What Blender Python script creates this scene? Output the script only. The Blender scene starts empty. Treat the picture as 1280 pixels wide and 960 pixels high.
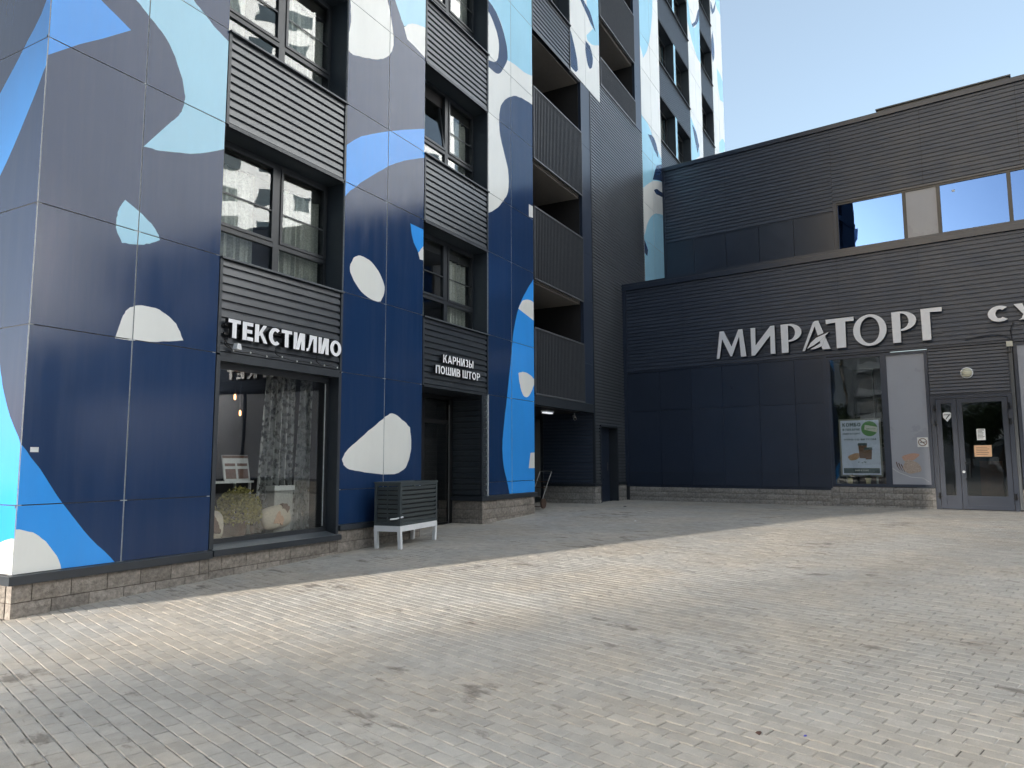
import bpy, math, random
import numpy as np
from mathutils import Vector, Matrix
from mathutils.geometry import delaunay_2d_cdt
random.seed(7); rng = np.random.default_rng(7)
SC = bpy.context.scene
COL = SC.collection

# ---------------------------------------------------------------- camera, light, exposure
cam_d = bpy.data.cameras.new("camera"); cam = bpy.data.objects.new("camera", cam_d); COL.objects.link(cam)
cam_d.sensor_width = 36.0; cam_d.lens = 36.0 * 915 / 1280; cam_d.clip_start = 0.05; cam_d.clip_end = 3000
R_, U_, F_ = (0.483299, -0.87545, -0.003229), (-0.091802, -0.054348, 0.994293), (0.870629, 0.480244, 0.106635)
cam.matrix_world = Matrix(((R_[0], U_[0], -F_[0], 0), (R_[1], U_[1], -F_[1], 0), (R_[2], U_[2], -F_[2], 1.5), (0, 0, 0, 1)))
SC.camera = cam
SUN_AZ, SUN_EL = math.radians(153), math.radians(13)
world = bpy.data.worlds.new("World"); SC.world = world; world.use_nodes = True
wn = world.node_tree
sky = wn.nodes.new('ShaderNodeTexSky'); sky.sky_type = 'NISHITA'; sky.sun_disc = False
sky.sun_elevation = SUN_EL; sky.sun_rotation = math.radians(90) - SUN_AZ
sky.air_density = 1.0; sky.dust_density = 2.5; sky.ozone_density = 1.2
hz = wn.nodes.new('ShaderNodeMix'); hz.data_type = 'RGBA'; hz.inputs[0].default_value = 0.34      # thin high haze over the whole sky
hz.inputs[7].default_value = (2.05, 2.30, 2.35, 1)
wn.links.new(sky.outputs[0], hz.inputs[6]); wn.links.new(hz.outputs[2], wn.nodes['Background'].inputs[0])
wn.nodes['Background'].inputs[1].default_value = 0.050
sun_d = bpy.data.lights.new("sun", 'SUN'); sun = bpy.data.objects.new("sun", sun_d); COL.objects.link(sun)
sun_d.energy = 5.0; sun_d.angle = math.radians(4.5); sun_d.color = (1.0, 0.93, 0.84)
sv = Vector((math.cos(SUN_AZ) * math.cos(SUN_EL), math.sin(SUN_AZ) * math.cos(SUN_EL), math.sin(SUN_EL)))
sun.rotation_euler = sv.to_track_quat('Z', 'Y').to_euler()
SC.view_settings.view_transform = 'Standard'; SC.view_settings.look = 'None'
SC.view_settings.exposure = 2.8; SC.view_settings.gamma = 1.0

# ---------------------------------------------------------------- materials
def mat(name, col, rough=0.6, metal=0.0, spec=0.5, noise=0.0, nscale=8.0, bump=0.0, bscale=60.0, stretch=(1, 1, 1), coat=0.0, var=0.0):
    m = bpy.data.materials.new(name); m.use_nodes = True
    nt = m.node_tree; b = nt.nodes['Principled BSDF']
    b.inputs['Base Color'].default_value = (*col, 1); b.inputs['Roughness'].default_value = rough
    b.inputs['Metallic'].default_value = metal; b.inputs['Specular IOR Level'].default_value = spec
    b.inputs['Coat Weight'].default_value = coat; b.inputs['Coat Roughness'].default_value = 0.06
    geo = nt.nodes.new('ShaderNodeNewGeometry'); mp = nt.nodes.new('ShaderNodeMapping'); mp.inputs['Scale'].default_value = stretch
    nt.links.new(geo.outputs['Position'], mp.inputs['Vector'])
    src = None
    if noise > 0:
        n = nt.nodes.new('ShaderNodeTexNoise'); n.inputs['Scale'].default_value = nscale; n.inputs['Detail'].default_value = 6; n.inputs['Roughness'].default_value = 0.65
        nt.links.new(mp.outputs[0], n.inputs['Vector'])
        mr = nt.nodes.new('ShaderNodeMapRange'); mr.inputs['From Min'].default_value = 0.25; mr.inputs['From Max'].default_value = 0.75
        mr.inputs['To Min'].default_value = 1 - noise; mr.inputs['To Max'].default_value = 1 + noise
        nt.links.new(n.outputs['Fac'], mr.inputs['Value'])
        src = mr.outputs[0]
        mr2 = nt.nodes.new('ShaderNodeMapRange'); mr2.inputs['To Min'].default_value = max(0.02, rough * 0.75); mr2.inputs['To Max'].default_value = min(1, rough * 1.3)
        nt.links.new(n.outputs['Fac'], mr2.inputs['Value']); nt.links.new(mr2.outputs[0], b.inputs['Roughness'])
    if var > 0:
        oi = nt.nodes.new('ShaderNodeObjectInfo'); mr3 = nt.nodes.new('ShaderNodeMapRange')
        mr3.inputs['To Min'].default_value = 1 - var; mr3.inputs['To Max'].default_value = 1 + var
        nt.links.new(oi.outputs['Random'], mr3.inputs['Value'])
        if src is None: src = mr3.outputs[0]
        else:
            mm = nt.nodes.new('ShaderNodeMath'); mm.operation = 'MULTIPLY'; nt.links.new(src, mm.inputs[0]); nt.links.new(mr3.outputs[0], mm.inputs[1]); src = mm.outputs[0]
    if src is not None:
        vm = nt.nodes.new('ShaderNodeVectorMath'); vm.operation = 'SCALE'; vm.inputs[0].default_value = col
        nt.links.new(src, vm.inputs['Scale']); nt.links.new(vm.outputs[0], b.inputs['Base Color'])
    if bump > 0:
        n2 = nt.nodes.new('ShaderNodeTexNoise'); n2.inputs['Scale'].default_value = bscale; n2.inputs['Detail'].default_value = 4
        nt.links.new(mp.outputs[0], n2.inputs['Vector'])
        bp = nt.nodes.new('ShaderNodeBump'); bp.inputs['Strength'].default_value = 1.0; bp.inputs['Distance'].default_value = bump
        nt.links.new(n2.outputs['Fac'], bp.inputs['Height']); nt.links.new(bp.outputs[0], b.inputs['Normal'])
        if coat: nt.links.new(bp.outputs[0], b.inputs['Coat Normal'])
    return m

def gloss_panel(name, col):
    m = _gloss(name, col); nt = m.node_tree; b = nt.nodes['Principled BSDF']; L = nt.links.new
    geo = nt.nodes.new('ShaderNodeNewGeometry'); mp = nt.nodes.new('ShaderNodeMapping'); mp.inputs['Scale'].default_value = (7, 7, 0.5)
    n = nt.nodes.new('ShaderNodeTexNoise'); n.inputs['Scale'].default_value = 1.0; n.inputs['Detail'].default_value = 7; n.inputs['Roughness'].default_value = 0.7
    L(geo.outputs['Position'], mp.inputs['Vector']); L(mp.outputs[0], n.inputs['Vector'])
    r = nt.nodes.new('ShaderNodeMapRange'); r.inputs['From Min'].default_value = 0.45; r.inputs['From Max'].default_value = 0.8; r.inputs['To Max'].default_value = 0.035; L(n.outputs['Fac'], r.inputs['Value'])
    mx = nt.nodes.new('ShaderNodeMix'); mx.data_type = 'RGBA'; mx.inputs[7].default_value = (0.36, 0.35, 0.33, 1); L(r.outputs[0], mx.inputs[0])
    L(b.inputs['Base Color'].links[0].from_socket, mx.inputs[6]); L(mx.outputs[2], b.inputs['Base Color'])
    r2 = nt.nodes.new('ShaderNodeMapRange'); r2.inputs['From Min'].default_value = 0.3; r2.inputs['From Max'].default_value = 0.75; r2.inputs['To Min'].default_value = 0.11; r2.inputs['To Max'].default_value = 0.20; L(n.outputs['Fac'], r2.inputs['Value']); L(r2.outputs[0], b.inputs['Roughness'])
    return m
def _gloss(name, col):
    return mat(name, col, rough=0.16, spec=0.36, noise=0.05, nscale=1.6, bump=0.004, bscale=0.9, stretch=(1, 1, 0.35), coat=0.0, var=0.04)

M = {}
M['navy'] = gloss_panel('navy_gloss_panel', (0.011, 0.036, 0.105))
M['blue'] = gloss_panel('mid_blue_gloss_panel', (0.04, 0.32, 0.86))
M['sky'] = gloss_panel('sky_blue_gloss_panel', (0.35, 0.64, 0.80))
M['white'] = gloss_panel('white_gloss_panel', (0.78, 0.785, 0.75))
M['alu'] = mat('aluminium_joint', (0.50, 0.52, 0.53), 0.45, 0.3, noise=0.25, nscale=20)
M['joint'] = mat('dark_joint', (0.03, 0.033, 0.04), 0.7)
M['ribbed'] = mat('anthracite_ribbed_metal', (0.030, 0.037, 0.046), 0.30, 0.0, 0.9, noise=0.18, nscale=2.0, bump=0.0015, bscale=3.0)
M['ribblock'] = mat('lit_ribbed_metal', (0.085, 0.093, 0.104), 0.33, 0.0, 0.9, noise=0.2, nscale=1.2, bump=0.0015, bscale=3.0)  # anthracite metal again, lightened in colour for the stronger light on this block
M['anth'] = mat('anthracite_trim', (0.028, 0.034, 0.042), 0.38, spec=0.5, noise=0.15, nscale=3)
M['barmetal'] = mat('grey_railing_metal', (0.095, 0.10, 0.11), 0.4, spec=0.6, noise=0.15)
M['anthlight'] = mat('grey_flashing_top', (0.075, 0.085, 0.095), 0.4, noise=0.2, nscale=6)
M['ribnavy'] = mat('blue_black_ribbed_metal', (0.038, 0.052, 0.082), 0.42, 0.0, 0.6, noise=0.14, nscale=2.0, bump=0.0015, bscale=3.0)
M['flatnavy'] = mat('blue_black_flat_panel', (0.026, 0.037, 0.062), 0.3, spec=0.5, noise=0.08, nscale=1.2, bump=0.002, bscale=1.0, var=0.10)
M['frame'] = mat('dark_window_frame', (0.025, 0.029, 0.034), 0.35, spec=0.5, noise=0.1)
M['reveal'] = mat('slate_window_reveal', (0.035, 0.045, 0.056), 0.4, noise=0.12)
M['block'] = mat('split_face_concrete_block', (0.27, 0.240, 0.210), 0.95, spec=0.2, noise=0.5, nscale=22, bump=0.012, bscale=75, var=0.16)
M['blockgrey'] = mat('grey_split_face_block', (0.30, 0.285, 0.265), 0.95, spec=0.2, noise=0.45, nscale=22, bump=0.012, bscale=75, var=0.12)
M['mortar'] = mat('dark_mortar', (0.075, 0.055, 0.045), 0.95, noise=0.3)
M['whitepaint'] = mat('white_painted_metal', (0.78, 0.79, 0.80), 0.4, noise=0.06)
M['signwhite'] = mat('white_sign_acrylic', (0.88, 0.88, 0.90), 0.3, noise=0.03)
M['signside'] = mat('black_sign_return', (0.008, 0.008, 0.009), 0.4)
M['slat'] = mat('grey_green_painted_slats', (0.055, 0.068, 0.073), 0.42, noise=0.12, nscale=5)
M['steel'] = mat('brushed_steel', (0.22, 0.22, 0.22), 0.4, 0.7, noise=0.1)
M['rust'] = mat('rusty_brown_metal', (0.10, 0.06, 0.045), 0.6, 0.2, noise=0.4, nscale=30)
M['black'] = mat('black_plastic', (0.012, 0.012, 0.013), 0.35)
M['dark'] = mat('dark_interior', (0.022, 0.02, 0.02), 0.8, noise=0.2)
M['ceil'] = mat('grey_soffit', (0.26, 0.235, 0.21), 0.8, noise=0.12)
M['film'] = mat('grey_window_film', (0.34, 0.36, 0.41), 0.28, spec=0.45, noise=0.05, nscale=1)
M['fabric'] = mat('cream_fabric', (0.55, 0.48, 0.38), 0.9, noise=0.2, nscale=30, bump=0.002, bscale=200)
M['brown'] = mat('brown_print', (0.10, 0.05, 0.035), 0.9, noise=0.3)
M['greyfabric'] = mat('grey_fabric', (0.42, 0.42, 0.40), 0.9, noise=0.35, nscale=35)
M['paper'] = mat('white_paper', (0.75, 0.76, 0.75), 0.8, noise=0.08, nscale=5)
M['posterblue'] = mat('pale_blue_poster_print', (0.66, 0.73, 0.95), 0.5, noise=0.06, nscale=6)
M['posterdark'] = mat('dark_teal_poster_print', (0.05, 0.09, 0.11), 0.5)
M['green'] = mat('green_poster_print', (0.13, 0.33, 0.13), 0.5)
M['cup'] = mat('brown_cup_print', (0.16, 0.075, 0.045), 0.6, noise=0.5, nscale=60)
M['pastry'] = mat('pastry_print', (0.50, 0.30, 0.19), 0.6, noise=0.35, nscale=50)
M['crust'] = mat('faded_crust_print', (0.46, 0.29, 0.22), 0.6, noise=0.3, nscale=60)
M['palecrust'] = mat('faded_pale_crust_print', (0.40, 0.33, 0.28), 0.6, noise=0.45, nscale=45)
M['orange'] = mat('orange_notice', (0.60, 0.37, 0.22), 0.7, noise=0.15, nscale=40)
M['ink'] = mat('black_print_ink', (0.02, 0.02, 0.022), 0.6)
M['lampglass'] = mat('opal_lamp_cover', (0.62, 0.60, 0.46), 0.35, noise=0.08)
M['ivory'] = mat('ivory_plastic', (0.66, 0.64, 0.54), 0.5, noise=0.08)
M['beige'] = mat('beige_render', (0.30, 0.25, 0.20), 0.85, noise=0.12, nscale=0.4)
M['grey_render'] = mat('pale_grey_render', (0.40, 0.42, 0.44), 0.85, noise=0.12, nscale=0.4)
M['pale_render'] = mat('pale_blue_grey_render', (0.50, 0.545, 0.60), 0.85, noise=0.10, nscale=0.4)
M['farglass'] = mat('far_window_glass', (0.04, 0.06, 0.08), 0.1, spec=0.8)
M['bark'] = mat('tree_bark', (0.09, 0.065, 0.05), 0.9, noise=0.4, nscale=15, bump=0.02)
M['leaf'] = mat('tree_leaves', (0.055, 0.085, 0.028), 0.7, noise=0.5, nscale=1.2)
M['dryleaf'] = mat('dry_yellow_green_leaves', (0.34, 0.30, 0.07), 0.8, noise=0.6, nscale=14)
M['terracotta'] = mat('terracotta_pot', (0.36, 0.15, 0.09), 0.8, noise=0.2)
M['cream'] = mat('cream_pot', (0.55, 0.47, 0.30), 0.7, noise=0.15)
M['bluescrap'] = mat('blue_scrap', (0.05, 0.05, 0.35), 0.6)

def glass(name, tint, refl, rcol=(1, 1, 1), rough=0.0, wave=0.0):
    m = bpy.data.materials.new(name); m.use_nodes = True; nt = m.node_tree; nt.nodes.clear()
    out = nt.nodes.new('ShaderNodeOutputMaterial'); mix = nt.nodes.new('ShaderNodeMixShader')
    tr = nt.nodes.new('ShaderNodeBsdfTransparent'); tr.inputs[0].default_value = (*tint, 1)
    gl = nt.nodes.new('ShaderNodeBsdfGlossy'); gl.inputs['Color'].default_value = (*rcol, 1); gl.inputs['Roughness'].default_value = rough
    fr = nt.nodes.new('ShaderNodeFresnel'); bf = nt.nodes.new('ShaderNodeNewGeometry'); bi = nt.nodes.new('ShaderNodeMath'); bi.operation = 'MULTIPLY_ADD'
    bi.inputs[1].default_value = 1 / 1.5 - 1.5; bi.inputs[2].default_value = 1.5; nt.links.new(bf.outputs['Backfacing'], bi.inputs[0]); nt.links.new(bi.outputs[0], fr.inputs['IOR'])
    ma = nt.nodes.new('ShaderNodeMath'); ma.operation = 'MULTIPLY_ADD'; ma.inputs[1].default_value = 1.0; ma.inputs[2].default_value = refl; ma.use_clamp = True
    nt.links.new(fr.outputs[0], ma.inputs[0]); nt.links.new(ma.outputs[0], mix.inputs[0])
    nt.links.new(tr.outputs[0], mix.inputs[1]); nt.links.new(gl.outputs[0], mix.inputs[2]); nt.links.new(mix.outputs[0], out.inputs[0])
    if wave > 0:
        geo = nt.nodes.new('ShaderNodeNewGeometry'); n = nt.nodes.new('ShaderNodeTexNoise'); n.inputs['Scale'].default_value = 1.3; n.inputs['Detail'].default_value = 1
        bp = nt.nodes.new('ShaderNodeBump'); bp.inputs['Distance'].default_value = wave
        nt.links.new(geo.outputs['Position'], n.inputs['Vector']); nt.links.new(n.outputs['Fac'], bp.inputs['Height'])
        nt.links.new(bp.outputs[0], gl.inputs['Normal']); nt.links.new(bp.outputs[0], fr.inputs['Normal'])
    return m
M['glass'] = glass('clear_window_glass', (0.90, 0.92, 0.90), 0.015, wave=0.003)
M['shopglass'] = glass('shop_window_glass', (0.93, 0.94, 0.93), 0.055, wave=0.0015)
M['mirror'] = glass('blue_sky_mirror_glass', (0.10, 0.13, 0.2), 0.40, (0.12, 0.25, 0.62), wave=0.001)
def emit(name, col, s):
    m = bpy.data.materials.new(name); m.use_nodes = True; b = m.node_tree.nodes['Principled BSDF']
    b.inputs['Base Color'].default_value = (*col, 1); b.inputs['Emission Color'].default_value = (*col, 1); b.inputs['Emission Strength'].default_value = s
    return m
M['bulb'] = emit('warm_bulb_glow', (1.0, 0.42, 0.14), 1.2)
M['tube'] = emit('cool_lamp_glow', (0.9, 0.95, 1.0), 0.12)

def lace_mat():
    m = bpy.data.materials.new('white_lace'); m.use_nodes = True; nt = m.node_tree; b = nt.nodes['Principled BSDF']
    b.inputs['Base Color'].default_value = (0.42, 0.43, 0.42, 1); b.inputs['Roughness'].default_value = 0.9
    geo = nt.nodes.new('ShaderNodeNewGeometry'); v = nt.nodes.new('ShaderNodeTexVoronoi'); v.inputs['Scale'].default_value = 13; v.feature = 'SMOOTH_F1'
    n = nt.nodes.new('ShaderNodeTexNoise'); n.inputs['Scale'].default_value = 22
    nt.links.new(geo.outputs['Position'], v.inputs['Vector']); nt.links.new(geo.outputs['Position'], n.inputs['Vector'])
    ad = nt.nodes.new('ShaderNodeMath'); ad.operation = 'ADD'; nt.links.new(v.outputs['Distance'], ad.inputs[0]); nt.links.new(n.outputs['Fac'], ad.inputs[1])
    mr = nt.nodes.new('ShaderNodeMapRange'); mr.inputs['From Min'].default_value = 0.75; mr.inputs['From Max'].default_value = 1.05; mr.inputs['To Min'].default_value = 0.25; mr.inputs['To Max'].default_value = 0.9
    nt.links.new(ad.outputs[0], mr.inputs['Value']); nt.links.new(mr.outputs[0], b.inputs['Alpha'])
    return m
M['lace'] = lace_mat()

def paving_mat():
    m = bpy.data.materials.new('grey_concrete_pavers'); m.use_nodes = True; nt = m.node_tree; b = nt.nodes['Principled BSDF']; L = nt.links.new
    b.inputs['Roughness'].default_value = 0.82; b.inputs['Specular IOR Level'].default_value = 0.25
    geo = nt.nodes.new('ShaderNodeNewGeometry'); at = nt.nodes.new('ShaderNodeAttribute'); at.attribute_name = 'tone'
    def noise(s, d=4, r=0.6):
        n = nt.nodes.new('ShaderNodeTexNoise'); n.inputs['Scale'].default_value = s; n.inputs['Detail'].default_value = d; n.inputs['Roughness'].default_value = r
        L(geo.outputs['Position'], n.inputs['Vector']); return n.outputs['Fac']
    def rng_(v, a, b_, c, d):
        r = nt.nodes.new('ShaderNodeMapRange'); 
        for k, x in zip(('From Min', 'From Max', 'To Min', 'To Max'), (a, b_, c, d)): r.inputs[k].default_value = x
        L(v, r.inputs['Value']); return r.outputs[0]
    def mul(a, c):
        q = nt.nodes.new('ShaderNodeMath'); q.operation = 'MULTIPLY'; L(a, q.inputs[0]); L(c, q.inputs[1]); return q.outputs[0]
    tone = rng_(at.outputs['Fac'], 0, 1, 0.92, 1.08)
    fine = rng_(noise(140, 5, 0.8), 0.3, 0.7, 0.86, 1.13)
    mid = rng_(noise(9, 5), 0.3, 0.7, 0.90, 1.10)
    big = rng_(noise(0.35, 3), 0.35, 0.65, 0.91, 1.09)
    k = mul(mul(tone, fine), mul(mid, big))
    tint = nt.nodes.new('ShaderNodeMix'); tint.data_type = 'RGBA'; tint.inputs[6].default_value = (0.410, 0.386, 0.348, 1); tint.inputs[7].default_value = (0.44, 0.395, 0.335, 1)
    L(rng_(noise(0.8, 3), 0.4, 0.62, 0, 1), tint.inputs[0])
    vm = nt.nodes.new('ShaderNodeVectorMath'); vm.operation = 'SCALE'; L(tint.outputs[2], vm.inputs[0]); L(k, vm.inputs['Scale'])
    # dirt: damp smears along the joints, stretched with the courses
    mp = nt.nodes.new('ShaderNodeMapping'); mp.vector_type = 'TEXTURE'; mp.inputs['Rotation'].default_value = (0, 0, math.radians(-107)); mp.inputs['Scale'].default_value = (2.0, 0.9, 1)
    L(geo.outputs['Position'], mp.inputs['Vector'])
    n1 = nt.nodes.new('ShaderNodeTexNoise'); n1.inputs['Scale'].default_value = 5.5; n1.inputs['Detail'].default_value = 5; n1.inputs['Roughness'].default_value = 0.62; L(mp.outputs[0], n1.inputs['Vector'])
    n2 = nt.nodes.new('ShaderNodeTexNoise'); n2.inputs['Scale'].default_value = 0.55; n2.inputs['Detail'].default_value = 2; L(geo.outputs['Position'], n2.inputs['Vector'])
    ad = nt.nodes.new('ShaderNodeMath'); ad.operation = 'MULTIPLY_ADD'; ad.inputs[1].default_value = 0.55; L(n2.outputs['Fac'], ad.inputs[0]); L(n1.outputs['Fac'], ad.inputs[2])
    st = rng_(ad.outputs[0], 0.90, 0.99, 0, 0.60)
    mx = nt.nodes.new('ShaderNodeMix'); mx.data_type = 'RGBA'; mx.inputs[7].default_value = (0.105, 0.088, 0.072, 1); L(st, mx.inputs[0]); L(vm.outputs[0], mx.inputs[6])
    L(mx.outputs[2], b.inputs['Base Color'])
    bp = nt.nodes.new('ShaderNodeBump'); bp.inputs['Distance'].default_value = 0.004; L(noise(90, 6, 0.75), bp.inputs['Height']); L(bp.outputs[0], b.inputs['Normal'])
    return m
M['paver'] = paving_mat()
def joint_mat():
    m = bpy.data.materials.new('sand_and_lime_joints'); m.use_nodes = True; nt = m.node_tree; b = nt.nodes['Principled BSDF']; b.inputs['Roughness'].default_value = 1
    geo = nt.nodes.new('ShaderNodeNewGeometry'); n = nt.nodes.new('ShaderNodeTexNoise'); n.inputs['Scale'].default_value = 6; n.inputs['Detail'].default_value = 5
    nt.links.new(geo.outputs['Position'], n.inputs['Vector']); cr = nt.nodes.new('ShaderNodeValToRGB')
    cr.color_ramp.elements[0].position = 0.42; cr.color_ramp.elements[0].color = (0.12, 0.108, 0.095, 1); cr.color_ramp.elements[1].position = 0.58; cr.color_ramp.elements[1].color = (0.64, 0.62, 0.58, 1)
    nt.links.new(n.outputs['Fac'], cr.inputs[0]); nt.links.new(cr.outputs[0], b.inputs['Base Color']); return m
M['jointsand'] = joint_mat()
M['ground'] = mat('worn_grey_ground', (0.24, 0.235, 0.225), 0.9, noise=0.2, nscale=1.5, bump=0.004)

# ---------------------------------------------------------------- mesh builder and tagging
class MB:
    def __init__(s): s.v = []; s.f = []; s.m = []
    def face(s, pts, mi=0):
        i = len(s.v); s.v += [tuple(p) for p in pts]; s.f.append(tuple(range(i, i + len(pts)))); s.m.append(mi)
    def box(s, x0, x1, y0, y1, z0, z1, mi=0, front=None):
        i = len(s.v)
        s.v += [(x0, y0, z0), (x1, y0, z0), (x1, y1, z0), (x0, y1, z0), (x0, y0, z1), (x1, y0, z1), (x1, y1, z1), (x0, y1, z1)]
        s.f += [(i, i+3, i+2, i+1), (i+4, i+5, i+6, i+7), (i, i+1, i+5, i+4), (i+1, i+2, i+6, i+5), (i+2, i+3, i+7, i+6), (i+3, i, i+4, i+7)]
        s.m += [mi, mi, mi if front is None else front, mi, mi, mi]; return s
    def prism(s, poly, y0, y1, mi=0, fmi=None):      # poly in (x,z), counter-clockwise seen from -y; front at y0
        i = len(s.v); n = len(poly)
        s.v += [(x, y0, z) for x, z in poly] + [(x, y1, z) for x, z in poly]
        s.f.append(tuple(range(i, i + n))); s.m.append(mi if fmi is None else fmi)
        s.f.append(tuple(range(i + 2 * n - 1, i + n - 1, -1))); s.m.append(mi)
        for k in range(n):
            a, b = i + k, i + (k + 1) % n; s.f.append((a, a + n, b + n, b)); s.m.append(mi)
        return s
    def strip(s, A, B, y0, y1, mi=0, fmi=None):      # ribbon between two (x,z) outlines, given depth
        i = len(s.v); n = len(A); fmi = mi if fmi is None else fmi
        for P, y in ((A, y0), (B, y0), (A, y1), (B, y1)): s.v += [(x, y, z) for x, z in P]
        for k in range(n - 1):
            a, b, c, d = i + k, i + n + k, i + 2*n + k, i + 3*n + k
            for f, mm in (((a, a+1, b+1, b), fmi), ((c, d, d+1, c+1), mi), ((a, c, c+1, a+1), mi), ((b, b+1, d+1, d), mi)): s.f.append(f); s.m.append(mm)
        s.f += [(i, i+n, i+3*n, i+2*n), (i+n-1, i+3*n-1, i+4*n-1, i+2*n-1)]; s.m += [mi, mi]
        return s
    def tube(s, path, r, n=6, mi=0, r1=None):
        P = [Vector(p) for p in path]; k = len(P); i = len(s.v); up0 = Vector((0, 0, 1))
        for j, p in enumerate(P):
            t = (P[min(j+1, k-1)] - P[max(j-1, 0)]).normalized(); up = up0 if abs(t.z) < 0.95 else Vector((1, 0, 0))
            a = t.cross(up).normalized(); b = t.cross(a)
            rr = r if r1 is None else r + (r1 - r) * j / max(1, k - 1)
            for q in range(n):
                w = 2 * math.pi * q / n; s.v.append(tuple(p + a * math.cos(w) * rr + b * math.sin(w) * rr))
        for j in range(k - 1):
            for q in range(n):
                a, b = i + j*n + q, i + j*n + (q+1) % n; s.f.append((a, b, b+n, a+n)); s.m.append(mi)
        s.f += [tuple(range(i + n - 1, i - 1, -1)), tuple(range(i + (k-1)*n, i + k*n))]; s.m += [mi, mi]
        return s
    def lathe(s, prof, c=(0, 0, 0), n=20, mi=0, axis='z'):
        i = len(s.v); k = len(prof)
        for r, h in prof:
            for q in range(n):
                w = 2 * math.pi * q / n; x, y = r * math.cos(w), r * math.sin(w)
                s.v.append((c[0]+x, c[1]+y, c[2]+h) if axis == 'z' else (c[0]+x, c[1]-h, c[2]+y))
        for j in range(k - 1):
            for q in range(n):
                a, b = i + j*n + q, i + j*n + (q+1) % n; s.f.append((a, b, b+n, a+n)); s.m.append(mi)
        s.f += [tuple(range(i + n - 1, i - 1, -1)), tuple(range(i + (k-1)*n, i + k*n))]; s.m += [mi, mi]
        return s
    def mesh(s, name, mats, off=(0, 0, 0), smooth=False):
        me = bpy.data.meshes.new(name)
        v = [(a - off[0], b - off[1], c - off[2]) for a, b, c in s.v] if any(off) else s.v
        me.from_pydata(v, [], s.f)
        for m in (mats if isinstance(mats, (list, tuple)) else [mats]): me.materials.append(M[m])
        me.polygons.foreach_set('material_index', s.m)
        if smooth: me.polygons.foreach_set('use_smooth', [True] * len(s.f))
        me.update(); return me

def link(name, me, parent=None, loc=None, rotz=0.0):
    o = bpy.data.objects.new(name, me); COL.objects.link(o)
    if parent is not None: o.parent = parent
    if loc is not None: o.location = loc
    if rotz: o.rotation_euler = (0, 0, rotz)
    return o
def thing(name, label, cat, loc=(0, 0, 0), rotz=0.0, group=None):
    o = link(name, None, None, loc, rotz); o['label'] = label; o['category'] = cat
    if group: o['group'] = group
    return o
def tag(o, label, cat, group=None):
    o['label'] = label; o['category'] = cat
    if group: o['group'] = group
    return o
def structure(o): o['kind'] = 'structure'; return o
def part(name, mb, mats, parent, off=(0, 0, 0), smooth=False, label=None):
    if name == 'pane':      # no two panes hang quite true
        a, b = random.uniform(-.005, .005), random.uniform(-.004, .004); x0, _, z0 = mb.v[0]
        mb.v = [(x, y + a * (x - x0) + b * (z - z0), z) for x, y, z in mb.v]
    o = link(name, mb.mesh(name, mats, off, smooth), parent)
    if label: o['label'] = label
    return o

def gz(x): return 0.37 * min(1.0, max(0.0, (x - 4.0) / 12.5))

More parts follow.
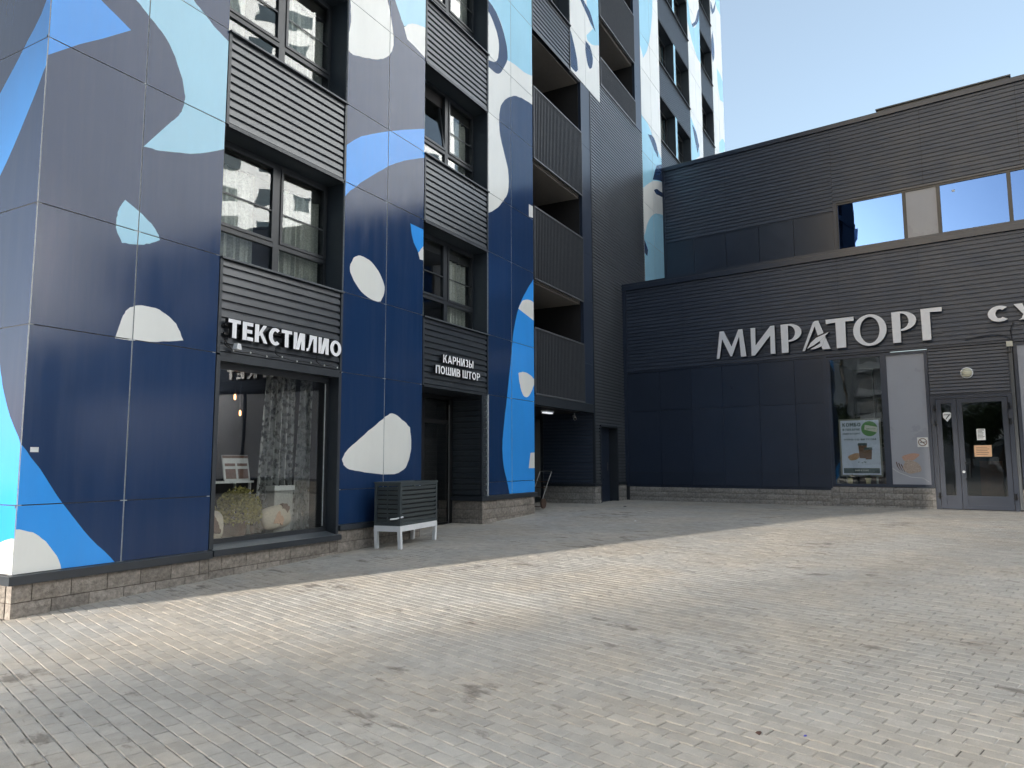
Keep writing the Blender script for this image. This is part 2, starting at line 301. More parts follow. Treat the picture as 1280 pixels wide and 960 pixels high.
def glyph(ch, t):
    """bold sans capitals from solid strokes; unit height; returns width and pieces ('p', outline) or ('s', outer, inner)"""
    def R(a, b, c, d): return ('p', [(a, c), (b, c), (b, d), (a, d)])
    def arc(cx, cz, rx, rz, a0, a1, n=18):
        o, i = [], []
        for k in range(n + 1):
            a = math.radians(a0 + (a1 - a0) * k / n); o.append((cx + rx * math.cos(a), cz + rz * math.sin(a))); i.append((cx + (rx - t) * math.cos(a), cz + (rz - t * .9) * math.sin(a)))
        return ('s', o, i)
    def bowl(x, z0, z1, w):
        r = (z1 - z0) / 2; s = t; cz = (z0 + z1) / 2
        return [R(x, w - r, z1 - s * .9, z1), R(x, w - r, z0, z0 + s * .9), arc(w - r, cz, r, r, -90, 90, 12)]
    h = t * .9
    if ch == 'Т': return .62, [R(0, .62, 1 - h, 1), R(.31 - t/2, .31 + t/2, 0, 1 - h)]
    if ch == 'Г': return .5, [R(0, t, 0, 1), R(t, .5, 1 - h, 1)]
    if ch == 'Е': return .54, [R(0, t, 0, 1), R(t, .54, 1 - h, 1), R(t, .50, .5 - h/2, .5 + h/2), R(t, .54, 0, h)]
    if ch == 'К': return .66, [R(0, t, 0, 1), ('p', [(t, .36), (t, .58), (.44, 1), (.64, 1), (t + .10, .44)]), ('p', [(.22, .55), (.36, .68), (.68, 0), (.48, 0)])]
    if ch == 'С': return .60, [arc(.36, .5, .36, .5, 48, 312, 26)]
    if ch == 'О': return .76, [arc(.38, .5, .38, .5, 0, 360, 34)]
    if ch == 'И': return .68, [R(0, t, 0, 1), R(.68 - t, .68, 0, 1), ('p', [(t * .5, 0), (t * 1.5, 0), (.68 - t * .5, 1), (.68 - t * 1.5, 1)])]
    if ch == 'Л': return .66, [R(.66 - t, .66, 0, 1), R(.18, .66 - t, 1 - h, 1), ('p', [(0, 0), (.06, 0), (.15, .06), (.20, .2), (.18 + t, 1 - h), (.18, 1 - h), (.10, .2), (.06, h * .9), (0, h * .9)])]
    if ch == 'А': return .74, [('p', [(0, 0), (t, 0), (.37 + t * .45, 1), (.37 - t * .55, 1)]), ('p', [(.74 - t, 0), (.74, 0), (.37 + t * .55, 1), (.37 - t * .35, 1)]), R(.18, .56, .20, .20 + h)]
    if ch == 'Р': return .60, [R(0, t, 0, 1)] + bowl(t, .36, 1, .60)
    if ch == 'В': return .62, [R(0, t, 0, 1)] + bowl(t, .46, 1, .58) + bowl(t, 0, .54, .62)
    if ch == 'Б': return .60, [R(0, t, 0, 1), R(t, .54, 1 - h, 1)] + bowl(t, 0, .62, .60)
    if ch == 'Ы': return .84, [R(0, t, 0, 1), R(.84 - t, .84, 0, 1)] + bowl(t, 0, .60, .56)
    if ch == 'Н': return .66, [R(0, t, 0, 1), R(.66 - t, .66, 0, 1), R(t, .66 - t, .5 - h/2, .5 + h/2)]
    if ch == 'П': return .66, [R(0, t, 0, 1), R(.66 - t, .66, 0, 1), R(t, .66 - t, 1 - h, 1)]
    if ch == 'Ш': return .92, [R(0, t, 0, 1), R(.46 - t/2, .46 + t/2, h, 1), R(.92 - t, .92, 0, 1), R(t, .92 - t, 0, h)]
    if ch == 'З': return .58, [arc(.28, .74, .27, .26, 150, -90, 14), arc(.28, .27, .30, .27, 90, -150, 14)]
    if ch == 'У': return .66, [('p', [(0, 1), (t * 1.1, 1), (.38, .42), (.30, .26)]), ('p', [(.66, 1), (.66 - t * 1.05, 1), (.22, .10), (.12, 0), (.30, 0), (.38, .22)])]
    if ch == 'М': return .84, [R(0, t, 0, 1), R(.84 - t, .84, 0, 1), ('p', [(0, 1), (t * 1.15, 1), (.42 + t * .4, .25), (.42 - t * .4, .25)]), ('p', [(.84, 1), (.84 - t * 1.15, 1), (.42 - t * .4, .25), (.42 + t * .4, .25)])]
    return .5, [R(0, .5, 0, 1)]
def text_parts(txt, x0, x1, zb, h, y, parent, off, depth=0.03, bold=0.2, gap=0.14, mats=('signside', 'signwhite'), join=False, name='letter', space=0.35):
    """solid letters between x0 and x1, baseline zb, capital height h, front face at y (towards -y)"""
    G = []; x = 0
    for ch in txt:
        if ch == ' ': x += space; continue
        w, P = glyph(ch, bold); G.append((x, P)); x += w + gap
    sx = (x1 - x0) / (x - gap); mb = MB(); res = None
    for dx, P in G:
        for k, pc in enumerate(P):
            T = lambda q: [(x0 + (a + dx) * sx, zb + b * h) for a, b in q]; yy = y - k * min(0.0015, depth * .1)
            if pc[0] == 'p': mb.prism(ccw(T(pc[1])), yy, y + depth, 0, 1)
            else:
                A, B = T(pc[1]), T(pc[2])
                if (A[1][0] - A[0][0]) * (B[0][1] - A[0][1]) - (A[1][1] - A[0][1]) * (B[0][0] - A[0][0]) > 0: pass
                else: A, B = A[::-1], B[::-1]
                if (A[1][0] - A[0][0]) * (B[0][1] - A[0][1]) - (A[1][1] - A[0][1]) * (B[0][0] - A[0][0]) < 0: A, B = B, A
                mb.strip(A, B, yy, y + depth, 0, 1)
        if not join: part(name, mb, list(mats), parent, off); mb = MB()
    if join: res = part(name, mb, list(mats), parent, off)
    return res
def ccw(P):
    a = sum(P[i][0] * P[(i+1) % len(P)][1] - P[(i+1) % len(P)][0] * P[i][1] for i in range(len(P))); return P if a > 0 else P[::-1]

def corr_mb(x0, x1, z0, z1, y, pitch=0.115, depth=0.034, mb=None, mi=0):
    """horizontal trapezoid ribs; outer crest at y, valleys at y+depth"""
    mb = mb or MB(); prof = [(y + depth, z0)]; z = z0; n = max(1, round((z1 - z0) / pitch)); p = (z1 - z0) / n
    for k in range(n):
        b = z0 + k * p
        prof += [(y + depth, b + p * 0.22), (y, b + p * 0.30), (y + depth * .12, b + p * 0.93), (y + depth, b + p)]
    i = len(mb.v)
    for yy, zz in prof: mb.v += [(x0, yy, zz), (x1, yy, zz)]
    for k in range(len(prof) - 1):
        a = i + 2 * k; mb.f.append((a, a + 1, a + 3, a + 2)); mb.m.append(mi)
    return mb
def corr_side(x, y0, y1, z0, z1, pitch=0.1, depth=0.022):
    """same sheet standing across the view: crests at x (towards -x), running along y"""
    mb = corr_mb(y0, y1, z0, z1, 0, pitch, depth); mb.v = [(x + b, a, c) for a, b, c in mb.v]; mb.f = [f[::-1] for f in mb.f]; return mb

# painted mural outlines in metres: pier -> (colour, [(x, z)...]); the side wall uses (y, z)
MURAL={
1:[('blue',[(3.89,6.86),(3.94,6.87),(3.98,6.89),(4.03,6.90),(4.08,6.92),(4.12,6.93),(4.17,6.93),(4.22,6.93),(4.27,6.92),(4.32,6.89),(4.37,6.86),(4.42,6.82),(4.47,6.78),(4.51,6.74),(4.56,6.71),(4.61,6.69),(4.67,6.66),(4.72,6.64),(4.77,6.62),(4.83,6.59),(4.88,6.57),(4.93,6.55),(4.60,6.27),(4.36,6.08),(3.96,5.72)]),
('sky',[(4.47,7.23),(4.50,7.21),(4.54,7.18),(4.57,7.15),(4.61,7.12),(4.64,7.10),(4.68,7.07),(4.72,7.05),(4.75,7.03),(4.79,7.02),(4.82,7.00),(4.86,6.99),(4.90,6.98),(4.93,6.97),(4.97,6.95),(5.03,6.92),(5.09,6.88),(5.15,6.84),(5.18,6.82),(5.22,6.80),(5.25,6.78),(5.28,6.76),(5.31,6.74),(5.34,6.72),(5.37,6.70),(5.40,6.66),(5.43,6.63),(5.46,6.59),(5.49,6.56),(5.51,6.52),(5.53,6.48),(5.55,6.44),(5.58,6.40),(5.60,6.35),(5.62,6.31),(5.64,6.26),(5.65,6.21),(5.66,6.16),(5.67,6.11),(5.68,6.07),(5.67,6.02),(5.67,5.97),(5.66,5.92),(5.64,5.87),(5.62,5.83),(5.59,5.77),(5.55,5.73),(5.51,5.68),(5.16,5.22),(5.23,5.23),(5.30,5.24),(5.37,5.25),(5.41,5.26),(5.45,5.27),(5.49,5.28),(5.53,5.29),(5.57,5.30),(5.61,5.32),(5.64,5.33),(5.69,5.34),(5.73,5.35),(5.77,5.37),(5.81,5.38),(5.85,5.39),(5.89,5.41),(5.93,5.43),(6.00,5.46),(6.07,5.50),(6.14,5.54),(6.21,5.58),(6.28,5.62),(6.35,5.66),(6.42,5.70),(6.42,5.90),(6.43,6.10),(6.45,6.30),(6.46,6.50),(6.45,6.70),(6.42,6.89),(6.35,7.07),(6.33,7.10),(6.30,7.12),(6.27,7.14),(6.20,7.17),(6.12,7.20),(6.05,7.22),(6.01,7.25),(5.96,7.27),(5.92,7.30),(5.86,7.33),(5.80,7.36),(5.74,7.40),(5.69,7.43),(5.64,7.46),(5.60,7.50),(5.55,7.53),(5.51,7.57),(5.46,7.60),(5.41,7.63),(5.36,7.67),(5.30,7.70),(5.24,7.74)]),
('sky',[(4.97,4.51),(5.08,4.46),(5.13,4.43),(5.19,4.40),(5.24,4.37),(5.29,4.34),(5.33,4.31),(5.37,4.27),(5.40,4.23),(5.41,4.20),(5.43,4.16),(5.39,4.13),(5.35,4.11),(5.30,4.08),(5.25,4.06),(5.20,4.04),(5.15,4.03),(5.09,4.02),(5.02,4.01),(4.96,4.00),(4.93,4.05),(4.91,4.09),(4.89,4.13),(4.88,4.18),(4.88,4.22),(4.88,4.27),(4.89,4.31),(4.90,4.36),(4.91,4.40),(4.93,4.44),(4.95,4.48)]),
('white',[(4.94,2.90),(4.97,3.00),(4.98,3.05),(4.99,3.09),(5.01,3.14),(5.03,3.18),(5.05,3.22),(5.08,3.26),(5.11,3.28),(5.15,3.30),(5.19,3.32),(5.25,3.33),(5.31,3.33),(5.37,3.33),(5.44,3.32),(5.50,3.31),(5.56,3.28),(5.61,3.26),(5.66,3.22),(5.70,3.19),(5.74,3.13),(5.77,3.07),(5.81,3.00),(5.75,2.99),(5.69,2.97),(5.62,2.96),(5.58,2.95),(5.53,2.94),(5.48,2.94),(5.43,2.93),(5.39,2.92),(5.34,2.92),(5.29,2.91),(5.24,2.91),(5.19,2.91),(5.14,2.90),(5.09,2.90),(5.04,2.90),(4.99,2.90)]),
('blue',[(3.93,1.89),(3.97,1.82),(4.00,1.76),(4.04,1.69),(4.07,1.65),(4.09,1.62),(4.12,1.58),(4.15,1.55),(4.17,1.52),(4.20,1.48),(4.23,1.45),(4.26,1.40),(4.30,1.35),(4.33,1.30),(4.37,1.24),(4.40,1.19),(4.44,1.14),(4.47,1.10),(4.52,1.04),(4.56,0.98),(4.60,0.93),(4.65,0.87),(4.70,0.81),(4.74,0.76),(4.79,0.71),(4.83,0.66),(4.88,0.62),(4.93,0.58),(4.97,0.54),(5.02,0.49),(5.06,0.45),(5.10,0.40),(5.13,0.37),(5.15,0.34),(5.17,0.30),(5.19,0.27),(5.21,0.23),(5.23,0.20),(5.25,0.17),(3.93,0.28),(3.83,1.89)]),
('white',[(3.93,0.88),(3.97,0.88),(4.00,0.87),(4.04,0.86),(4.08,0.85),(4.12,0.85),(4.16,0.83),(4.21,0.81),(4.25,0.78),(4.29,0.75),(4.34,0.71),(4.38,0.66),(4.42,0.60),(4.45,0.55),(4.48,0.49),(4.50,0.43),(4.52,0.37),(4.53,0.32),(4.54,0.27),(3.93,0.28),(3.89,0.89),(3.91,0.89)]),
],
2:[('white',[(8.49,9.43),(8.51,9.39),(8.53,9.35),(8.56,9.32),(8.58,9.28),(8.60,9.24),(8.62,9.20),(8.63,9.16),(8.65,9.12),(8.66,9.07),(8.66,9.03),(8.67,8.98),(8.67,8.93),(8.68,8.88),(8.68,8.84),(8.68,8.76),(8.67,8.69),(8.66,8.62),(8.64,8.55),(8.61,8.48),(8.59,8.41),(8.59,8.36),(8.59,8.31),(8.58,8.26),(8.61,8.24),(8.64,8.21),(8.67,8.20),(8.72,8.20),(8.76,8.20),(8.80,8.21),(8.84,8.23),(8.89,8.24),(8.93,8.26),(8.97,8.27),(9.02,8.29),(9.07,8.31),(9.13,8.33),(9.18,8.35),(9.23,8.37),(9.28,8.39),(9.33,8.41),(9.36,8.43),(9.40,8.45),(9.43,8.47),(9.47,8.49),(9.50,8.51),(9.53,8.53),(9.56,8.55),(9.60,8.58),(9.63,8.61),(9.66,8.64),(9.69,8.67),(9.72,8.71),(9.74,8.74),(9.76,8.78),(9.78,8.82),(9.79,8.86),(9.79,8.89),(9.80,8.93),(9.80,8.97),(9.80,9.01),(9.80,9.05),(9.79,9.13),(9.77,9.21),(9.75,9.29),(9.73,9.34),(9.72,9.40),(9.70,9.45),(9.68,9.51),(9.66,9.56),(9.64,9.61),(9.61,9.66),(9.57,9.71),(9.53,9.75),(9.48,9.78),(9.43,9.82),(9.38,9.85),(9.34,9.89),(9.29,9.92)]),
('sky',[(9.59,10.11),(9.83,9.79),(9.85,9.76),(9.88,9.72),(9.90,9.69),(9.93,9.65),(9.95,9.62),(9.97,9.58),(10.00,9.55),(10.03,9.51),(10.06,9.48),(10.10,9.44),(10.14,9.47),(10.18,9.50),(10.22,9.52),(10.26,9.55),(10.30,9.58),(10.34,9.60),(10.39,9.62),(10.45,9.65),(10.51,9.68),(10.58,9.70),(10.65,9.73),(10.71,9.75),(10.78,9.77),(10.84,9.79),(10.83,10.87)]),
('white',[(10.10,9.42),(10.14,9.47),(10.19,9.52),(10.24,9.56),(10.27,9.58),(10.30,9.60),(10.33,9.62),(10.36,9.63),(10.39,9.65),(10.43,9.67),(10.46,9.68),(10.51,9.70),(10.57,9.72),(10.62,9.74),(10.68,9.75),(10.73,9.76),(10.79,9.78),(10.84,9.79),(10.85,9.15),(10.41,9.22),(10.20,9.24)]),
('blue',[(8.49,6.48),(8.52,6.51),(8.55,6.54),(8.59,6.57),(8.63,6.60),(8.68,6.64),(8.72,6.68),(8.77,6.72),(8.82,6.76),(8.86,6.79),(8.91,6.83),(8.96,6.86),(9.01,6.89),(9.06,6.92),(9.11,6.95),(9.16,6.98),(9.21,7.01),(9.26,7.04),(9.68,7.26),(10.14,7.48),(10.87,7.80),(10.88,7.23),(10.79,7.19),(10.71,7.16),(10.62,7.12),(10.53,7.08),(10.44,7.04),(10.35,7.00),(10.27,6.96),(10.20,6.92),(10.13,6.89),(10.07,6.85),(10.00,6.81),(9.94,6.78),(9.87,6.74),(9.81,6.70),(9.75,6.66),(9.70,6.63),(9.65,6.59),(9.59,6.55),(9.54,6.51),(9.49,6.47),(9.43,6.43),(9.08,6.16),(9.03,6.12),(8.98,6.08),(8.93,6.03),(8.88,5.99),(8.84,5.95),(8.79,5.91),(8.74,5.87),(8.70,5.82),(8.66,5.78),(8.62,5.73),(8.52,5.62),(8.51,5.74),(8.49,5.87),(8.47,6.00),(8.45,6.12),(8.44,6.25),(8.45,6.37)]),
('white',[(8.94,4.84),(8.99,4.86),(9.05,4.87),(9.11,4.87),(9.15,4.87),(9.19,4.86),(9.23,4.85),(9.26,4.84),(9.30,4.83),(9.34,4.82),(9.37,4.80),(9.41,4.78),(9.44,4.76),(9.47,4.73),(9.50,4.71),(9.53,4.68),(9.56,4.65),(9.58,4.62),(9.62,4.56),(9.65,4.50),(9.66,4.43),(9.64,4.35),(9.60,4.28),(9.56,4.21),(9.50,4.20),(9.45,4.19),(9.39,4.19),(9.35,4.19),(9.31,4.20),(9.27,4.20),(9.24,4.21),(9.20,4.22),(9.17,4.24),(9.13,4.25),(9.09,4.27),(9.05,4.29),(9.02,4.31),(8.98,4.34),(8.95,4.36),(8.91,4.39),(8.88,4.42),(8.84,4.47),(8.80,4.53),(8.78,4.59),(8.79,4.64),(8.80,4.69),(8.83,4.73),(8.86,4.78),(8.89,4.81)]),
('blue',[(10.36,5.80),(11.03,5.80),(11.04,5.60),(11.00,5.58),(10.96,5.56),(10.92,5.55),(10.87,5.53),(10.83,5.51),(10.80,5.49),(10.76,5.46),(10.71,5.42),(10.66,5.37),(10.61,5.32),(10.59,5.35),(10.56,5.38),(10.53,5.41),(10.51,5.43),(10.48,5.46),(10.46,5.50),(10.44,5.53),(10.42,5.57),(10.41,5.60),(10.40,5.64),(10.39,5.68),(10.38,5.72),(10.37,5.76)]),
('white',[(10.61,5.32),(10.66,5.37),(10.71,5.43),(10.76,5.48),(10.80,5.51),(10.83,5.54),(10.87,5.57),(10.91,5.59),(10.96,5.62),(11.00,5.65),(11.04,5.68),(11.04,5.24),(10.66,5.21)]),
('white',[(9.91,2.34),(9.95,2.34),(9.99,2.33),(10.03,2.32),(10.07,2.30),(10.11,2.28),(10.15,2.26),(10.19,2.24),(10.22,2.23),(10.26,2.21),(10.29,2.20),(10.32,2.18),(10.36,2.16),(10.39,2.14),(10.42,2.12),(10.43,2.08),(10.44,2.03),(10.44,1.99),(10.45,1.94),(10.46,1.90),(10.46,1.85),(10.46,1.81),(10.45,1.74),(10.44,1.67),(10.42,1.61),(10.39,1.54),(10.35,1.48),(10.31,1.42),(10.25,1.38),(10.18,1.35),(10.11,1.33),(10.03,1.32),(9.96,1.31),(9.89,1.31),(9.83,1.31),(9.77,1.31),(9.70,1.31),(9.64,1.32),(9.58,1.32),(9.52,1.33),(9.46,1.33),(9.39,1.34),(9.33,1.34),(9.26,1.35),(9.20,1.35),(9.13,1.36),(9.07,1.37),(9.00,1.38),(8.96,1.39),(8.93,1.39),(8.89,1.40),(8.86,1.41),(8.82,1.42),(8.79,1.43),(8.76,1.45),(8.73,1.48),(8.71,1.52),(8.69,1.56),(8.71,1.59),(8.73,1.62),(8.75,1.65),(8.80,1.69),(8.84,1.72),(8.89,1.76),(8.94,1.79),(9.00,1.83),(9.05,1.86),(9.10,1.89),(9.16,1.93),(9.21,1.96),(9.27,2.00),(9.33,2.03),(9.39,2.07),(9.44,2.10),(9.50,2.13),(9.54,2.16),(9.59,2.18),(9.63,2.21),(9.67,2.24),(9.71,2.26),(9.76,2.28),(9.80,2.30),(9.84,2.32),(9.87,2.34)]),
],
3:[('white',[(12.59,12.51),(15.94,14.69),(15.86,10.20),(15.78,10.20),(15.69,10.20),(15.61,10.20),(15.53,10.21),(15.45,10.21),(15.37,10.21),(15.29,10.21),(15.21,10.20),(15.14,10.20),(15.07,10.19),(15.00,10.19),(14.92,10.18),(14.85,10.17),(14.78,10.15),(14.71,10.14),(14.64,10.12),(14.56,10.10),(14.49,10.08),(14.42,10.06),(14.35,10.04),(14.28,10.01),(14.22,9.98),(14.17,9.95),(14.11,9.91),(14.06,9.88),(14.00,9.84),(13.95,9.80),(13.90,9.76),(13.86,9.72),(13.82,9.69),(13.79,9.65),(13.75,9.61),(13.72,9.57),(13.69,9.53),(13.66,9.49),(13.64,9.44),(13.63,9.40),(13.61,9.36),(13.60,9.31),(13.60,9.26),(13.59,9.22),(13.59,9.17),(13.58,9.12),(13.58,9.07),(13.59,9.02),(13.59,8.96),(13.60,8.91),(13.61,8.86),(13.62,8.81),(13.64,8.76),(13.66,8.71),(13.69,8.66),(13.72,8.61),(13.75,8.56),(13.78,8.51),(13.80,8.46),(13.83,8.41),(13.86,8.36),(13.89,8.31),(13.92,8.26),(13.95,8.21),(13.97,8.16),(13.99,8.11),(14.00,8.03),(14.01,7.96),(14.02,7.88),(14.02,7.81),(14.02,7.73),(14.00,7.66),(13.98,7.59),(13.96,7.54),(13.94,7.50),(13.90,7.46),(13.87,7.42),(13.83,7.38),(13.80,7.35),(13.76,7.31),(13.72,7.27),(13.67,7.22),(13.63,7.18),(13.58,7.14),(13.54,7.10),(13.49,7.06),(13.44,7.03),(13.39,6.99),(13.34,6.96),(13.28,6.93),(13.23,6.89),(13.17,6.86),(13.12,6.83),(13.06,6.81),(13.00,6.77),(12.94,6.74),(12.87,6.71),(12.81,6.68),(12.74,6.64),(12.67,6.61),(12.61,6.58)]),
('sky',[(12.59,12.51),(15.94,14.69),(15.87,11.05),(15.79,11.04),(15.71,11.03),(15.63,11.02),(15.54,11.01),(15.46,10.99),(15.38,10.98),(15.30,10.97),(15.22,10.95),(15.15,10.93),(15.08,10.91),(15.01,10.89),(14.93,10.88),(14.86,10.86),(14.79,10.84),(14.72,10.83),(14.65,10.83),(14.57,10.82),(14.50,10.82),(14.43,10.81),(14.36,10.81),(14.29,10.80),(14.24,10.79),(14.19,10.78),(14.15,10.77),(14.10,10.76),(14.05,10.75),(14.01,10.74),(13.96,10.73),(13.94,10.81),(13.93,10.90),(13.92,10.98),(13.90,11.07),(13.88,11.15),(13.85,11.22),(13.81,11.30),(13.77,11.36),(13.73,11.41),(13.68,11.46),(13.63,11.51),(13.57,11.55),(13.51,11.59),(13.45,11.62),(13.40,11.64),(13.34,11.65),(13.29,11.65),(13.23,11.65),(13.17,11.65),(13.12,11.65),(13.06,11.64),(12.99,11.64),(12.93,11.63),(12.86,11.63),(12.79,11.62),(12.72,11.61),(12.66,11.60),(12.59,11.59)]),
('navy',[(12.76,11.65),(12.80,11.66),(12.85,11.67),(12.90,11.68),(12.95,11.69),(13.00,11.70),(13.05,11.70),(13.10,11.70),(13.15,11.70),(13.20,11.69),(13.25,11.68),(13.30,11.67),(13.35,11.66),(13.40,11.64),(13.45,11.62),(13.51,11.58),(13.57,11.55),(13.62,11.50),(13.68,11.46),(13.73,11.41),(13.77,11.35),(13.81,11.30),(13.85,11.23),(13.89,11.17),(13.92,11.10),(13.95,11.02),(13.97,10.95),(13.98,10.88),(13.98,10.80),(13.97,10.76),(13.96,10.72),(13.94,10.68),(13.92,10.65),(13.90,10.61),(13.87,10.57),(13.85,10.54),(13.81,10.48),(13.77,10.43),(13.73,10.37),(13.69,10.31),(13.64,10.26),(13.59,10.22),(13.54,10.19),(13.49,10.17),(13.44,10.15),(13.38,10.15),(13.33,10.15),(13.27,10.15),(13.22,10.15),(13.17,10.15),(12.76,10.11),(12.76,10.22),(12.80,10.23),(12.85,10.24),(12.89,10.25),(12.93,10.26),(12.98,10.27),(13.02,10.28),(13.06,10.30),(13.12,10.31),(13.18,10.33),(13.24,10.34),(13.29,10.36),(13.35,10.38),(13.40,10.40),(13.45,10.44),(13.50,10.49),(13.53,10.55),(13.55,10.62),(13.57,10.68),(13.58,10.73),(13.58,10.79),(13.58,10.84),(13.58,10.90),(13.57,10.95),(13.56,11.01),(13.54,11.05),(13.52,11.09),(13.49,11.14),(13.46,11.17),(13.43,11.21),(13.39,11.25),(13.36,11.28),(13.32,11.31),(13.28,11.34),(13.24,11.37),(13.20,11.40),(13.15,11.42),(13.11,11.44),(13.06,11.45),(13.02,11.46),(12.98,11.47),(12.93,11.47),(12.89,11.47),(12.84,11.47),(12.80,11.47),(12.76,11.47)]),
('white',[(15.00,7.63),(15.81,7.64),(15.81,7.41),(15.25,7.36),(15.00,7.32)]),
('blue',[(15.79,6.25),(15.71,6.20),(15.64,6.15),(15.56,6.10),(15.49,6.05),(15.41,6.00),(15.34,5.94),(15.27,5.89),(15.22,5.84),(15.17,5.80),(15.12,5.76),(15.07,5.71),(15.02,5.66),(14.98,5.62),(14.93,5.57),(14.87,5.51),(14.81,5.45),(14.75,5.38),(14.69,5.32),(14.64,5.25),(14.58,5.18),(14.53,5.11),(14.49,5.05),(14.46,4.99),(14.42,4.92),(14.39,4.86),(14.36,4.79),(14.33,4.72),(14.30,4.65),(14.28,4.59),(14.25,4.52),(14.23,4.45),(14.22,4.39),(14.20,4.32),(14.18,4.25),(14.17,4.18),(14.15,4.11),(14.14,4.03),(14.12,3.96),(14.11,3.89),(14.10,3.82),(14.08,3.74),(14.07,3.67),(14.00,3.35),(13.87,2.72),(13.85,2.64),(13.83,2.56),(13.81,2.48),(13.79,2.40),(13.77,2.32),(13.76,2.24),(13.74,2.15),(13.73,2.11),(13.73,2.06),(13.72,2.01),(13.71,1.96),(13.71,1.91),(13.70,1.86),(13.70,1.81),(13.71,1.75),(13.71,1.69),(13.72,1.63),(13.73,1.56),(13.74,1.50),(13.76,1.44),(13.77,1.38),(13.79,1.34),(13.81,1.29),(13.83,1.25),(13.85,1.21),(13.87,1.17),(13.89,1.12),(13.91,1.08),(13.93,1.04),(13.94,1.01),(13.96,0.97),(13.97,0.93),(13.99,0.90),(14.00,0.86),(14.02,0.82),(14.05,0.75),(14.09,0.67),(14.12,0.60),(15.69,0.52)]),
('white',[(14.53,5.09),(14.59,5.15),(14.66,5.20),(14.73,5.24),(14.78,5.26),(14.83,5.28),(14.88,5.29),(14.93,5.29),(14.99,5.30),(15.04,5.30),(15.09,5.30),(15.19,5.29),(15.29,5.27),(15.38,5.25),(15.48,5.23),(15.58,5.20),(15.67,5.17),(15.77,5.15),(15.76,4.71),(15.23,4.84),(14.93,4.90),(14.45,4.99),(14.48,5.02),(14.50,5.06)]),
('white',[(14.44,3.51),(14.48,3.52),(14.52,3.53),(14.56,3.54),(14.60,3.55),(14.63,3.55),(14.67,3.56),(14.71,3.56),(14.76,3.56),(14.82,3.56),(14.87,3.55),(14.92,3.54),(14.97,3.53),(15.02,3.52),(15.07,3.51),(15.14,3.48),(15.21,3.45),(15.27,3.41),(15.25,3.38),(15.23,3.34),(15.20,3.31),(15.18,3.28),(15.16,3.24),(15.13,3.21),(15.11,3.18),(15.08,3.15),(15.05,3.12),(15.03,3.09),(15.00,3.07),(14.97,3.04),(14.94,3.02),(14.90,3.01),(14.82,2.99),(14.74,3.00),(14.67,3.02),(14.64,3.05),(14.61,3.07),(14.59,3.11),(14.57,3.14),(14.55,3.18),(14.53,3.21),(14.52,3.25),(14.50,3.28),(14.49,3.32),(14.48,3.36),(14.47,3.40),(14.46,3.44),(14.45,3.48)]),
('white',[(15.01,1.72),(15.71,1.75),(15.70,1.37),(14.92,1.37)]),
],
4:[('white',[(16.43,15.47),(21.35,18.78),(21.01,12.01),(16.32,10.07)]),
('sky',[(18.49,16.35),(18.53,16.16),(18.56,15.97),(18.59,15.77),(18.62,15.58),(18.65,15.38),(18.69,15.19),(18.74,15.00),(18.76,14.92),(18.78,14.83),(18.81,14.75),(18.83,14.67),(18.87,14.59),(18.91,14.51),(18.96,14.45),(18.99,14.43),(19.02,14.41),(19.06,14.40),(19.09,14.39),(19.13,14.38),(19.17,14.37),(19.20,14.35),(18.70,13.88),(18.76,13.76),(18.81,13.77),(18.86,13.77),(18.91,13.78),(18.97,13.78),(19.02,13.79),(19.07,13.79),(19.12,13.81),(19.20,13.84),(19.29,13.88),(19.37,13.92),(19.45,13.96),(19.53,14.01),(19.61,14.05),(19.69,14.08),(19.84,14.13),(20.00,14.16),(20.15,14.19),(20.31,14.22),(20.46,14.24),(20.62,14.27),(20.77,14.30),(20.95,17.95)]),
('navy',[(18.11,15.24),(18.17,15.19),(18.23,15.13),(18.28,15.07),(18.34,15.02),(18.40,14.97),(18.46,14.92),(18.53,14.88),(18.59,14.85),(18.66,14.84),(18.73,14.83),(18.80,14.82),(18.87,14.82),(18.94,14.80),(19.00,14.78),(19.07,14.73),(19.14,14.68),(19.20,14.62),(19.25,14.56),(19.31,14.49),(19.36,14.43),(19.42,14.37),(19.36,14.38),(19.30,14.39),(19.24,14.40),(19.17,14.41),(19.11,14.42),(19.05,14.44),(18.99,14.45),(18.94,14.47),(18.88,14.49),(18.82,14.52),(18.77,14.54),(18.72,14.56),(18.66,14.59),(18.61,14.61),(18.55,14.64),(18.49,14.66),(18.42,14.68),(18.36,14.71),(18.31,14.73),(18.25,14.77),(18.21,14.81),(18.18,14.87),(18.16,14.92),(18.14,14.99),(18.14,15.05),(18.13,15.12),(18.12,15.18)]),
('navy',[(18.64,13.68),(18.96,13.69),(18.99,13.65),(19.03,13.61),(19.06,13.58),(19.10,13.54),(19.13,13.50),(19.15,13.46),(19.17,13.42),(19.17,13.37),(19.17,13.32),(19.16,13.27),(19.15,13.23),(19.14,13.18),(19.12,13.13),(19.09,13.09),(19.04,13.04),(18.97,12.99),(18.91,12.95),(18.85,12.97),(18.80,12.99),(18.76,13.03),(18.73,13.07),(18.70,13.12),(18.68,13.17),(18.66,13.22),(18.65,13.28),(18.63,13.33),(18.62,13.39),(18.62,13.43),(18.62,13.47),(18.62,13.51),(18.62,13.55),(18.63,13.59),(18.63,13.63)]),
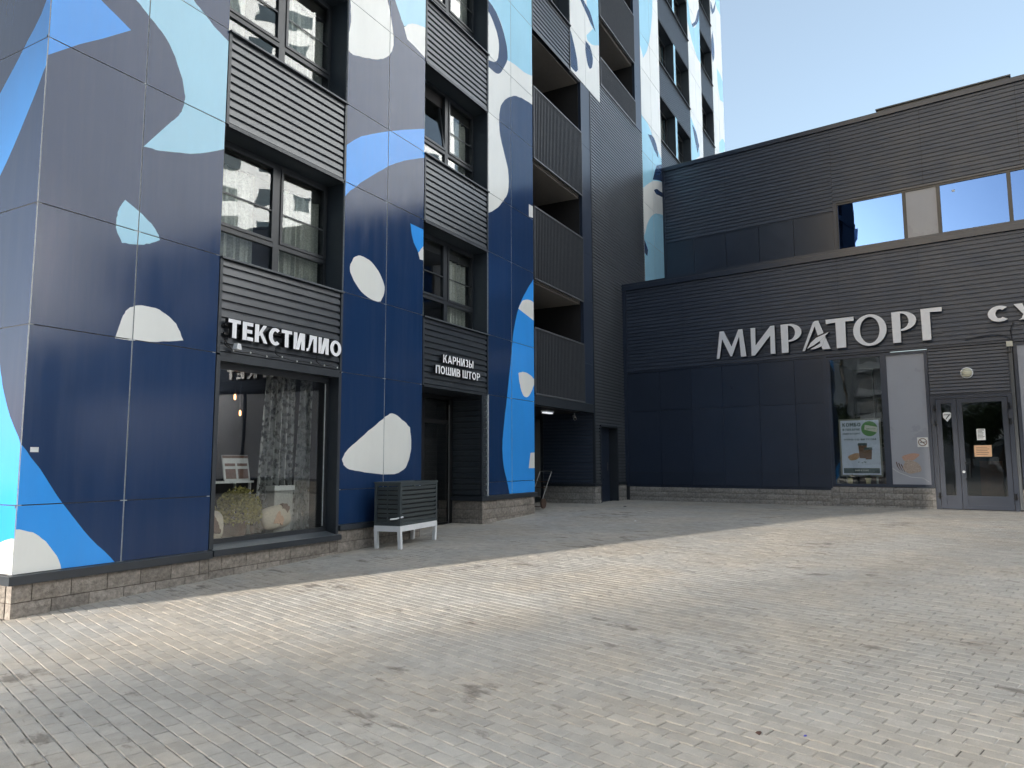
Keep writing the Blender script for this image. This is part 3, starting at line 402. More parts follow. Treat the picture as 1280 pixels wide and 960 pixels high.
('navy',[(17.30,13.57),(17.34,13.55),(17.38,13.53),(17.41,13.51),(17.45,13.49),(17.49,13.47),(17.53,13.45),(17.56,13.42),(17.60,13.39),(17.64,13.35),(17.67,13.31),(17.70,13.27),(17.74,13.22),(17.77,13.18),(17.80,13.14),(17.83,13.09),(17.85,13.05),(17.88,13.00),(17.91,12.96),(17.94,12.91),(17.96,12.86),(17.98,12.82),(17.99,12.77),(18.01,12.73),(18.02,12.68),(18.03,12.63),(18.03,12.59),(18.04,12.54),(18.05,12.50),(18.00,12.44),(17.94,12.39),(17.88,12.35),(17.83,12.34),(17.78,12.34),(17.73,12.34),(17.68,12.34),(17.63,12.35),(17.58,12.35),(17.53,12.36),(17.49,12.36),(17.46,12.36),(17.42,12.36),(17.38,12.37),(17.34,12.37),(17.31,12.37),(17.27,12.37)]),
],
5:[('white',[(22.93,19.24),(28.01,22.54),(26.58,6.79),(22.13,6.04)]),
('sky',[(23.37,19.52),(25.35,20.82),(25.15,18.75),(25.14,18.65),(25.13,18.55),(25.12,18.45),(25.10,18.35),(25.09,18.25),(25.07,18.15),(25.05,18.05),(25.02,17.91),(24.98,17.78),(24.94,17.64),(24.90,17.50),(24.85,17.37),(24.80,17.23),(24.75,17.10),(24.70,16.99),(24.66,16.88),(24.61,16.77),(24.55,16.67),(24.50,16.56),(24.44,16.46),(24.38,16.36),(24.31,16.28),(24.25,16.20),(24.18,16.12),(24.11,16.04),(24.04,15.97),(23.96,15.89),(23.89,15.81),(23.86,15.85),(23.83,15.89),(23.79,15.92),(23.76,15.96),(23.73,15.99),(23.69,16.03),(23.65,16.06),(23.59,16.12),(23.52,16.17),(23.45,16.21),(23.38,16.26),(23.31,16.31),(23.24,16.35),(23.17,16.40)]),
('sky',[(23.00,13.69),(23.09,13.67),(23.18,13.65),(23.28,13.62),(23.37,13.60),(23.47,13.58),(23.56,13.56),(23.65,13.55),(23.74,13.54),(23.83,13.54),(23.92,13.54),(24.00,13.54),(24.09,13.53),(24.18,13.53),(24.26,13.51),(24.36,13.47),(24.46,13.43),(24.55,13.38),(24.64,13.33),(24.73,13.28),(24.83,13.22),(24.92,13.17),(24.99,13.13),(25.06,13.10),(25.13,13.05),(25.20,13.02),(25.27,12.98),(25.34,12.94),(25.42,12.91),(25.58,12.85),(25.74,12.79),(25.91,12.74),(26.08,12.69),(26.24,12.65),(26.41,12.60),(26.58,12.55),(26.54,12.06),(26.29,12.00),(26.04,11.94),(25.78,11.88),(25.53,11.82),(25.29,11.75),(25.04,11.68),(24.80,11.59),(24.69,11.55),(24.59,11.50),(24.49,11.45),(24.39,11.40),(24.29,11.34),(24.20,11.29),(24.10,11.23),(24.03,11.19),(23.97,11.16),(23.91,11.12),(23.84,11.08),(23.78,11.04),(23.71,11.00),(23.65,10.96),(22.79,10.51)]),
('navy',[(24.23,13.12),(24.33,13.15),(24.43,13.18),(24.53,13.21),(24.63,13.24),(24.73,13.26),(24.83,13.26),(24.92,13.25),(25.00,13.23),(25.08,13.19),(25.15,13.14),(25.21,13.09),(25.27,13.03),(25.32,12.96),(25.37,12.89),(25.39,12.82),(25.39,12.73),(25.40,12.65),(25.33,12.67),(25.26,12.69),(25.20,12.71),(25.13,12.72),(25.06,12.74),(25.00,12.76),(24.93,12.78),(24.83,12.83),(24.73,12.87),(24.63,12.92),(24.53,12.97),(24.43,13.02),(24.33,13.07)]),
('navy',[(24.66,11.59),(24.70,11.65),(24.75,11.72),(24.79,11.79),(24.83,11.86),(24.88,11.93),(24.92,11.99),(24.97,12.06),(25.00,12.09),(25.02,12.13),(25.05,12.17),(25.08,12.21),(25.11,12.24),(25.14,12.27),(25.18,12.30),(25.43,12.43),(25.70,12.53),(25.98,12.61),(26.27,12.67),(26.56,12.72),(26.85,12.78),(27.13,12.85),(27.06,12.08),(26.84,12.05),(26.62,12.02),(26.40,11.99),(26.18,11.96),(25.96,11.92),(25.74,11.89),(25.52,11.84),(25.40,11.81),(25.27,11.78),(25.15,11.74),(25.03,11.70),(24.91,11.66),(24.78,11.62)]),
('navy',[(24.77,11.24),(24.82,11.26),(24.87,11.29),(24.91,11.31),(24.96,11.34),(25.01,11.36),(25.06,11.38),(25.11,11.39),(25.16,11.41),(25.21,11.41),(25.27,11.42),(25.32,11.42),(25.38,11.42),(25.43,11.43),(25.49,11.43),(25.71,11.46),(25.93,11.50),(26.15,11.54),(26.37,11.59),(26.59,11.63),(26.81,11.68),(27.03,11.72),(27.01,11.52),(25.47,11.24),(25.39,11.23),(25.31,11.21),(25.23,11.20),(25.15,11.18),(25.07,11.17),(24.99,11.17),(24.90,11.18),(24.86,11.19),(24.81,11.21)]),
('sky',[(22.69,8.82),(22.81,8.87),(22.93,8.92),(23.06,8.96),(23.18,9.01),(23.30,9.06),(23.42,9.12),(23.53,9.19),(23.61,9.27),(23.68,9.36),(23.74,9.45),(23.80,9.55),(23.86,9.65),(23.92,9.74),(24.00,9.82),(24.09,9.91),(24.18,9.99),(24.28,10.07),(24.38,10.14),(24.48,10.21),(24.59,10.27),(24.70,10.32),(24.81,10.37),(24.93,10.41),(25.04,10.45),(25.16,10.48),(25.28,10.51),(25.40,10.53),(25.51,10.56),(25.72,10.60),(25.92,10.63),(26.12,10.66),(26.33,10.69),(26.53,10.71),(26.74,10.74),(26.94,10.77),(26.52,6.18),(22.48,5.57)]),
('navy',[(23.10,9.02),(23.16,9.03),(23.22,9.05),(23.28,9.06),(23.34,9.07),(23.40,9.08),(23.46,9.09),(23.52,9.08),(23.58,9.06),(23.65,9.02),(23.70,8.98),(23.76,8.94),(23.81,8.89),(23.87,8.85),(23.92,8.80),(23.82,8.56),(23.77,8.57),(23.73,8.58),(23.68,8.58),(23.63,8.59),(23.58,8.60),(23.53,8.61),(23.49,8.62),(23.43,8.64),(23.37,8.66),(23.31,8.69),(23.26,8.71),(23.20,8.74),(23.14,8.77),(23.09,8.79)]),
],
6:[('white',[(28.73,24.11),(29.63,25.30),(30.75,26.29),(32.02,27.13),(33.40,27.87),(34.81,28.59),(36.21,29.32),(37.53,30.12),(35.21,13.81),(27.54,11.43),(27.61,13.27),(27.57,15.15),(27.49,17.04),(27.48,18.91),(27.62,20.73),(28.01,22.47)]),
('sky',[(29.10,21.79),(29.26,21.61),(29.42,21.44),(29.57,21.26),(29.73,21.09),(29.89,20.92),(30.05,20.75),(30.22,20.59),(30.32,20.51),(30.42,20.42),(30.52,20.34),(30.62,20.25),(30.73,20.18),(30.83,20.11),(30.95,20.04),(31.07,19.98),(31.20,19.93),(31.33,19.88),(31.46,19.84),(31.60,19.80),(31.73,19.77),(31.87,19.75),(32.02,19.75),(32.16,19.76),(32.31,19.77),(32.45,19.80),(32.60,19.83),(32.74,19.85),(32.89,19.87),(33.34,23.53),(33.19,23.36),(33.04,23.19),(32.89,23.02),(32.74,22.86),(32.60,22.68),(32.45,22.51),(32.31,22.34),(32.17,22.14),(32.05,21.94),(31.93,21.73),(31.80,21.52),(31.66,21.33),(31.51,21.15),(31.32,21.01),(31.25,20.97),(31.18,20.95),(31.10,20.93),(31.02,20.92),(30.94,20.92),(30.86,20.91),(30.78,20.90),(30.71,21.02),(30.65,21.15),(30.59,21.28),(30.52,21.40),(30.46,21.53),(30.40,21.66),(30.35,21.79),(30.32,21.88),(30.29,21.97),(30.26,22.06),(30.24,22.15),(30.21,22.24),(30.19,22.34),(30.16,22.43)]),
('navy',[(30.53,21.06),(31.04,20.89),(31.20,21.01),(31.36,21.13),(31.53,21.25),(31.69,21.37),(31.85,21.49),(31.99,21.63),(32.11,21.79),(32.16,21.89),(32.20,21.99),(32.23,22.10),(32.26,22.21),(32.28,22.33),(32.31,22.44),(32.34,22.55),(32.29,22.50),(32.24,22.45),(32.20,22.41),(32.15,22.36),(32.10,22.31),(32.06,22.26),(32.01,22.21),(31.94,22.10),(31.87,22.00),(31.80,21.88),(31.73,21.77),(31.67,21.66),(31.59,21.56),(31.51,21.46),(31.43,21.38),(31.35,21.31),(31.27,21.24),(31.18,21.17),(31.09,21.11),(31.00,21.04),(30.92,20.97)]),
('sky',[(29.17,16.45),(29.31,16.43),(29.45,16.42),(29.60,16.41),(29.74,16.40),(29.88,16.38),(30.02,16.37),(30.15,16.34),(30.25,16.32),(30.34,16.29),(30.43,16.27),(30.52,16.24),(30.60,16.20),(30.69,16.17),(30.78,16.13),(30.85,16.09),(30.93,16.06),(31.01,16.02),(31.08,15.98),(31.15,15.93),(31.22,15.88),(31.28,15.82),(31.34,15.73),(31.40,15.63),(31.44,15.52),(31.48,15.42),(31.52,15.31),(31.56,15.20),(31.60,15.09),(28.88,13.55)]),
('navy',[(30.38,16.07),(30.47,16.06),(30.57,16.06),(30.66,16.05),(30.76,16.04),(30.85,16.03),(30.94,16.01),(31.03,15.97),(31.11,15.93),(31.18,15.87),(31.25,15.81),(31.32,15.74),(31.38,15.67),(31.45,15.61),(31.52,15.54),(31.19,15.04),(31.12,15.12),(31.05,15.20),(30.98,15.28),(30.92,15.36),(30.85,15.43),(30.78,15.51),(30.72,15.59),(30.67,15.66),(30.62,15.73),(30.57,15.80),(30.52,15.87),(30.48,15.94),(30.43,16.00)]),
],
7:[('white',[(34.00,28.99),(35.14,30.51),(36.54,31.79),(38.13,32.89),(39.84,33.88),(41.60,34.83),(43.33,35.80),(44.97,36.86),(41.19,15.67),(32.02,12.82),(32.20,15.17),(32.22,17.57),(32.21,19.98),(32.27,22.37),(32.52,24.69),(33.06,26.91)]),
('sky',[(35.83,26.74),(38.10,27.71),(37.69,24.94),(37.56,24.91),(37.43,24.88),(37.30,24.85),(37.16,24.81),(37.03,24.78),(36.89,24.76),(36.76,24.73),(36.66,24.72),(36.56,24.70),(36.46,24.69),(36.36,24.68),(36.26,24.68),(36.16,24.68),(36.06,24.68),(35.98,24.70),(35.91,24.72),(35.84,24.74),(35.78,24.76),(35.71,24.79),(35.64,24.81),(35.57,24.84)]),
('navy',[(34.68,24.32),(35.13,24.07),(35.94,25.05),(35.87,24.93),(35.81,24.80),(35.76,24.67),(35.70,24.54),(35.63,24.42),(35.56,24.30),(35.48,24.18),(35.41,24.10),(35.33,24.03),(35.25,23.96),(35.17,23.89),(35.09,23.83),(35.00,23.76),(34.92,23.69),(34.62,23.86)]),
('navy',[(34.80,22.78),(34.84,22.73),(34.89,22.68),(34.93,22.64),(34.98,22.59),(35.02,22.54),(35.05,22.48),(35.08,22.42),(35.12,22.31),(35.15,22.20),(35.16,22.08),(35.17,21.96),(35.17,21.84),(35.16,21.72),(35.13,21.61),(35.10,21.52),(35.05,21.44),(34.99,21.37),(34.93,21.29),(34.86,21.22),(34.80,21.15),(34.74,21.07),(34.70,21.16),(34.66,21.25),(34.61,21.34),(34.57,21.43),(34.54,21.52),(34.51,21.61),(34.50,21.70),(34.50,21.86),(34.53,22.02),(34.58,22.17),(34.63,22.32),(34.69,22.48),(34.75,22.63)]),
('sky',[(35.57,21.20),(35.70,21.20),(35.82,21.20),(35.94,21.21),(36.07,21.22),(36.19,21.22),(36.31,21.21),(36.43,21.19),(36.53,21.16),(36.64,21.12),(36.74,21.09),(36.84,21.04),(36.93,20.99),(37.02,20.92),(37.09,20.85),(37.15,20.75),(37.20,20.65),(37.23,20.54),(37.26,20.43),(37.28,20.31),(37.31,20.20),(37.34,20.08),(36.05,19.72),(35.98,19.81),(35.92,19.90),(35.85,19.99),(35.78,20.08),(35.72,20.18),(35.67,20.27),(35.63,20.38),(35.60,20.49),(35.58,20.60),(35.58,20.72),(35.58,20.84),(35.58,20.96),(35.58,21.08)]),
('sky',[(35.53,17.28),(35.66,17.36),(35.79,17.46),(35.92,17.55),(36.05,17.64),(36.18,17.72),(36.32,17.78),(36.47,17.82),(36.54,17.82),(36.62,17.81),(36.69,17.79),(36.76,17.76),(36.83,17.73),(36.91,17.70),(36.98,17.68),(36.92,17.60),(36.86,17.53),(36.81,17.45),(36.75,17.37),(36.69,17.30),(36.62,17.23),(36.55,17.17),(36.41,17.08),(36.26,17.01),(36.10,16.96),(35.94,16.90),(35.78,16.86),(35.62,16.81),(35.46,16.75)]),
],
}
MURAL_SIDE=[('blue',[(7.89,6.71),(7.89,6.65),(7.88,6.60),(7.88,6.54),(7.88,6.48),(7.89,6.43),(7.93,6.35),(7.99,6.27),(8.06,6.20),(8.13,6.14),(8.20,6.07),(8.30,5.97),(8.40,5.87),(8.50,5.77),(8.60,5.68),(8.70,5.58),(9.30,4.98),(9.15,3.99),(9.03,4.11),(8.92,4.24),(8.80,4.36),(8.68,4.48),(8.57,4.61),(8.50,4.69),(8.43,4.78),(8.36,4.87),(8.30,4.95),(8.23,5.04),(7.98,5.40),(7.95,5.45),(7.92,5.49),(7.90,5.54),(7.87,5.59),(7.84,5.63),(7.79,5.68),(7.75,5.74),(7.72,5.93),(7.74,6.12),(7.78,6.31),(7.83,6.51),(7.86,6.70)]),
('blue',[(8.94,3.68),(8.81,3.45),(8.67,3.22),(8.54,2.99),(8.41,2.76),(8.29,2.52),(8.25,2.42),(8.22,2.32),(8.19,2.25),(8.15,2.18),(8.11,2.11),(8.07,2.05),(8.03,1.98),(7.98,1.92),(7.92,1.85),(7.87,1.79),(7.82,1.73),(7.78,1.66),(7.70,1.40),(7.66,1.12),(7.64,0.84),(7.63,0.56),(7.61,0.28),(8.91,0.17),(9.47,3.76)]),
('white',[(7.63,0.78),(7.72,0.78),(7.81,0.77),(7.89,0.76),(7.96,0.75),(8.07,0.72),(8.17,0.67),(8.26,0.61),(8.33,0.54),(8.35,0.48),(8.37,0.42),(8.37,0.35),(8.37,0.29),(8.38,0.22),(7.57,0.28)]),
]
# ---------------------------------------------------------------- mesh builder and tagging
class MB:
    def __init__(s): s.v = []; s.f = []; s.m = []
    def face(s, pts, mi=0):
        i = len(s.v); s.v += [tuple(p) for p in pts]; s.f.append(tuple(range(i, i + len(pts)))); s.m.append(mi)
    def box(s, x0, x1, y0, y1, z0, z1, mi=0, front=None):
        i = len(s.v)
        s.v += [(x0, y0, z0), (x1, y0, z0), (x1, y1, z0), (x0, y1, z0), (x0, y0, z1), (x1, y0, z1), (x1, y1, z1), (x0, y1, z1)]
        s.f += [(i, i+3, i+2, i+1), (i+4, i+5, i+6, i+7), (i, i+1, i+5, i+4), (i+1, i+2, i+6, i+5), (i+2, i+3, i+7, i+6), (i+3, i, i+4, i+7)]
        s.m += [mi, mi, mi if front is None else front, mi, mi, mi]; return s
    def prism(s, poly, y0, y1, mi=0, fmi=None):      # poly in (x,z), counter-clockwise seen from -y; front at y0
        i = len(s.v); n = len(poly)
        s.v += [(x, y0, z) for x, z in poly] + [(x, y1, z) for x, z in poly]
        s.f.append(tuple(range(i, i + n))); s.m.append(mi if fmi is None else fmi)
        s.f.append(tuple(range(i + 2 * n - 1, i + n - 1, -1))); s.m.append(mi)
        for k in range(n):
            a, b = i + k, i + (k + 1) % n; s.f.append((a, a + n, b + n, b)); s.m.append(mi)
        return s
    def strip(s, A, B, y0, y1, mi=0, fmi=None):      # ribbon between two (x,z) outlines, given depth
        i = len(s.v); n = len(A); fmi = mi if fmi is None else fmi
        for P, y in ((A, y0), (B, y0), (A, y1), (B, y1)): s.v += [(x, y, z) for x, z in P]
        for k in range(n - 1):
            a, b, c, d = i + k, i + n + k, i + 2*n + k, i + 3*n + k
            for f, mm in (((a, a+1, b+1, b), fmi), ((c, d, d+1, c+1), mi), ((a, c, c+1, a+1), mi), ((b, b+1, d+1, d), mi)): s.f.append(f); s.m.append(mm)
        s.f += [(i, i+n, i+3*n, i+2*n), (i+n-1, i+3*n-1, i+4*n-1, i+2*n-1)]; s.m += [mi, mi]
        return s
    def tube(s, path, r, n=6, mi=0, r1=None):
        P = [Vector(p) for p in path]; k = len(P); i = len(s.v); up0 = Vector((0, 0, 1))
        for j, p in enumerate(P):
            t = (P[min(j+1, k-1)] - P[max(j-1, 0)]).normalized(); up = up0 if abs(t.z) < 0.95 else Vector((1, 0, 0))
            a = t.cross(up).normalized(); b = t.cross(a)
            rr = r if r1 is None else r + (r1 - r) * j / max(1, k - 1)
            for q in range(n):
                w = 2 * math.pi * q / n; s.v.append(tuple(p + a * math.cos(w) * rr + b * math.sin(w) * rr))
        for j in range(k - 1):
            for q in range(n):
                a, b = i + j*n + q, i + j*n + (q+1) % n; s.f.append((a, b, b+n, a+n)); s.m.append(mi)
        s.f += [tuple(range(i + n - 1, i - 1, -1)), tuple(range(i + (k-1)*n, i + k*n))]; s.m += [mi, mi]
        return s
    def lathe(s, prof, c=(0, 0, 0), n=20, mi=0, axis='z'):
        i = len(s.v); k = len(prof)
        for r, h in prof:
            for q in range(n):
                w = 2 * math.pi * q / n; x, y = r * math.cos(w), r * math.sin(w)
                s.v.append((c[0]+x, c[1]+y, c[2]+h) if axis == 'z' else (c[0]+x, c[1]-h, c[2]+y))
        for j in range(k - 1):
            for q in range(n):
                a, b = i + j*n + q, i + j*n + (q+1) % n; s.f.append((a, b, b+n, a+n)); s.m.append(mi)
        s.f += [tuple(range(i + n - 1, i - 1, -1)), tuple(range(i + (k-1)*n, i + k*n))]; s.m += [mi, mi]
        return s
    def mesh(s, name, mats, off=(0, 0, 0), smooth=False):
        me = bpy.data.meshes.new(name)
        v = [(a - off[0], b - off[1], c - off[2]) for a, b, c in s.v] if any(off) else s.v
        me.from_pydata(v, [], s.f)
        for m in (mats if isinstance(mats, (list, tuple)) else [mats]): me.materials.append(M[m])
        me.polygons.foreach_set('material_index', s.m)
        if smooth: me.polygons.foreach_set('use_smooth', [True] * len(s.f))
        me.update(); return me

def link(name, me, parent=None, loc=None, rotz=0.0):
    o = bpy.data.objects.new(name, me); COL.objects.link(o)
    if parent is not None: o.parent = parent
    if loc is not None: o.location = loc
    if rotz: o.rotation_euler = (0, 0, rotz)
    return o
def thing(name, label, cat, loc=(0, 0, 0), rotz=0.0, group=None):
    o = link(name, None, None, loc, rotz); o['label'] = label; o['category'] = cat
    if group: o['group'] = group
    return o
def tag(o, label, cat, group=None):
    o['label'] = label; o['category'] = cat
    if group: o['group'] = group
    return o
def structure(o): o['kind'] = 'structure'; return o
def part(name, mb, mats, parent, off=(0, 0, 0), smooth=False, label=None):
    if name == 'pane':      # no two panes hang quite true
        a, b = random.uniform(-.005, .005), random.uniform(-.004, .004); x0, _, z0 = mb.v[0]
        mb.v = [(x, y + a * (x - x0) + b * (z - z0), z) for x, y, z in mb.v]
    o = link(name, mb.mesh(name, mats, off, smooth), parent)
    if label: o['label'] = label
    return o

def gz(x): return 0.37 * min(1.0, max(0.0, (x - 4.0) / 12.5))

def glyph(ch, t):
    """bold sans capitals from solid strokes; unit height; returns width and pieces ('p', outline) or ('s', outer, inner)"""
    def R(a, b, c, d): return ('p', [(a, c), (b, c), (b, d), (a, d)])
    def arc(cx, cz, rx, rz, a0, a1, n=18):
        o, i = [], []
        for k in range(n + 1):
            a = math.radians(a0 + (a1 - a0) * k / n); o.append((cx + rx * math.cos(a), cz + rz * math.sin(a))); i.append((cx + (rx - t) * math.cos(a), cz + (rz - t * .9) * math.sin(a)))
        return ('s', o, i)
    def bowl(x, z0, z1, w):
        r = (z1 - z0) / 2; s = t; cz = (z0 + z1) / 2
        return [R(x, w - r, z1 - s * .9, z1), R(x, w - r, z0, z0 + s * .9), arc(w - r, cz, r, r, -90, 90, 12)]
    h = t * .9
    if ch == 'Т': return .62, [R(0, .62, 1 - h, 1), R(.31 - t/2, .31 + t/2, 0, 1 - h)]
    if ch == 'Г': return .5, [R(0, t, 0, 1), R(t, .5, 1 - h, 1)]
    if ch == 'Е': return .54, [R(0, t, 0, 1), R(t, .54, 1 - h, 1), R(t, .50, .5 - h/2, .5 + h/2), R(t, .54, 0, h)]
    if ch == 'К': return .66, [R(0, t, 0, 1), ('p', [(t, .36), (t, .58), (.44, 1), (.64, 1), (t + .10, .44)]), ('p', [(.22, .55), (.36, .68), (.68, 0), (.48, 0)])]
    if ch == 'С': return .60, [arc(.36, .5, .36, .5, 48, 312, 26)]
    if ch == 'О': return .76, [arc(.38, .5, .38, .5, 0, 360, 34)]
    if ch == 'И': return .68, [R(0, t, 0, 1), R(.68 - t, .68, 0, 1), ('p', [(t * .5, 0), (t * 1.5, 0), (.68 - t * .5, 1), (.68 - t * 1.5, 1)])]
    if ch == 'Л': return .66, [R(.66 - t, .66, 0, 1), R(.18, .66 - t, 1 - h, 1), ('p', [(0, 0), (.06, 0), (.15, .06), (.20, .2), (.18 + t, 1 - h), (.18, 1 - h), (.10, .2), (.06, h * .9), (0, h * .9)])]
    if ch == 'А': return .74, [('p', [(0, 0), (t, 0), (.37 + t * .45, 1), (.37 - t * .55, 1)]), ('p', [(.74 - t, 0), (.74, 0), (.37 + t * .55, 1), (.37 - t * .35, 1)]), R(.18, .56, .20, .20 + h)]
    if ch == 'Р': return .60, [R(0, t, 0, 1)] + bowl(t, .36, 1, .60)
    if ch == 'В': return .62, [R(0, t, 0, 1)] + bowl(t, .46, 1, .58) + bowl(t, 0, .54, .62)
    if ch == 'Б': return .60, [R(0, t, 0, 1), R(t, .54, 1 - h, 1)] + bowl(t, 0, .62, .60)
    if ch == 'Ы': return .84, [R(0, t, 0, 1), R(.84 - t, .84, 0, 1)] + bowl(t, 0, .60, .56)
    if ch == 'Н': return .66, [R(0, t, 0, 1), R(.66 - t, .66, 0, 1), R(t, .66 - t, .5 - h/2, .5 + h/2)]
    if ch == 'П': return .66, [R(0, t, 0, 1), R(.66 - t, .66, 0, 1), R(t, .66 - t, 1 - h, 1)]
    if ch == 'Ш': return .92, [R(0, t, 0, 1), R(.46 - t/2, .46 + t/2, h, 1), R(.92 - t, .92, 0, 1), R(t, .92 - t, 0, h)]
    if ch == 'З': return .58, [arc(.28, .74, .27, .26, 150, -90, 14), arc(.28, .27, .30, .27, 90, -150, 14)]
    if ch == 'У': return .66, [('p', [(0, 1), (t * 1.1, 1), (.38, .42), (.30, .26)]), ('p', [(.66, 1), (.66 - t * 1.05, 1), (.22, .10), (.12, 0), (.30, 0), (.38, .22)])]
    if ch == 'М': return .84, [R(0, t, 0, 1), R(.84 - t, .84, 0, 1), ('p', [(0, 1), (t * 1.15, 1), (.42 + t * .4, .25), (.42 - t * .4, .25)]), ('p', [(.84, 1), (.84 - t * 1.15, 1), (.42 - t * .4, .25), (.42 + t * .4, .25)])]
    return .5, [R(0, .5, 0, 1)]
def text_parts(txt, x0, x1, zb, h, y, parent, off, depth=0.03, bold=0.2, gap=0.14, mats=('signside', 'signwhite'), join=False, name='letter', space=0.35):
    """solid letters between x0 and x1, baseline zb, capital height h, front face at y (towards -y)"""
    G = []; x = 0
    for ch in txt:
        if ch == ' ': x += space; continue
        w, P = glyph(ch, bold); G.append((x, P)); x += w + gap
    sx = (x1 - x0) / (x - gap); mb = MB(); res = None
    for dx, P in G:
        for k, pc in enumerate(P):
            T = lambda q: [(x0 + (a + dx) * sx, zb + b * h) for a, b in q]; yy = y - k * min(0.0015, depth * .1)
            if pc[0] == 'p': mb.prism(ccw(T(pc[1])), yy, y + depth, 0, 1)
            else:
                A, B = T(pc[1]), T(pc[2])
                if (A[1][0] - A[0][0]) * (B[0][1] - A[0][1]) - (A[1][1] - A[0][1]) * (B[0][0] - A[0][0]) > 0: pass
                else: A, B = A[::-1], B[::-1]
                if (A[1][0] - A[0][0]) * (B[0][1] - A[0][1]) - (A[1][1] - A[0][1]) * (B[0][0] - A[0][0]) < 0: A, B = B, A
                mb.strip(A, B, yy, y + depth, 0, 1)
        if not join: part(name, mb, list(mats), parent, off); mb = MB()
    if join: res = part(name, mb, list(mats), parent, off)
    return res
def ccw(P):
    a = sum(P[i][0] * P[(i+1) % len(P)][1] - P[(i+1) % len(P)][0] * P[i][1] for i in range(len(P))); return P if a > 0 else P[::-1]

def corr_mb(x0, x1, z0, z1, y, pitch=0.115, depth=0.034, mb=None, mi=0):
    """horizontal trapezoid ribs; outer crest at y, valleys at y+depth"""
    mb = mb or MB(); prof = [(y + depth, z0)]; z = z0; n = max(1, round((z1 - z0) / pitch)); p = (z1 - z0) / n
    for k in range(n):
        b = z0 + k * p
        prof += [(y + depth, b + p * 0.22), (y, b + p * 0.30), (y + depth * .12, b + p * 0.93), (y + depth, b + p)]
    i = len(mb.v)
    for yy, zz in prof: mb.v += [(x0, yy, zz), (x1, yy, zz)]
    for k in range(len(prof) - 1):
        a = i + 2 * k; mb.f.append((a, a + 1, a + 3, a + 2)); mb.m.append(mi)
    return mb
def corr_side(x, y0, y1, z0, z1, pitch=0.1, depth=0.022):
    """same sheet standing across the view: crests at x (towards -x), running along y"""
    mb = corr_mb(y0, y1, z0, z1, 0, pitch, depth); mb.v = [(x + b, a, c) for a, b, c in mb.v]; mb.f = [f[::-1] for f in mb.f]; return mb

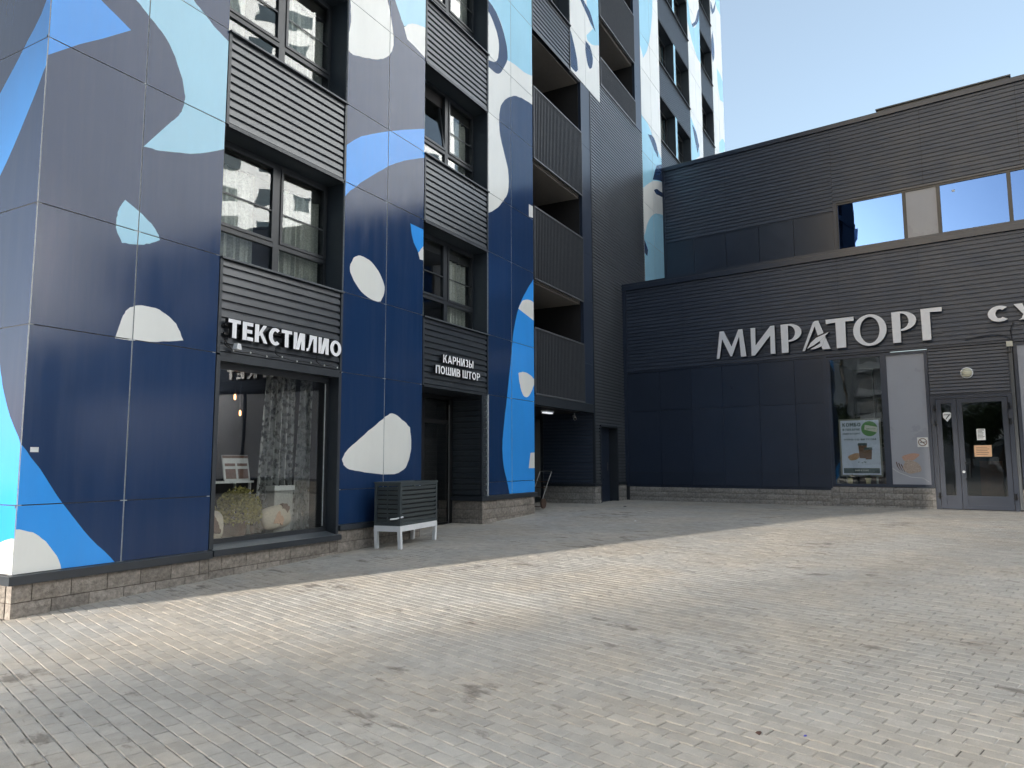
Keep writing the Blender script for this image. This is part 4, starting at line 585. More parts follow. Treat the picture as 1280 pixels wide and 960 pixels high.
# painted mural outlines in metres: pier -> (colour, [(x, z)...]); the side wall uses (y, z)
MURAL={
1:[('blue',[(3.89,6.86),(3.97,6.88),(4.05,6.91),(4.14,6.93),(4.22,6.93),(4.31,6.90),(4.40,6.84),(4.48,6.77),(4.56,6.71),(4.65,6.67),(4.75,6.63),(4.84,6.59),(4.93,6.55),(4.60,6.27),(4.36,6.08),(3.96,5.72)]),
('sky',[(4.47,7.23),(4.53,7.19),(4.59,7.14),(4.65,7.09),(4.72,7.05),(4.78,7.02),(4.84,7.00),(4.91,6.98),(4.97,6.95),(5.02,6.93),(5.06,6.90),(5.11,6.87),(5.15,6.84),(5.21,6.81),(5.27,6.77),(5.32,6.74),(5.37,6.70),(5.43,6.64),(5.47,6.58),(5.52,6.51),(5.55,6.44),(5.59,6.36),(5.63,6.28),(5.65,6.20),(5.67,6.11),(5.68,6.08),(5.68,6.04),(5.67,6.01),(5.67,5.97),(5.66,5.93),(5.65,5.90),(5.64,5.86),(5.62,5.83),(5.60,5.79),(5.57,5.75),(5.54,5.71),(5.51,5.68),(5.16,5.22),(5.21,5.23),(5.27,5.24),(5.32,5.24),(5.37,5.25),(5.44,5.27),(5.51,5.29),(5.58,5.31),(5.64,5.33),(5.72,5.35),(5.79,5.37),(5.86,5.40),(5.93,5.43),(6.05,5.49),(6.18,5.56),(6.30,5.63),(6.42,5.70),(6.43,6.05),(6.45,6.40),(6.45,6.75),(6.35,7.07),(6.32,7.11),(6.27,7.14),(6.21,7.16),(6.16,7.18),(6.10,7.20),(6.05,7.22),(6.02,7.24),(5.99,7.26),(5.95,7.28),(5.92,7.30),(5.88,7.32),(5.83,7.35),(5.78,7.37),(5.74,7.40),(5.65,7.46),(5.57,7.52),(5.49,7.58),(5.41,7.63),(5.37,7.66),(5.33,7.69),(5.28,7.71),(5.24,7.74)]),
('sky',[(4.97,4.51),(5.08,4.46),(5.12,4.44),(5.16,4.42),(5.20,4.40),(5.24,4.37),(5.27,4.35),(5.31,4.33),(5.34,4.30),(5.37,4.27),(5.39,4.24),(5.41,4.22),(5.42,4.19),(5.43,4.16),(5.40,4.14),(5.37,4.12),(5.33,4.10),(5.30,4.08),(5.26,4.07),(5.23,4.05),(5.19,4.04),(5.15,4.03),(5.10,4.02),(5.05,4.01),(5.00,4.01),(4.96,4.00),(4.94,4.04),(4.92,4.07),(4.90,4.10),(4.89,4.13),(4.88,4.16),(4.88,4.20),(4.88,4.23),(4.88,4.27),(4.89,4.30),(4.89,4.34),(4.90,4.37),(4.91,4.40),(4.94,4.46)]),
('white',[(4.94,2.90),(4.97,3.00),(4.98,3.04),(4.99,3.07),(5.00,3.11),(5.01,3.14),(5.02,3.17),(5.04,3.20),(5.05,3.23),(5.08,3.26),(5.10,3.28),(5.13,3.29),(5.16,3.31),(5.19,3.32),(5.24,3.33),(5.28,3.33),(5.33,3.33),(5.37,3.33),(5.42,3.33),(5.47,3.32),(5.51,3.30),(5.56,3.28),(5.60,3.26),(5.63,3.24),(5.67,3.21),(5.70,3.19),(5.73,3.14),(5.76,3.10),(5.78,3.05),(5.81,3.00),(5.76,2.99),(5.72,2.98),(5.67,2.97),(5.62,2.96),(5.54,2.95),(5.46,2.93),(5.38,2.92),(5.29,2.91),(5.21,2.91),(5.12,2.90),(5.03,2.90)]),
('blue',[(3.93,1.89),(3.96,1.84),(3.98,1.79),(4.01,1.74),(4.04,1.69),(4.09,1.63),(4.13,1.57),(4.18,1.51),(4.23,1.45),(4.29,1.36),(4.35,1.27),(4.41,1.18),(4.47,1.10),(4.55,1.00),(4.63,0.90),(4.71,0.80),(4.79,0.71),(4.87,0.63),(4.95,0.56),(5.03,0.48),(5.10,0.40),(5.14,0.34),(5.18,0.29),(5.21,0.22),(5.25,0.17),(3.93,0.28),(3.83,1.89)]),
('white',[(3.93,0.88),(3.98,0.87),(4.04,0.86),(4.07,0.86),(4.10,0.85),(4.13,0.84),(4.16,0.83),(4.20,0.82),(4.23,0.80),(4.26,0.78),(4.29,0.75),(4.33,0.72),(4.36,0.68),(4.39,0.64),(4.42,0.60),(4.45,0.56),(4.47,0.52),(4.49,0.47),(4.50,0.43),(4.51,0.39),(4.52,0.35),(4.53,0.31),(4.54,0.27),(3.93,0.28),(3.89,0.89),(3.91,0.89)]),
],
2:[('white',[(8.49,9.43),(8.53,9.36),(8.57,9.30),(8.61,9.23),(8.63,9.16),(8.66,9.08),(8.67,9.00),(8.67,8.92),(8.68,8.84),(8.68,8.78),(8.68,8.73),(8.67,8.67),(8.66,8.62),(8.65,8.56),(8.63,8.51),(8.61,8.46),(8.59,8.41),(8.59,8.37),(8.59,8.34),(8.59,8.30),(8.58,8.26),(8.63,8.23),(8.67,8.20),(8.75,8.20),(8.82,8.22),(8.90,8.25),(8.97,8.27),(9.06,8.30),(9.15,8.34),(9.24,8.37),(9.33,8.41),(9.39,8.44),(9.45,8.48),(9.51,8.51),(9.56,8.55),(9.62,8.60),(9.68,8.66),(9.72,8.72),(9.76,8.78),(9.78,8.85),(9.80,8.91),(9.80,8.98),(9.80,9.05),(9.79,9.11),(9.78,9.17),(9.77,9.23),(9.75,9.29),(9.72,9.39),(9.69,9.48),(9.66,9.57),(9.61,9.66),(9.54,9.74),(9.46,9.80),(9.37,9.86),(9.29,9.92)]),
('sky',[(9.59,10.11),(9.83,9.79),(9.87,9.73),(9.91,9.67),(9.96,9.61),(10.00,9.55),(10.02,9.52),(10.05,9.49),(10.07,9.47),(10.10,9.44),(10.17,9.49),(10.24,9.54),(10.31,9.58),(10.39,9.62),(10.50,9.67),(10.61,9.72),(10.73,9.75),(10.84,9.79),(10.83,10.87)]),
('white',[(10.10,9.42),(10.13,9.45),(10.17,9.49),(10.20,9.53),(10.24,9.56),(10.29,9.59),(10.35,9.63),(10.40,9.65),(10.46,9.68),(10.55,9.71),(10.65,9.74),(10.75,9.77),(10.84,9.79),(10.85,9.15),(10.41,9.22),(10.20,9.24)]),
('blue',[(8.49,6.48),(8.51,6.51),(8.53,6.53),(8.56,6.55),(8.59,6.57),(8.67,6.63),(8.75,6.70),(8.83,6.77),(8.91,6.83),(8.99,6.89),(9.08,6.94),(9.17,6.99),(9.26,7.04),(9.68,7.26),(10.14,7.48),(10.87,7.80),(10.88,7.23),(10.73,7.17),(10.57,7.10),(10.42,7.03),(10.27,6.96),(10.15,6.90),(10.03,6.83),(9.92,6.77),(9.81,6.70),(9.71,6.64),(9.62,6.57),(9.53,6.50),(9.43,6.43),(9.08,6.16),(8.99,6.09),(8.91,6.01),(8.83,5.94),(8.74,5.87),(8.71,5.83),(8.68,5.80),(8.65,5.76),(8.62,5.73),(8.52,5.62),(8.49,5.84),(8.46,6.06),(8.44,6.28)]),
('white',[(8.94,4.84),(8.98,4.86),(9.02,4.87),(9.07,4.87),(9.11,4.87),(9.18,4.86),(9.25,4.85),(9.31,4.83),(9.37,4.80),(9.43,4.76),(9.49,4.72),(9.54,4.67),(9.58,4.62),(9.61,4.58),(9.64,4.53),(9.66,4.48),(9.66,4.43),(9.65,4.37),(9.63,4.32),(9.59,4.26),(9.56,4.21),(9.52,4.20),(9.47,4.19),(9.43,4.19),(9.39,4.19),(9.32,4.20),(9.26,4.21),(9.19,4.23),(9.13,4.25),(9.06,4.28),(9.00,4.32),(8.94,4.37),(8.88,4.42),(8.85,4.46),(8.82,4.50),(8.79,4.54),(8.78,4.59),(8.78,4.63),(8.79,4.67),(8.81,4.70),(8.83,4.73),(8.85,4.77),(8.87,4.80),(8.90,4.82)]),
('blue',[(10.36,5.80),(11.03,5.80),(11.04,5.60),(10.97,5.57),(10.89,5.54),(10.82,5.50),(10.76,5.46),(10.72,5.43),(10.68,5.40),(10.65,5.36),(10.61,5.32),(10.57,5.37),(10.52,5.42),(10.47,5.47),(10.44,5.53),(10.41,5.59),(10.39,5.66),(10.38,5.73)]),
('white',[(10.61,5.32),(10.65,5.36),(10.68,5.40),(10.72,5.44),(10.76,5.48),(10.82,5.53),(10.89,5.58),(10.97,5.63),(11.04,5.68),(11.04,5.24),(10.66,5.21)]),
('white',[(9.91,2.34),(9.98,2.33),(10.05,2.31),(10.12,2.28),(10.19,2.24),(10.25,2.22),(10.31,2.19),(10.36,2.15),(10.42,2.12),(10.43,2.04),(10.45,1.97),(10.46,1.89),(10.46,1.81),(10.46,1.75),(10.45,1.70),(10.43,1.65),(10.42,1.61),(10.40,1.56),(10.37,1.51),(10.34,1.46),(10.31,1.42),(10.26,1.39),(10.21,1.37),(10.16,1.35),(10.11,1.33),(10.05,1.32),(10.00,1.31),(9.94,1.31),(9.89,1.31),(9.78,1.31),(9.67,1.31),(9.57,1.32),(9.46,1.33),(9.35,1.34),(9.23,1.35),(9.11,1.37),(9.00,1.38),(8.94,1.39),(8.87,1.40),(8.81,1.42),(8.76,1.45),(8.73,1.47),(8.72,1.50),(8.70,1.53),(8.69,1.56),(8.72,1.60),(8.75,1.65),(8.83,1.72),(8.92,1.78),(9.01,1.83),(9.10,1.89),(9.20,1.95),(9.30,2.02),(9.40,2.07),(9.50,2.13),(9.57,2.18),(9.65,2.22),(9.72,2.27),(9.80,2.30),(9.85,2.33)]),
],
3:[('white',[(12.59,12.51),(15.94,14.69),(15.86,10.20),(15.72,10.20),(15.57,10.21),(15.43,10.21),(15.29,10.21),(15.16,10.20),(15.03,10.19),(14.91,10.17),(14.78,10.15),(14.65,10.13),(14.53,10.09),(14.40,10.06),(14.28,10.01),(14.18,9.95),(14.08,9.89),(13.99,9.83),(13.90,9.76),(13.83,9.70),(13.77,9.63),(13.71,9.56),(13.66,9.49),(13.63,9.41),(13.61,9.33),(13.59,9.25),(13.59,9.17),(13.58,9.08),(13.59,8.99),(13.60,8.90),(13.62,8.81),(13.66,8.72),(13.70,8.63),(13.75,8.55),(13.80,8.46),(13.85,8.37),(13.90,8.29),(13.95,8.20),(13.99,8.11),(14.01,7.98),(14.02,7.85),(14.01,7.71),(13.98,7.59),(13.94,7.51),(13.89,7.44),(13.82,7.38),(13.76,7.31),(13.69,7.24),(13.61,7.16),(13.53,7.09),(13.44,7.03),(13.35,6.97),(13.26,6.91),(13.16,6.86),(13.06,6.81),(12.95,6.75),(12.84,6.69),(12.72,6.64),(12.61,6.58)]),
('sky',[(12.59,12.51),(15.94,14.69),(15.87,11.05),(15.73,11.03),(15.58,11.01),(15.44,10.99),(15.30,10.97),(15.17,10.94),(15.04,10.90),(14.92,10.87),(14.79,10.84),(14.66,10.83),(14.54,10.82),(14.41,10.81),(14.29,10.80),(14.21,10.78),(14.12,10.77),(14.04,10.75),(13.96,10.73),(13.93,10.88),(13.91,11.02),(13.87,11.17),(13.81,11.30),(13.74,11.40),(13.66,11.49),(13.56,11.56),(13.45,11.62),(13.36,11.64),(13.26,11.65),(13.16,11.65),(13.06,11.64),(12.94,11.64),(12.83,11.62),(12.71,11.60),(12.59,11.59)]),
('navy',[(12.76,11.65),(12.84,11.67),(12.93,11.68),(13.01,11.70),(13.10,11.70),(13.19,11.69),(13.28,11.68),(13.37,11.65),(13.45,11.62),(13.55,11.56),(13.65,11.48),(13.74,11.39),(13.81,11.30),(13.88,11.18),(13.94,11.06),(13.97,10.93),(13.98,10.80),(13.96,10.73),(13.93,10.66),(13.89,10.60),(13.85,10.54),(13.78,10.44),(13.71,10.34),(13.63,10.25),(13.54,10.19),(13.45,10.16),(13.36,10.15),(13.26,10.15),(13.17,10.15),(12.76,10.11),(12.76,10.22),(12.84,10.24),(12.91,10.26),(12.99,10.28),(13.06,10.30),(13.16,10.32),(13.26,10.35),(13.36,10.38),(13.45,10.44),(13.48,10.47),(13.51,10.52),(13.54,10.57),(13.55,10.62),(13.57,10.72),(13.58,10.81),(13.58,10.91),(13.56,11.01),(13.52,11.08),(13.48,11.16),(13.42,11.22),(13.36,11.28),(13.29,11.34),(13.22,11.39),(13.14,11.43),(13.06,11.45),(12.99,11.47),(12.91,11.47),(12.83,11.47),(12.76,11.47)]),
('white',[(15.00,7.63),(15.81,7.64),(15.81,7.41),(15.25,7.36),(15.00,7.32)]),
('blue',[(15.79,6.25),(15.66,6.16),(15.52,6.07),(15.39,5.98),(15.27,5.89),(15.18,5.81),(15.10,5.73),(15.01,5.65),(14.93,5.57),(14.83,5.46),(14.72,5.35),(14.62,5.23),(14.53,5.11),(14.46,5.00),(14.40,4.89),(14.35,4.77),(14.30,4.65),(14.26,4.54),(14.22,4.42),(14.19,4.30),(14.17,4.18),(14.14,4.05),(14.12,3.93),(14.09,3.80),(14.07,3.67),(14.00,3.35),(13.87,2.72),(13.83,2.58),(13.80,2.44),(13.77,2.30),(13.74,2.15),(13.73,2.07),(13.71,1.98),(13.71,1.90),(13.70,1.81),(13.71,1.70),(13.72,1.59),(13.74,1.49),(13.77,1.38),(13.80,1.31),(13.84,1.23),(13.88,1.16),(13.91,1.08),(13.94,1.02),(13.96,0.95),(13.99,0.89),(14.02,0.82),(14.04,0.77),(14.07,0.71),(14.10,0.66),(14.12,0.60),(15.69,0.52)]),
('white',[(14.53,5.09),(14.58,5.14),(14.62,5.18),(14.67,5.22),(14.73,5.24),(14.82,5.27),(14.91,5.29),(15.00,5.30),(15.09,5.30),(15.26,5.28),(15.43,5.24),(15.60,5.19),(15.77,5.15),(15.76,4.71),(15.23,4.84),(14.93,4.90),(14.45,4.99),(14.47,5.01),(14.49,5.04),(14.51,5.07)]),
('white',[(14.44,3.51),(14.51,3.53),(14.58,3.54),(14.64,3.56),(14.71,3.56),(14.80,3.56),(14.89,3.55),(14.98,3.53),(15.07,3.51),(15.12,3.49),(15.17,3.46),(15.22,3.44),(15.27,3.41),(15.23,3.35),(15.19,3.29),(15.15,3.24),(15.11,3.18),(15.06,3.13),(15.01,3.08),(14.96,3.04),(14.90,3.01),(14.84,2.99),(14.78,2.99),(14.72,3.00),(14.67,3.02),(14.62,3.07),(14.58,3.12),(14.54,3.19),(14.52,3.25),(14.49,3.31),(14.47,3.38),(14.46,3.45)]),
('white',[(15.01,1.72),(15.71,1.75),(15.70,1.37),(14.92,1.37)]),
],
4:[('white',[(16.43,15.47),(21.35,18.78),(21.01,12.01),(16.32,10.07)]),
('sky',[(18.49,16.35),(18.55,16.01),(18.60,15.67),(18.66,15.33),(18.74,15.00),(18.78,14.85),(18.82,14.71),(18.88,14.57),(18.96,14.45),(19.01,14.41),(19.07,14.39),(19.14,14.37),(19.20,14.35),(18.70,13.88),(18.76,13.76),(18.85,13.77),(18.94,13.78),(19.03,13.79),(19.12,13.81),(19.27,13.87),(19.41,13.94),(19.55,14.02),(19.69,14.08),(19.96,14.15),(20.23,14.21),(20.50,14.25),(20.77,14.30),(20.95,17.95)]),
('navy',[(18.11,15.24),(18.21,15.15),(18.31,15.05),(18.41,14.95),(18.53,14.88),(18.65,14.84),(18.77,14.83),(18.89,14.81),(19.00,14.78),(19.12,14.69),(19.22,14.59),(19.32,14.48),(19.42,14.37),(19.31,14.39),(19.20,14.41),(19.10,14.43),(18.99,14.45),(18.89,14.49),(18.80,14.53),(18.70,14.57),(18.61,14.61),(18.50,14.65),(18.39,14.69),(18.29,14.74),(18.21,14.81),(18.16,14.91),(18.14,15.02),(18.13,15.13)]),
('navy',[(18.64,13.68),(18.96,13.69),(19.02,13.62),(19.08,13.56),(19.13,13.49),(19.17,13.42),(19.17,13.33),(19.16,13.25),(19.13,13.17),(19.09,13.09),(19.05,13.05),(19.01,13.01),(18.95,12.98),(18.91,12.95),(18.87,12.97),(18.83,12.98),(18.79,13.00),(18.76,13.03),(18.71,13.11),(18.67,13.20),(18.64,13.29),(18.62,13.39),(18.62,13.46),(18.62,13.53),(18.63,13.60)]),
('navy',[(17.30,13.57),(17.37,13.54),(17.43,13.50),(17.50,13.47),(17.56,13.42),(17.63,13.36),(17.69,13.29),(17.74,13.21),(17.80,13.14),(17.85,13.06),(17.90,12.98),(17.94,12.90),(17.98,12.82),(18.00,12.74),(18.02,12.66),(18.04,12.58),(18.05,12.50),(18.01,12.46),(17.97,12.42),(17.93,12.38),(17.88,12.35),(17.80,12.34),(17.71,12.34),(17.62,12.35),(17.53,12.36),(17.46,12.36),(17.40,12.36),(17.33,12.37),(17.27,12.37)]),
],
5:[('white',[(22.93,19.24),(28.01,22.54),(26.58,6.79),(22.13,6.04)]),
('sky',[(23.37,19.52),(25.35,20.82),(25.15,18.75),(25.13,18.57),(25.11,18.40),(25.09,18.23),(25.05,18.05),(24.99,17.81),(24.92,17.57),(24.84,17.33),(24.75,17.10),(24.67,16.91),(24.58,16.72),(24.48,16.54),(24.38,16.36),(24.27,16.22),(24.14,16.08),(24.02,15.95),(23.89,15.81),(23.84,15.88),(23.78,15.94),(23.72,16.00),(23.65,16.06),(23.54,16.15),(23.41,16.24),(23.29,16.32),(23.17,16.40)]),
('sky',[(23.00,13.69),(23.16,13.65),(23.32,13.61),(23.49,13.58),(23.65,13.55),(23.81,13.54),(23.96,13.54),(24.11,13.53),(24.26,13.51),(24.43,13.44),(24.60,13.36),(24.76,13.26),(24.92,13.17),(25.04,13.11),(25.16,13.03),(25.29,12.97),(25.42,12.91),(25.70,12.80),(25.99,12.72),(26.29,12.64),(26.58,12.55),(26.54,12.06),(26.10,11.95),(25.66,11.85),(25.22,11.73),(24.80,11.59),(24.62,11.51),(24.44,11.42),(24.27,11.33),(24.10,11.23),(23.99,11.17),(23.87,11.10),(23.76,11.03),(23.65,10.96),(22.79,10.51)]),
('navy',[(24.23,13.12),(24.41,13.17),(24.58,13.23),(24.75,13.26),(24.92,13.25),(25.06,13.20),(25.18,13.12),(25.28,13.01),(25.37,12.89),(25.39,12.83),(25.39,12.78),(25.39,12.71),(25.40,12.65),(25.28,12.68),(25.16,12.71),(25.05,12.75),(24.93,12.78),(24.76,12.86),(24.58,12.95),(24.41,13.04)]),
('navy',[(24.66,11.59),(24.74,11.71),(24.81,11.82),(24.89,11.94),(24.97,12.06),(25.02,12.12),(25.07,12.19),(25.12,12.25),(25.18,12.30),(25.63,12.51),(26.12,12.64),(26.63,12.74),(27.13,12.85),(27.06,12.08),(26.67,12.03),(26.29,11.97),(25.90,11.91),(25.52,11.84),(25.30,11.78),(25.09,11.72),(24.87,11.65)]),
('navy',[(24.77,11.24),(24.85,11.28),(24.94,11.32),(25.02,11.36),(25.11,11.39),(25.20,11.41),(25.30,11.42),(25.39,11.42),(25.49,11.43),(25.87,11.49),(26.26,11.57),(26.64,11.64),(27.03,11.72),(27.01,11.52),(25.47,11.24),(25.33,11.22),(25.19,11.19),(25.05,11.17),(24.90,11.18),(24.87,11.19),(24.84,11.20),(24.80,11.22)]),
('sky',[(22.69,8.82),(22.90,8.91),(23.12,8.98),(23.33,9.07),(23.53,9.19),(23.66,9.33),(23.77,9.50),(23.87,9.67),(24.00,9.82),(24.16,9.97),(24.33,10.10),(24.51,10.22),(24.70,10.32),(24.90,10.40),(25.10,10.46),(25.31,10.51),(25.51,10.56),(25.87,10.62),(26.22,10.67),(26.58,10.72),(26.94,10.77),(26.52,6.18),(22.48,5.57)]),
('navy',[(23.10,9.02),(23.21,9.04),(23.31,9.07),(23.42,9.08),(23.52,9.08),(23.63,9.03),(23.73,8.96),(23.83,8.88),(23.92,8.80),(23.82,8.56),(23.74,8.58),(23.65,8.59),(23.57,8.60),(23.49,8.62),(23.38,8.66),(23.28,8.70),(23.19,8.75),(23.09,8.79)]),
],
6:[('white',[(28.73,24.11),(30.45,26.06),(32.70,27.51),(35.17,28.76),(37.53,30.12),(35.21,13.81),(27.54,11.43),(27.59,14.68),(27.47,17.98),(27.69,21.18)]),
('sky',[(29.10,21.79),(29.38,21.48),(29.65,21.18),(29.93,20.88),(30.22,20.59),(30.39,20.44),(30.57,20.29),(30.75,20.16),(30.95,20.04),(31.17,19.94),(31.40,19.86),(31.63,19.79),(31.87,19.75),(32.12,19.75),(32.38,19.79),(32.63,19.83),(32.89,19.87),(33.34,23.53),(33.08,23.24),(32.82,22.94),(32.56,22.64),(32.31,22.34),(32.08,21.99),(31.86,21.62),(31.63,21.28),(31.32,21.01),(31.20,20.95),(31.06,20.93),(30.92,20.92),(30.78,20.90),(30.67,21.12),(30.55,21.34),(30.45,21.56),(30.35,21.79),(30.30,21.94),(30.25,22.11),(30.20,22.27),(30.16,22.43)]),
('navy',[(30.53,21.06),(31.04,20.89),(31.32,21.10),(31.61,21.31),(31.88,21.53),(32.11,21.79),(32.19,21.97),(32.25,22.16),(32.29,22.36),(32.34,22.55),(32.25,22.47),(32.17,22.38),(32.09,22.30),(32.01,22.21),(31.88,22.02),(31.77,21.83),(31.65,21.64),(31.51,21.46),(31.37,21.32),(31.22,21.21),(31.07,21.09),(30.92,20.97)]),
('sky',[(29.17,16.45),(29.42,16.42),(29.67,16.41),(29.91,16.38),(30.15,16.34),(30.31,16.30),(30.47,16.25),(30.63,16.20),(30.78,16.13),(30.91,16.07),(31.05,16.00),(31.17,15.92),(31.28,15.82),(31.39,15.65),(31.46,15.47),(31.53,15.28),(31.60,15.09),(28.88,13.55)]),
('navy',[(30.38,16.07),(30.54,16.06),(30.71,16.05),(30.87,16.02),(31.03,15.97),(31.16,15.89),(31.28,15.78),(31.40,15.66),(31.52,15.54),(31.19,15.04),(31.07,15.18),(30.95,15.32),(30.83,15.45),(30.72,15.59),(30.63,15.71),(30.55,15.83),(30.46,15.95)]),
],
7:[('white',[(34.00,28.99),(36.17,31.49),(38.98,33.39),(42.04,35.07),(44.97,36.86),(41.19,15.67),(32.02,12.82),(32.22,16.97),(32.22,21.18),(32.62,25.25)]),
('sky',[(35.83,26.74),(38.10,27.71),(37.69,24.94),(37.46,24.89),(37.23,24.83),(37.00,24.78),(36.76,24.73),(36.58,24.71),(36.41,24.69),(36.23,24.68),(36.06,24.68),(35.93,24.71),(35.81,24.75),(35.69,24.80),(35.57,24.84)]),
('navy',[(34.68,24.32),(35.13,24.07),(35.94,25.05),(35.83,24.83),(35.73,24.60),(35.62,24.39),(35.48,24.18),(35.35,24.05),(35.21,23.93),(35.06,23.81),(34.92,23.69),(34.62,23.86)]),
('navy',[(34.80,22.78),(34.88,22.70),(34.95,22.61),(35.03,22.52),(35.08,22.42),(35.14,22.23),(35.17,22.02),(35.17,21.81),(35.13,21.61),(35.06,21.46),(34.96,21.33),(34.84,21.20),(34.74,21.07),(34.67,21.23),(34.59,21.38),(34.53,21.54),(34.50,21.70),(34.52,21.98),(34.60,22.25),(34.71,22.51)]),
('sky',[(35.57,21.20),(35.79,21.20),(36.01,21.22),(36.22,21.22),(36.43,21.19),(36.61,21.13),(36.79,21.06),(36.95,20.97),(37.09,20.85),(37.19,20.68),(37.25,20.48),(37.29,20.28),(37.34,20.08),(36.05,19.72),(35.93,19.88),(35.82,20.04),(35.71,20.20),(35.63,20.38),(35.59,20.58),(35.58,20.78),(35.58,20.99)]),
('sky',[(35.53,17.28),(35.76,17.43),(35.98,17.60),(36.21,17.74),(36.47,17.82),(36.60,17.81),(36.72,17.77),(36.85,17.72),(36.98,17.68),(36.88,17.55),(36.78,17.41),(36.67,17.28),(36.55,17.17),(36.29,17.03),(36.02,16.93),(35.74,16.85),(35.46,16.75)]),
],
}
MURAL_SIDE=[('blue',[(7.89,6.71),(7.88,6.62),(7.88,6.52),(7.89,6.43),(7.97,6.30),(8.08,6.18),(8.20,6.07),(8.36,5.90),(8.53,5.74),(8.70,5.58),(9.30,4.98),(9.15,3.99),(8.95,4.19),(8.76,4.40),(8.57,4.61),(8.45,4.75),(8.34,4.89),(8.23,5.04),(7.98,5.40),(7.93,5.48),(7.89,5.55),(7.84,5.63),(7.81,5.67),(7.77,5.70),(7.75,5.74),(7.73,6.06),(7.80,6.38),(7.86,6.70)]),
('blue',[(8.94,3.68),(8.72,3.30),(8.49,2.91),(8.29,2.52),(8.27,2.45),(8.24,2.39),(8.22,2.32),(8.16,2.20),(8.10,2.09),(8.03,1.98),(7.94,1.87),(7.85,1.77),(7.78,1.66),(7.67,1.21),(7.64,0.75),(7.61,0.28),(8.91,0.17),(9.47,3.76)]),
('white',[(7.63,0.78),(7.69,0.78),(7.75,0.77),(7.81,0.77),(7.86,0.77),(7.91,0.76),(7.96,0.75),(8.03,0.73),(8.10,0.70),(8.17,0.67),(8.23,0.63),(8.29,0.59),(8.33,0.54),(8.36,0.44),(8.37,0.33),(8.38,0.22),(7.57,0.28)]),
]
# ---------------------------------------------------------------- ground and pavement
gb = MB(); xs = [-500, -60, 4.0, 7, 10, 13, 16.5, 60, 500]; ys = [-500, -60, 0, 60, 500]
for a in range(len(xs) - 1):
    for c in range(len(ys) - 1):
        gb.face([(xs[a+i], ys[c+j], gz(xs[a+i]) - 0.030) for i, j in ((0, 0), (1, 0), (1, 1), (0, 1))])
structure(link('ground', gb.mesh('ground', 'ground')))
PAVE = structure(link('pavement', None))
bed = MB(); px = [1.0, 4.0, 7, 10, 13, 16.5, 21.6]
for a in range(len(px) - 1):
    bed.face([(px[a], -5.5, gz(px[a]) - 0.0075), (px[a+1], -5.5, gz(px[a+1]) - 0.0075), (px[a+1], 9.6, gz(px[a+1]) - 0.0075), (px[a], 9.6, gz(px[a]) - 0.0075)])
o = link('joint_sand', bed.mesh('joint_sand', 'jointsand'), PAVE); o['kind'] = 'stuff'
th = math.radians(-107); ca, sa = math.cos(th), math.sin(th)
def seen(x, y, z):
    d = (x, y, z - 1.5); r = sum(R_[i]*d[i] for i in range(3)); u = sum(U_[i]*d[i] for i in range(3)); f = sum(F_[i]*d[i] for i in range(3))
    return f > 0.1 and abs(r / f) < 0.72 and abs(u / f) < 0.54
cells = []
for row in range(-180, 180):
    for c in range(-90, 90):
        uu = c * 0.2 + (row % 2) * 0.1 + (0.02 if row % 3 == 0 else 0); vv = row * 0.1
        x, y = 8 + uu * ca - vv * sa, 2 + uu * sa + vv * ca
        if 1.1 < x < 21.5 and -5.4 < y < 9.5:
            if y > 7.9 and not (10.7 < x < 12.95 and y < 8.7) and not (15.3 < x < 19.0): continue
            if x > 21.3 - 0.1335 * (7.8 - y) + 0.14: continue
            cells.append((x, y, row, c))
cells.sort(key=lambda q: q[0]**2 + q[1]**2 if seen(q[0], q[1], 0) else 1e6 + q[0]**2 + q[1]**2)
def paver_geo(x, y, V, F, T):
    i = len(V); hx, hy, ch = 0.0966, 0.0466, 0.004
    dz = random.gauss(0, 0.0009); tx, ty = random.gauss(0, 0.006), random.gauss(0, 0.010); jx, jy = random.gauss(0, 0.0008), random.gauss(0, 0.0008); ja = random.gauss(0, 0.006)
    c2, s2 = math.cos(th + ja), math.sin(th + ja)
    for h_x, h_y, zz in ((hx - ch, hy - ch, 0.0), (hx, hy, -ch * 0.9), (hx, hy, -0.02)):
        for sx, sy in ((-1, -1), (1, -1), (1, 1), (-1, 1)):
            a, b = sx * h_x, sy * h_y; X, Y = x + jx + a * c2 - b * s2, y + jy + a * s2 + b * c2
            V.append((X, Y, gz(X) + zz + dz + a * tx + b * ty))
    F.append((i, i+1, i+2, i+3)); 
    for l in (0, 4):
        for k in range(4): F.append((i + l + k, i + l + 4 + k, i + l + 4 + (k+1) % 4, i + l + (k+1) % 4))
    T += [random.random()] * 9
def paver_mesh(V, F, T):
    me = bpy.data.meshes.new('paver'); me.from_pydata(V, [], F); me.materials.append(M['paver'])
    at = me.attributes.new('tone', 'FLOAT', 'FACE'); at.data.foreach_set('value', T); me.update(); return me
for x, y, r, c in cells[:300]:
    V, F, T = [], [], []; paver_geo(x, y, V, F, T)
    V = [(a - x, b - y, c_ - gz(x)) for a, b, c_ in V]
    link('paver', paver_mesh(V, F, T), PAVE, (x, y, gz(x)))
V, F, T = [], [], []
for x, y, r, c in cells[300:]: paver_geo(x, y, V, F, T)
o = link('paver', paver_mesh(V, F, T), PAVE); o['kind'] = 'stuff'

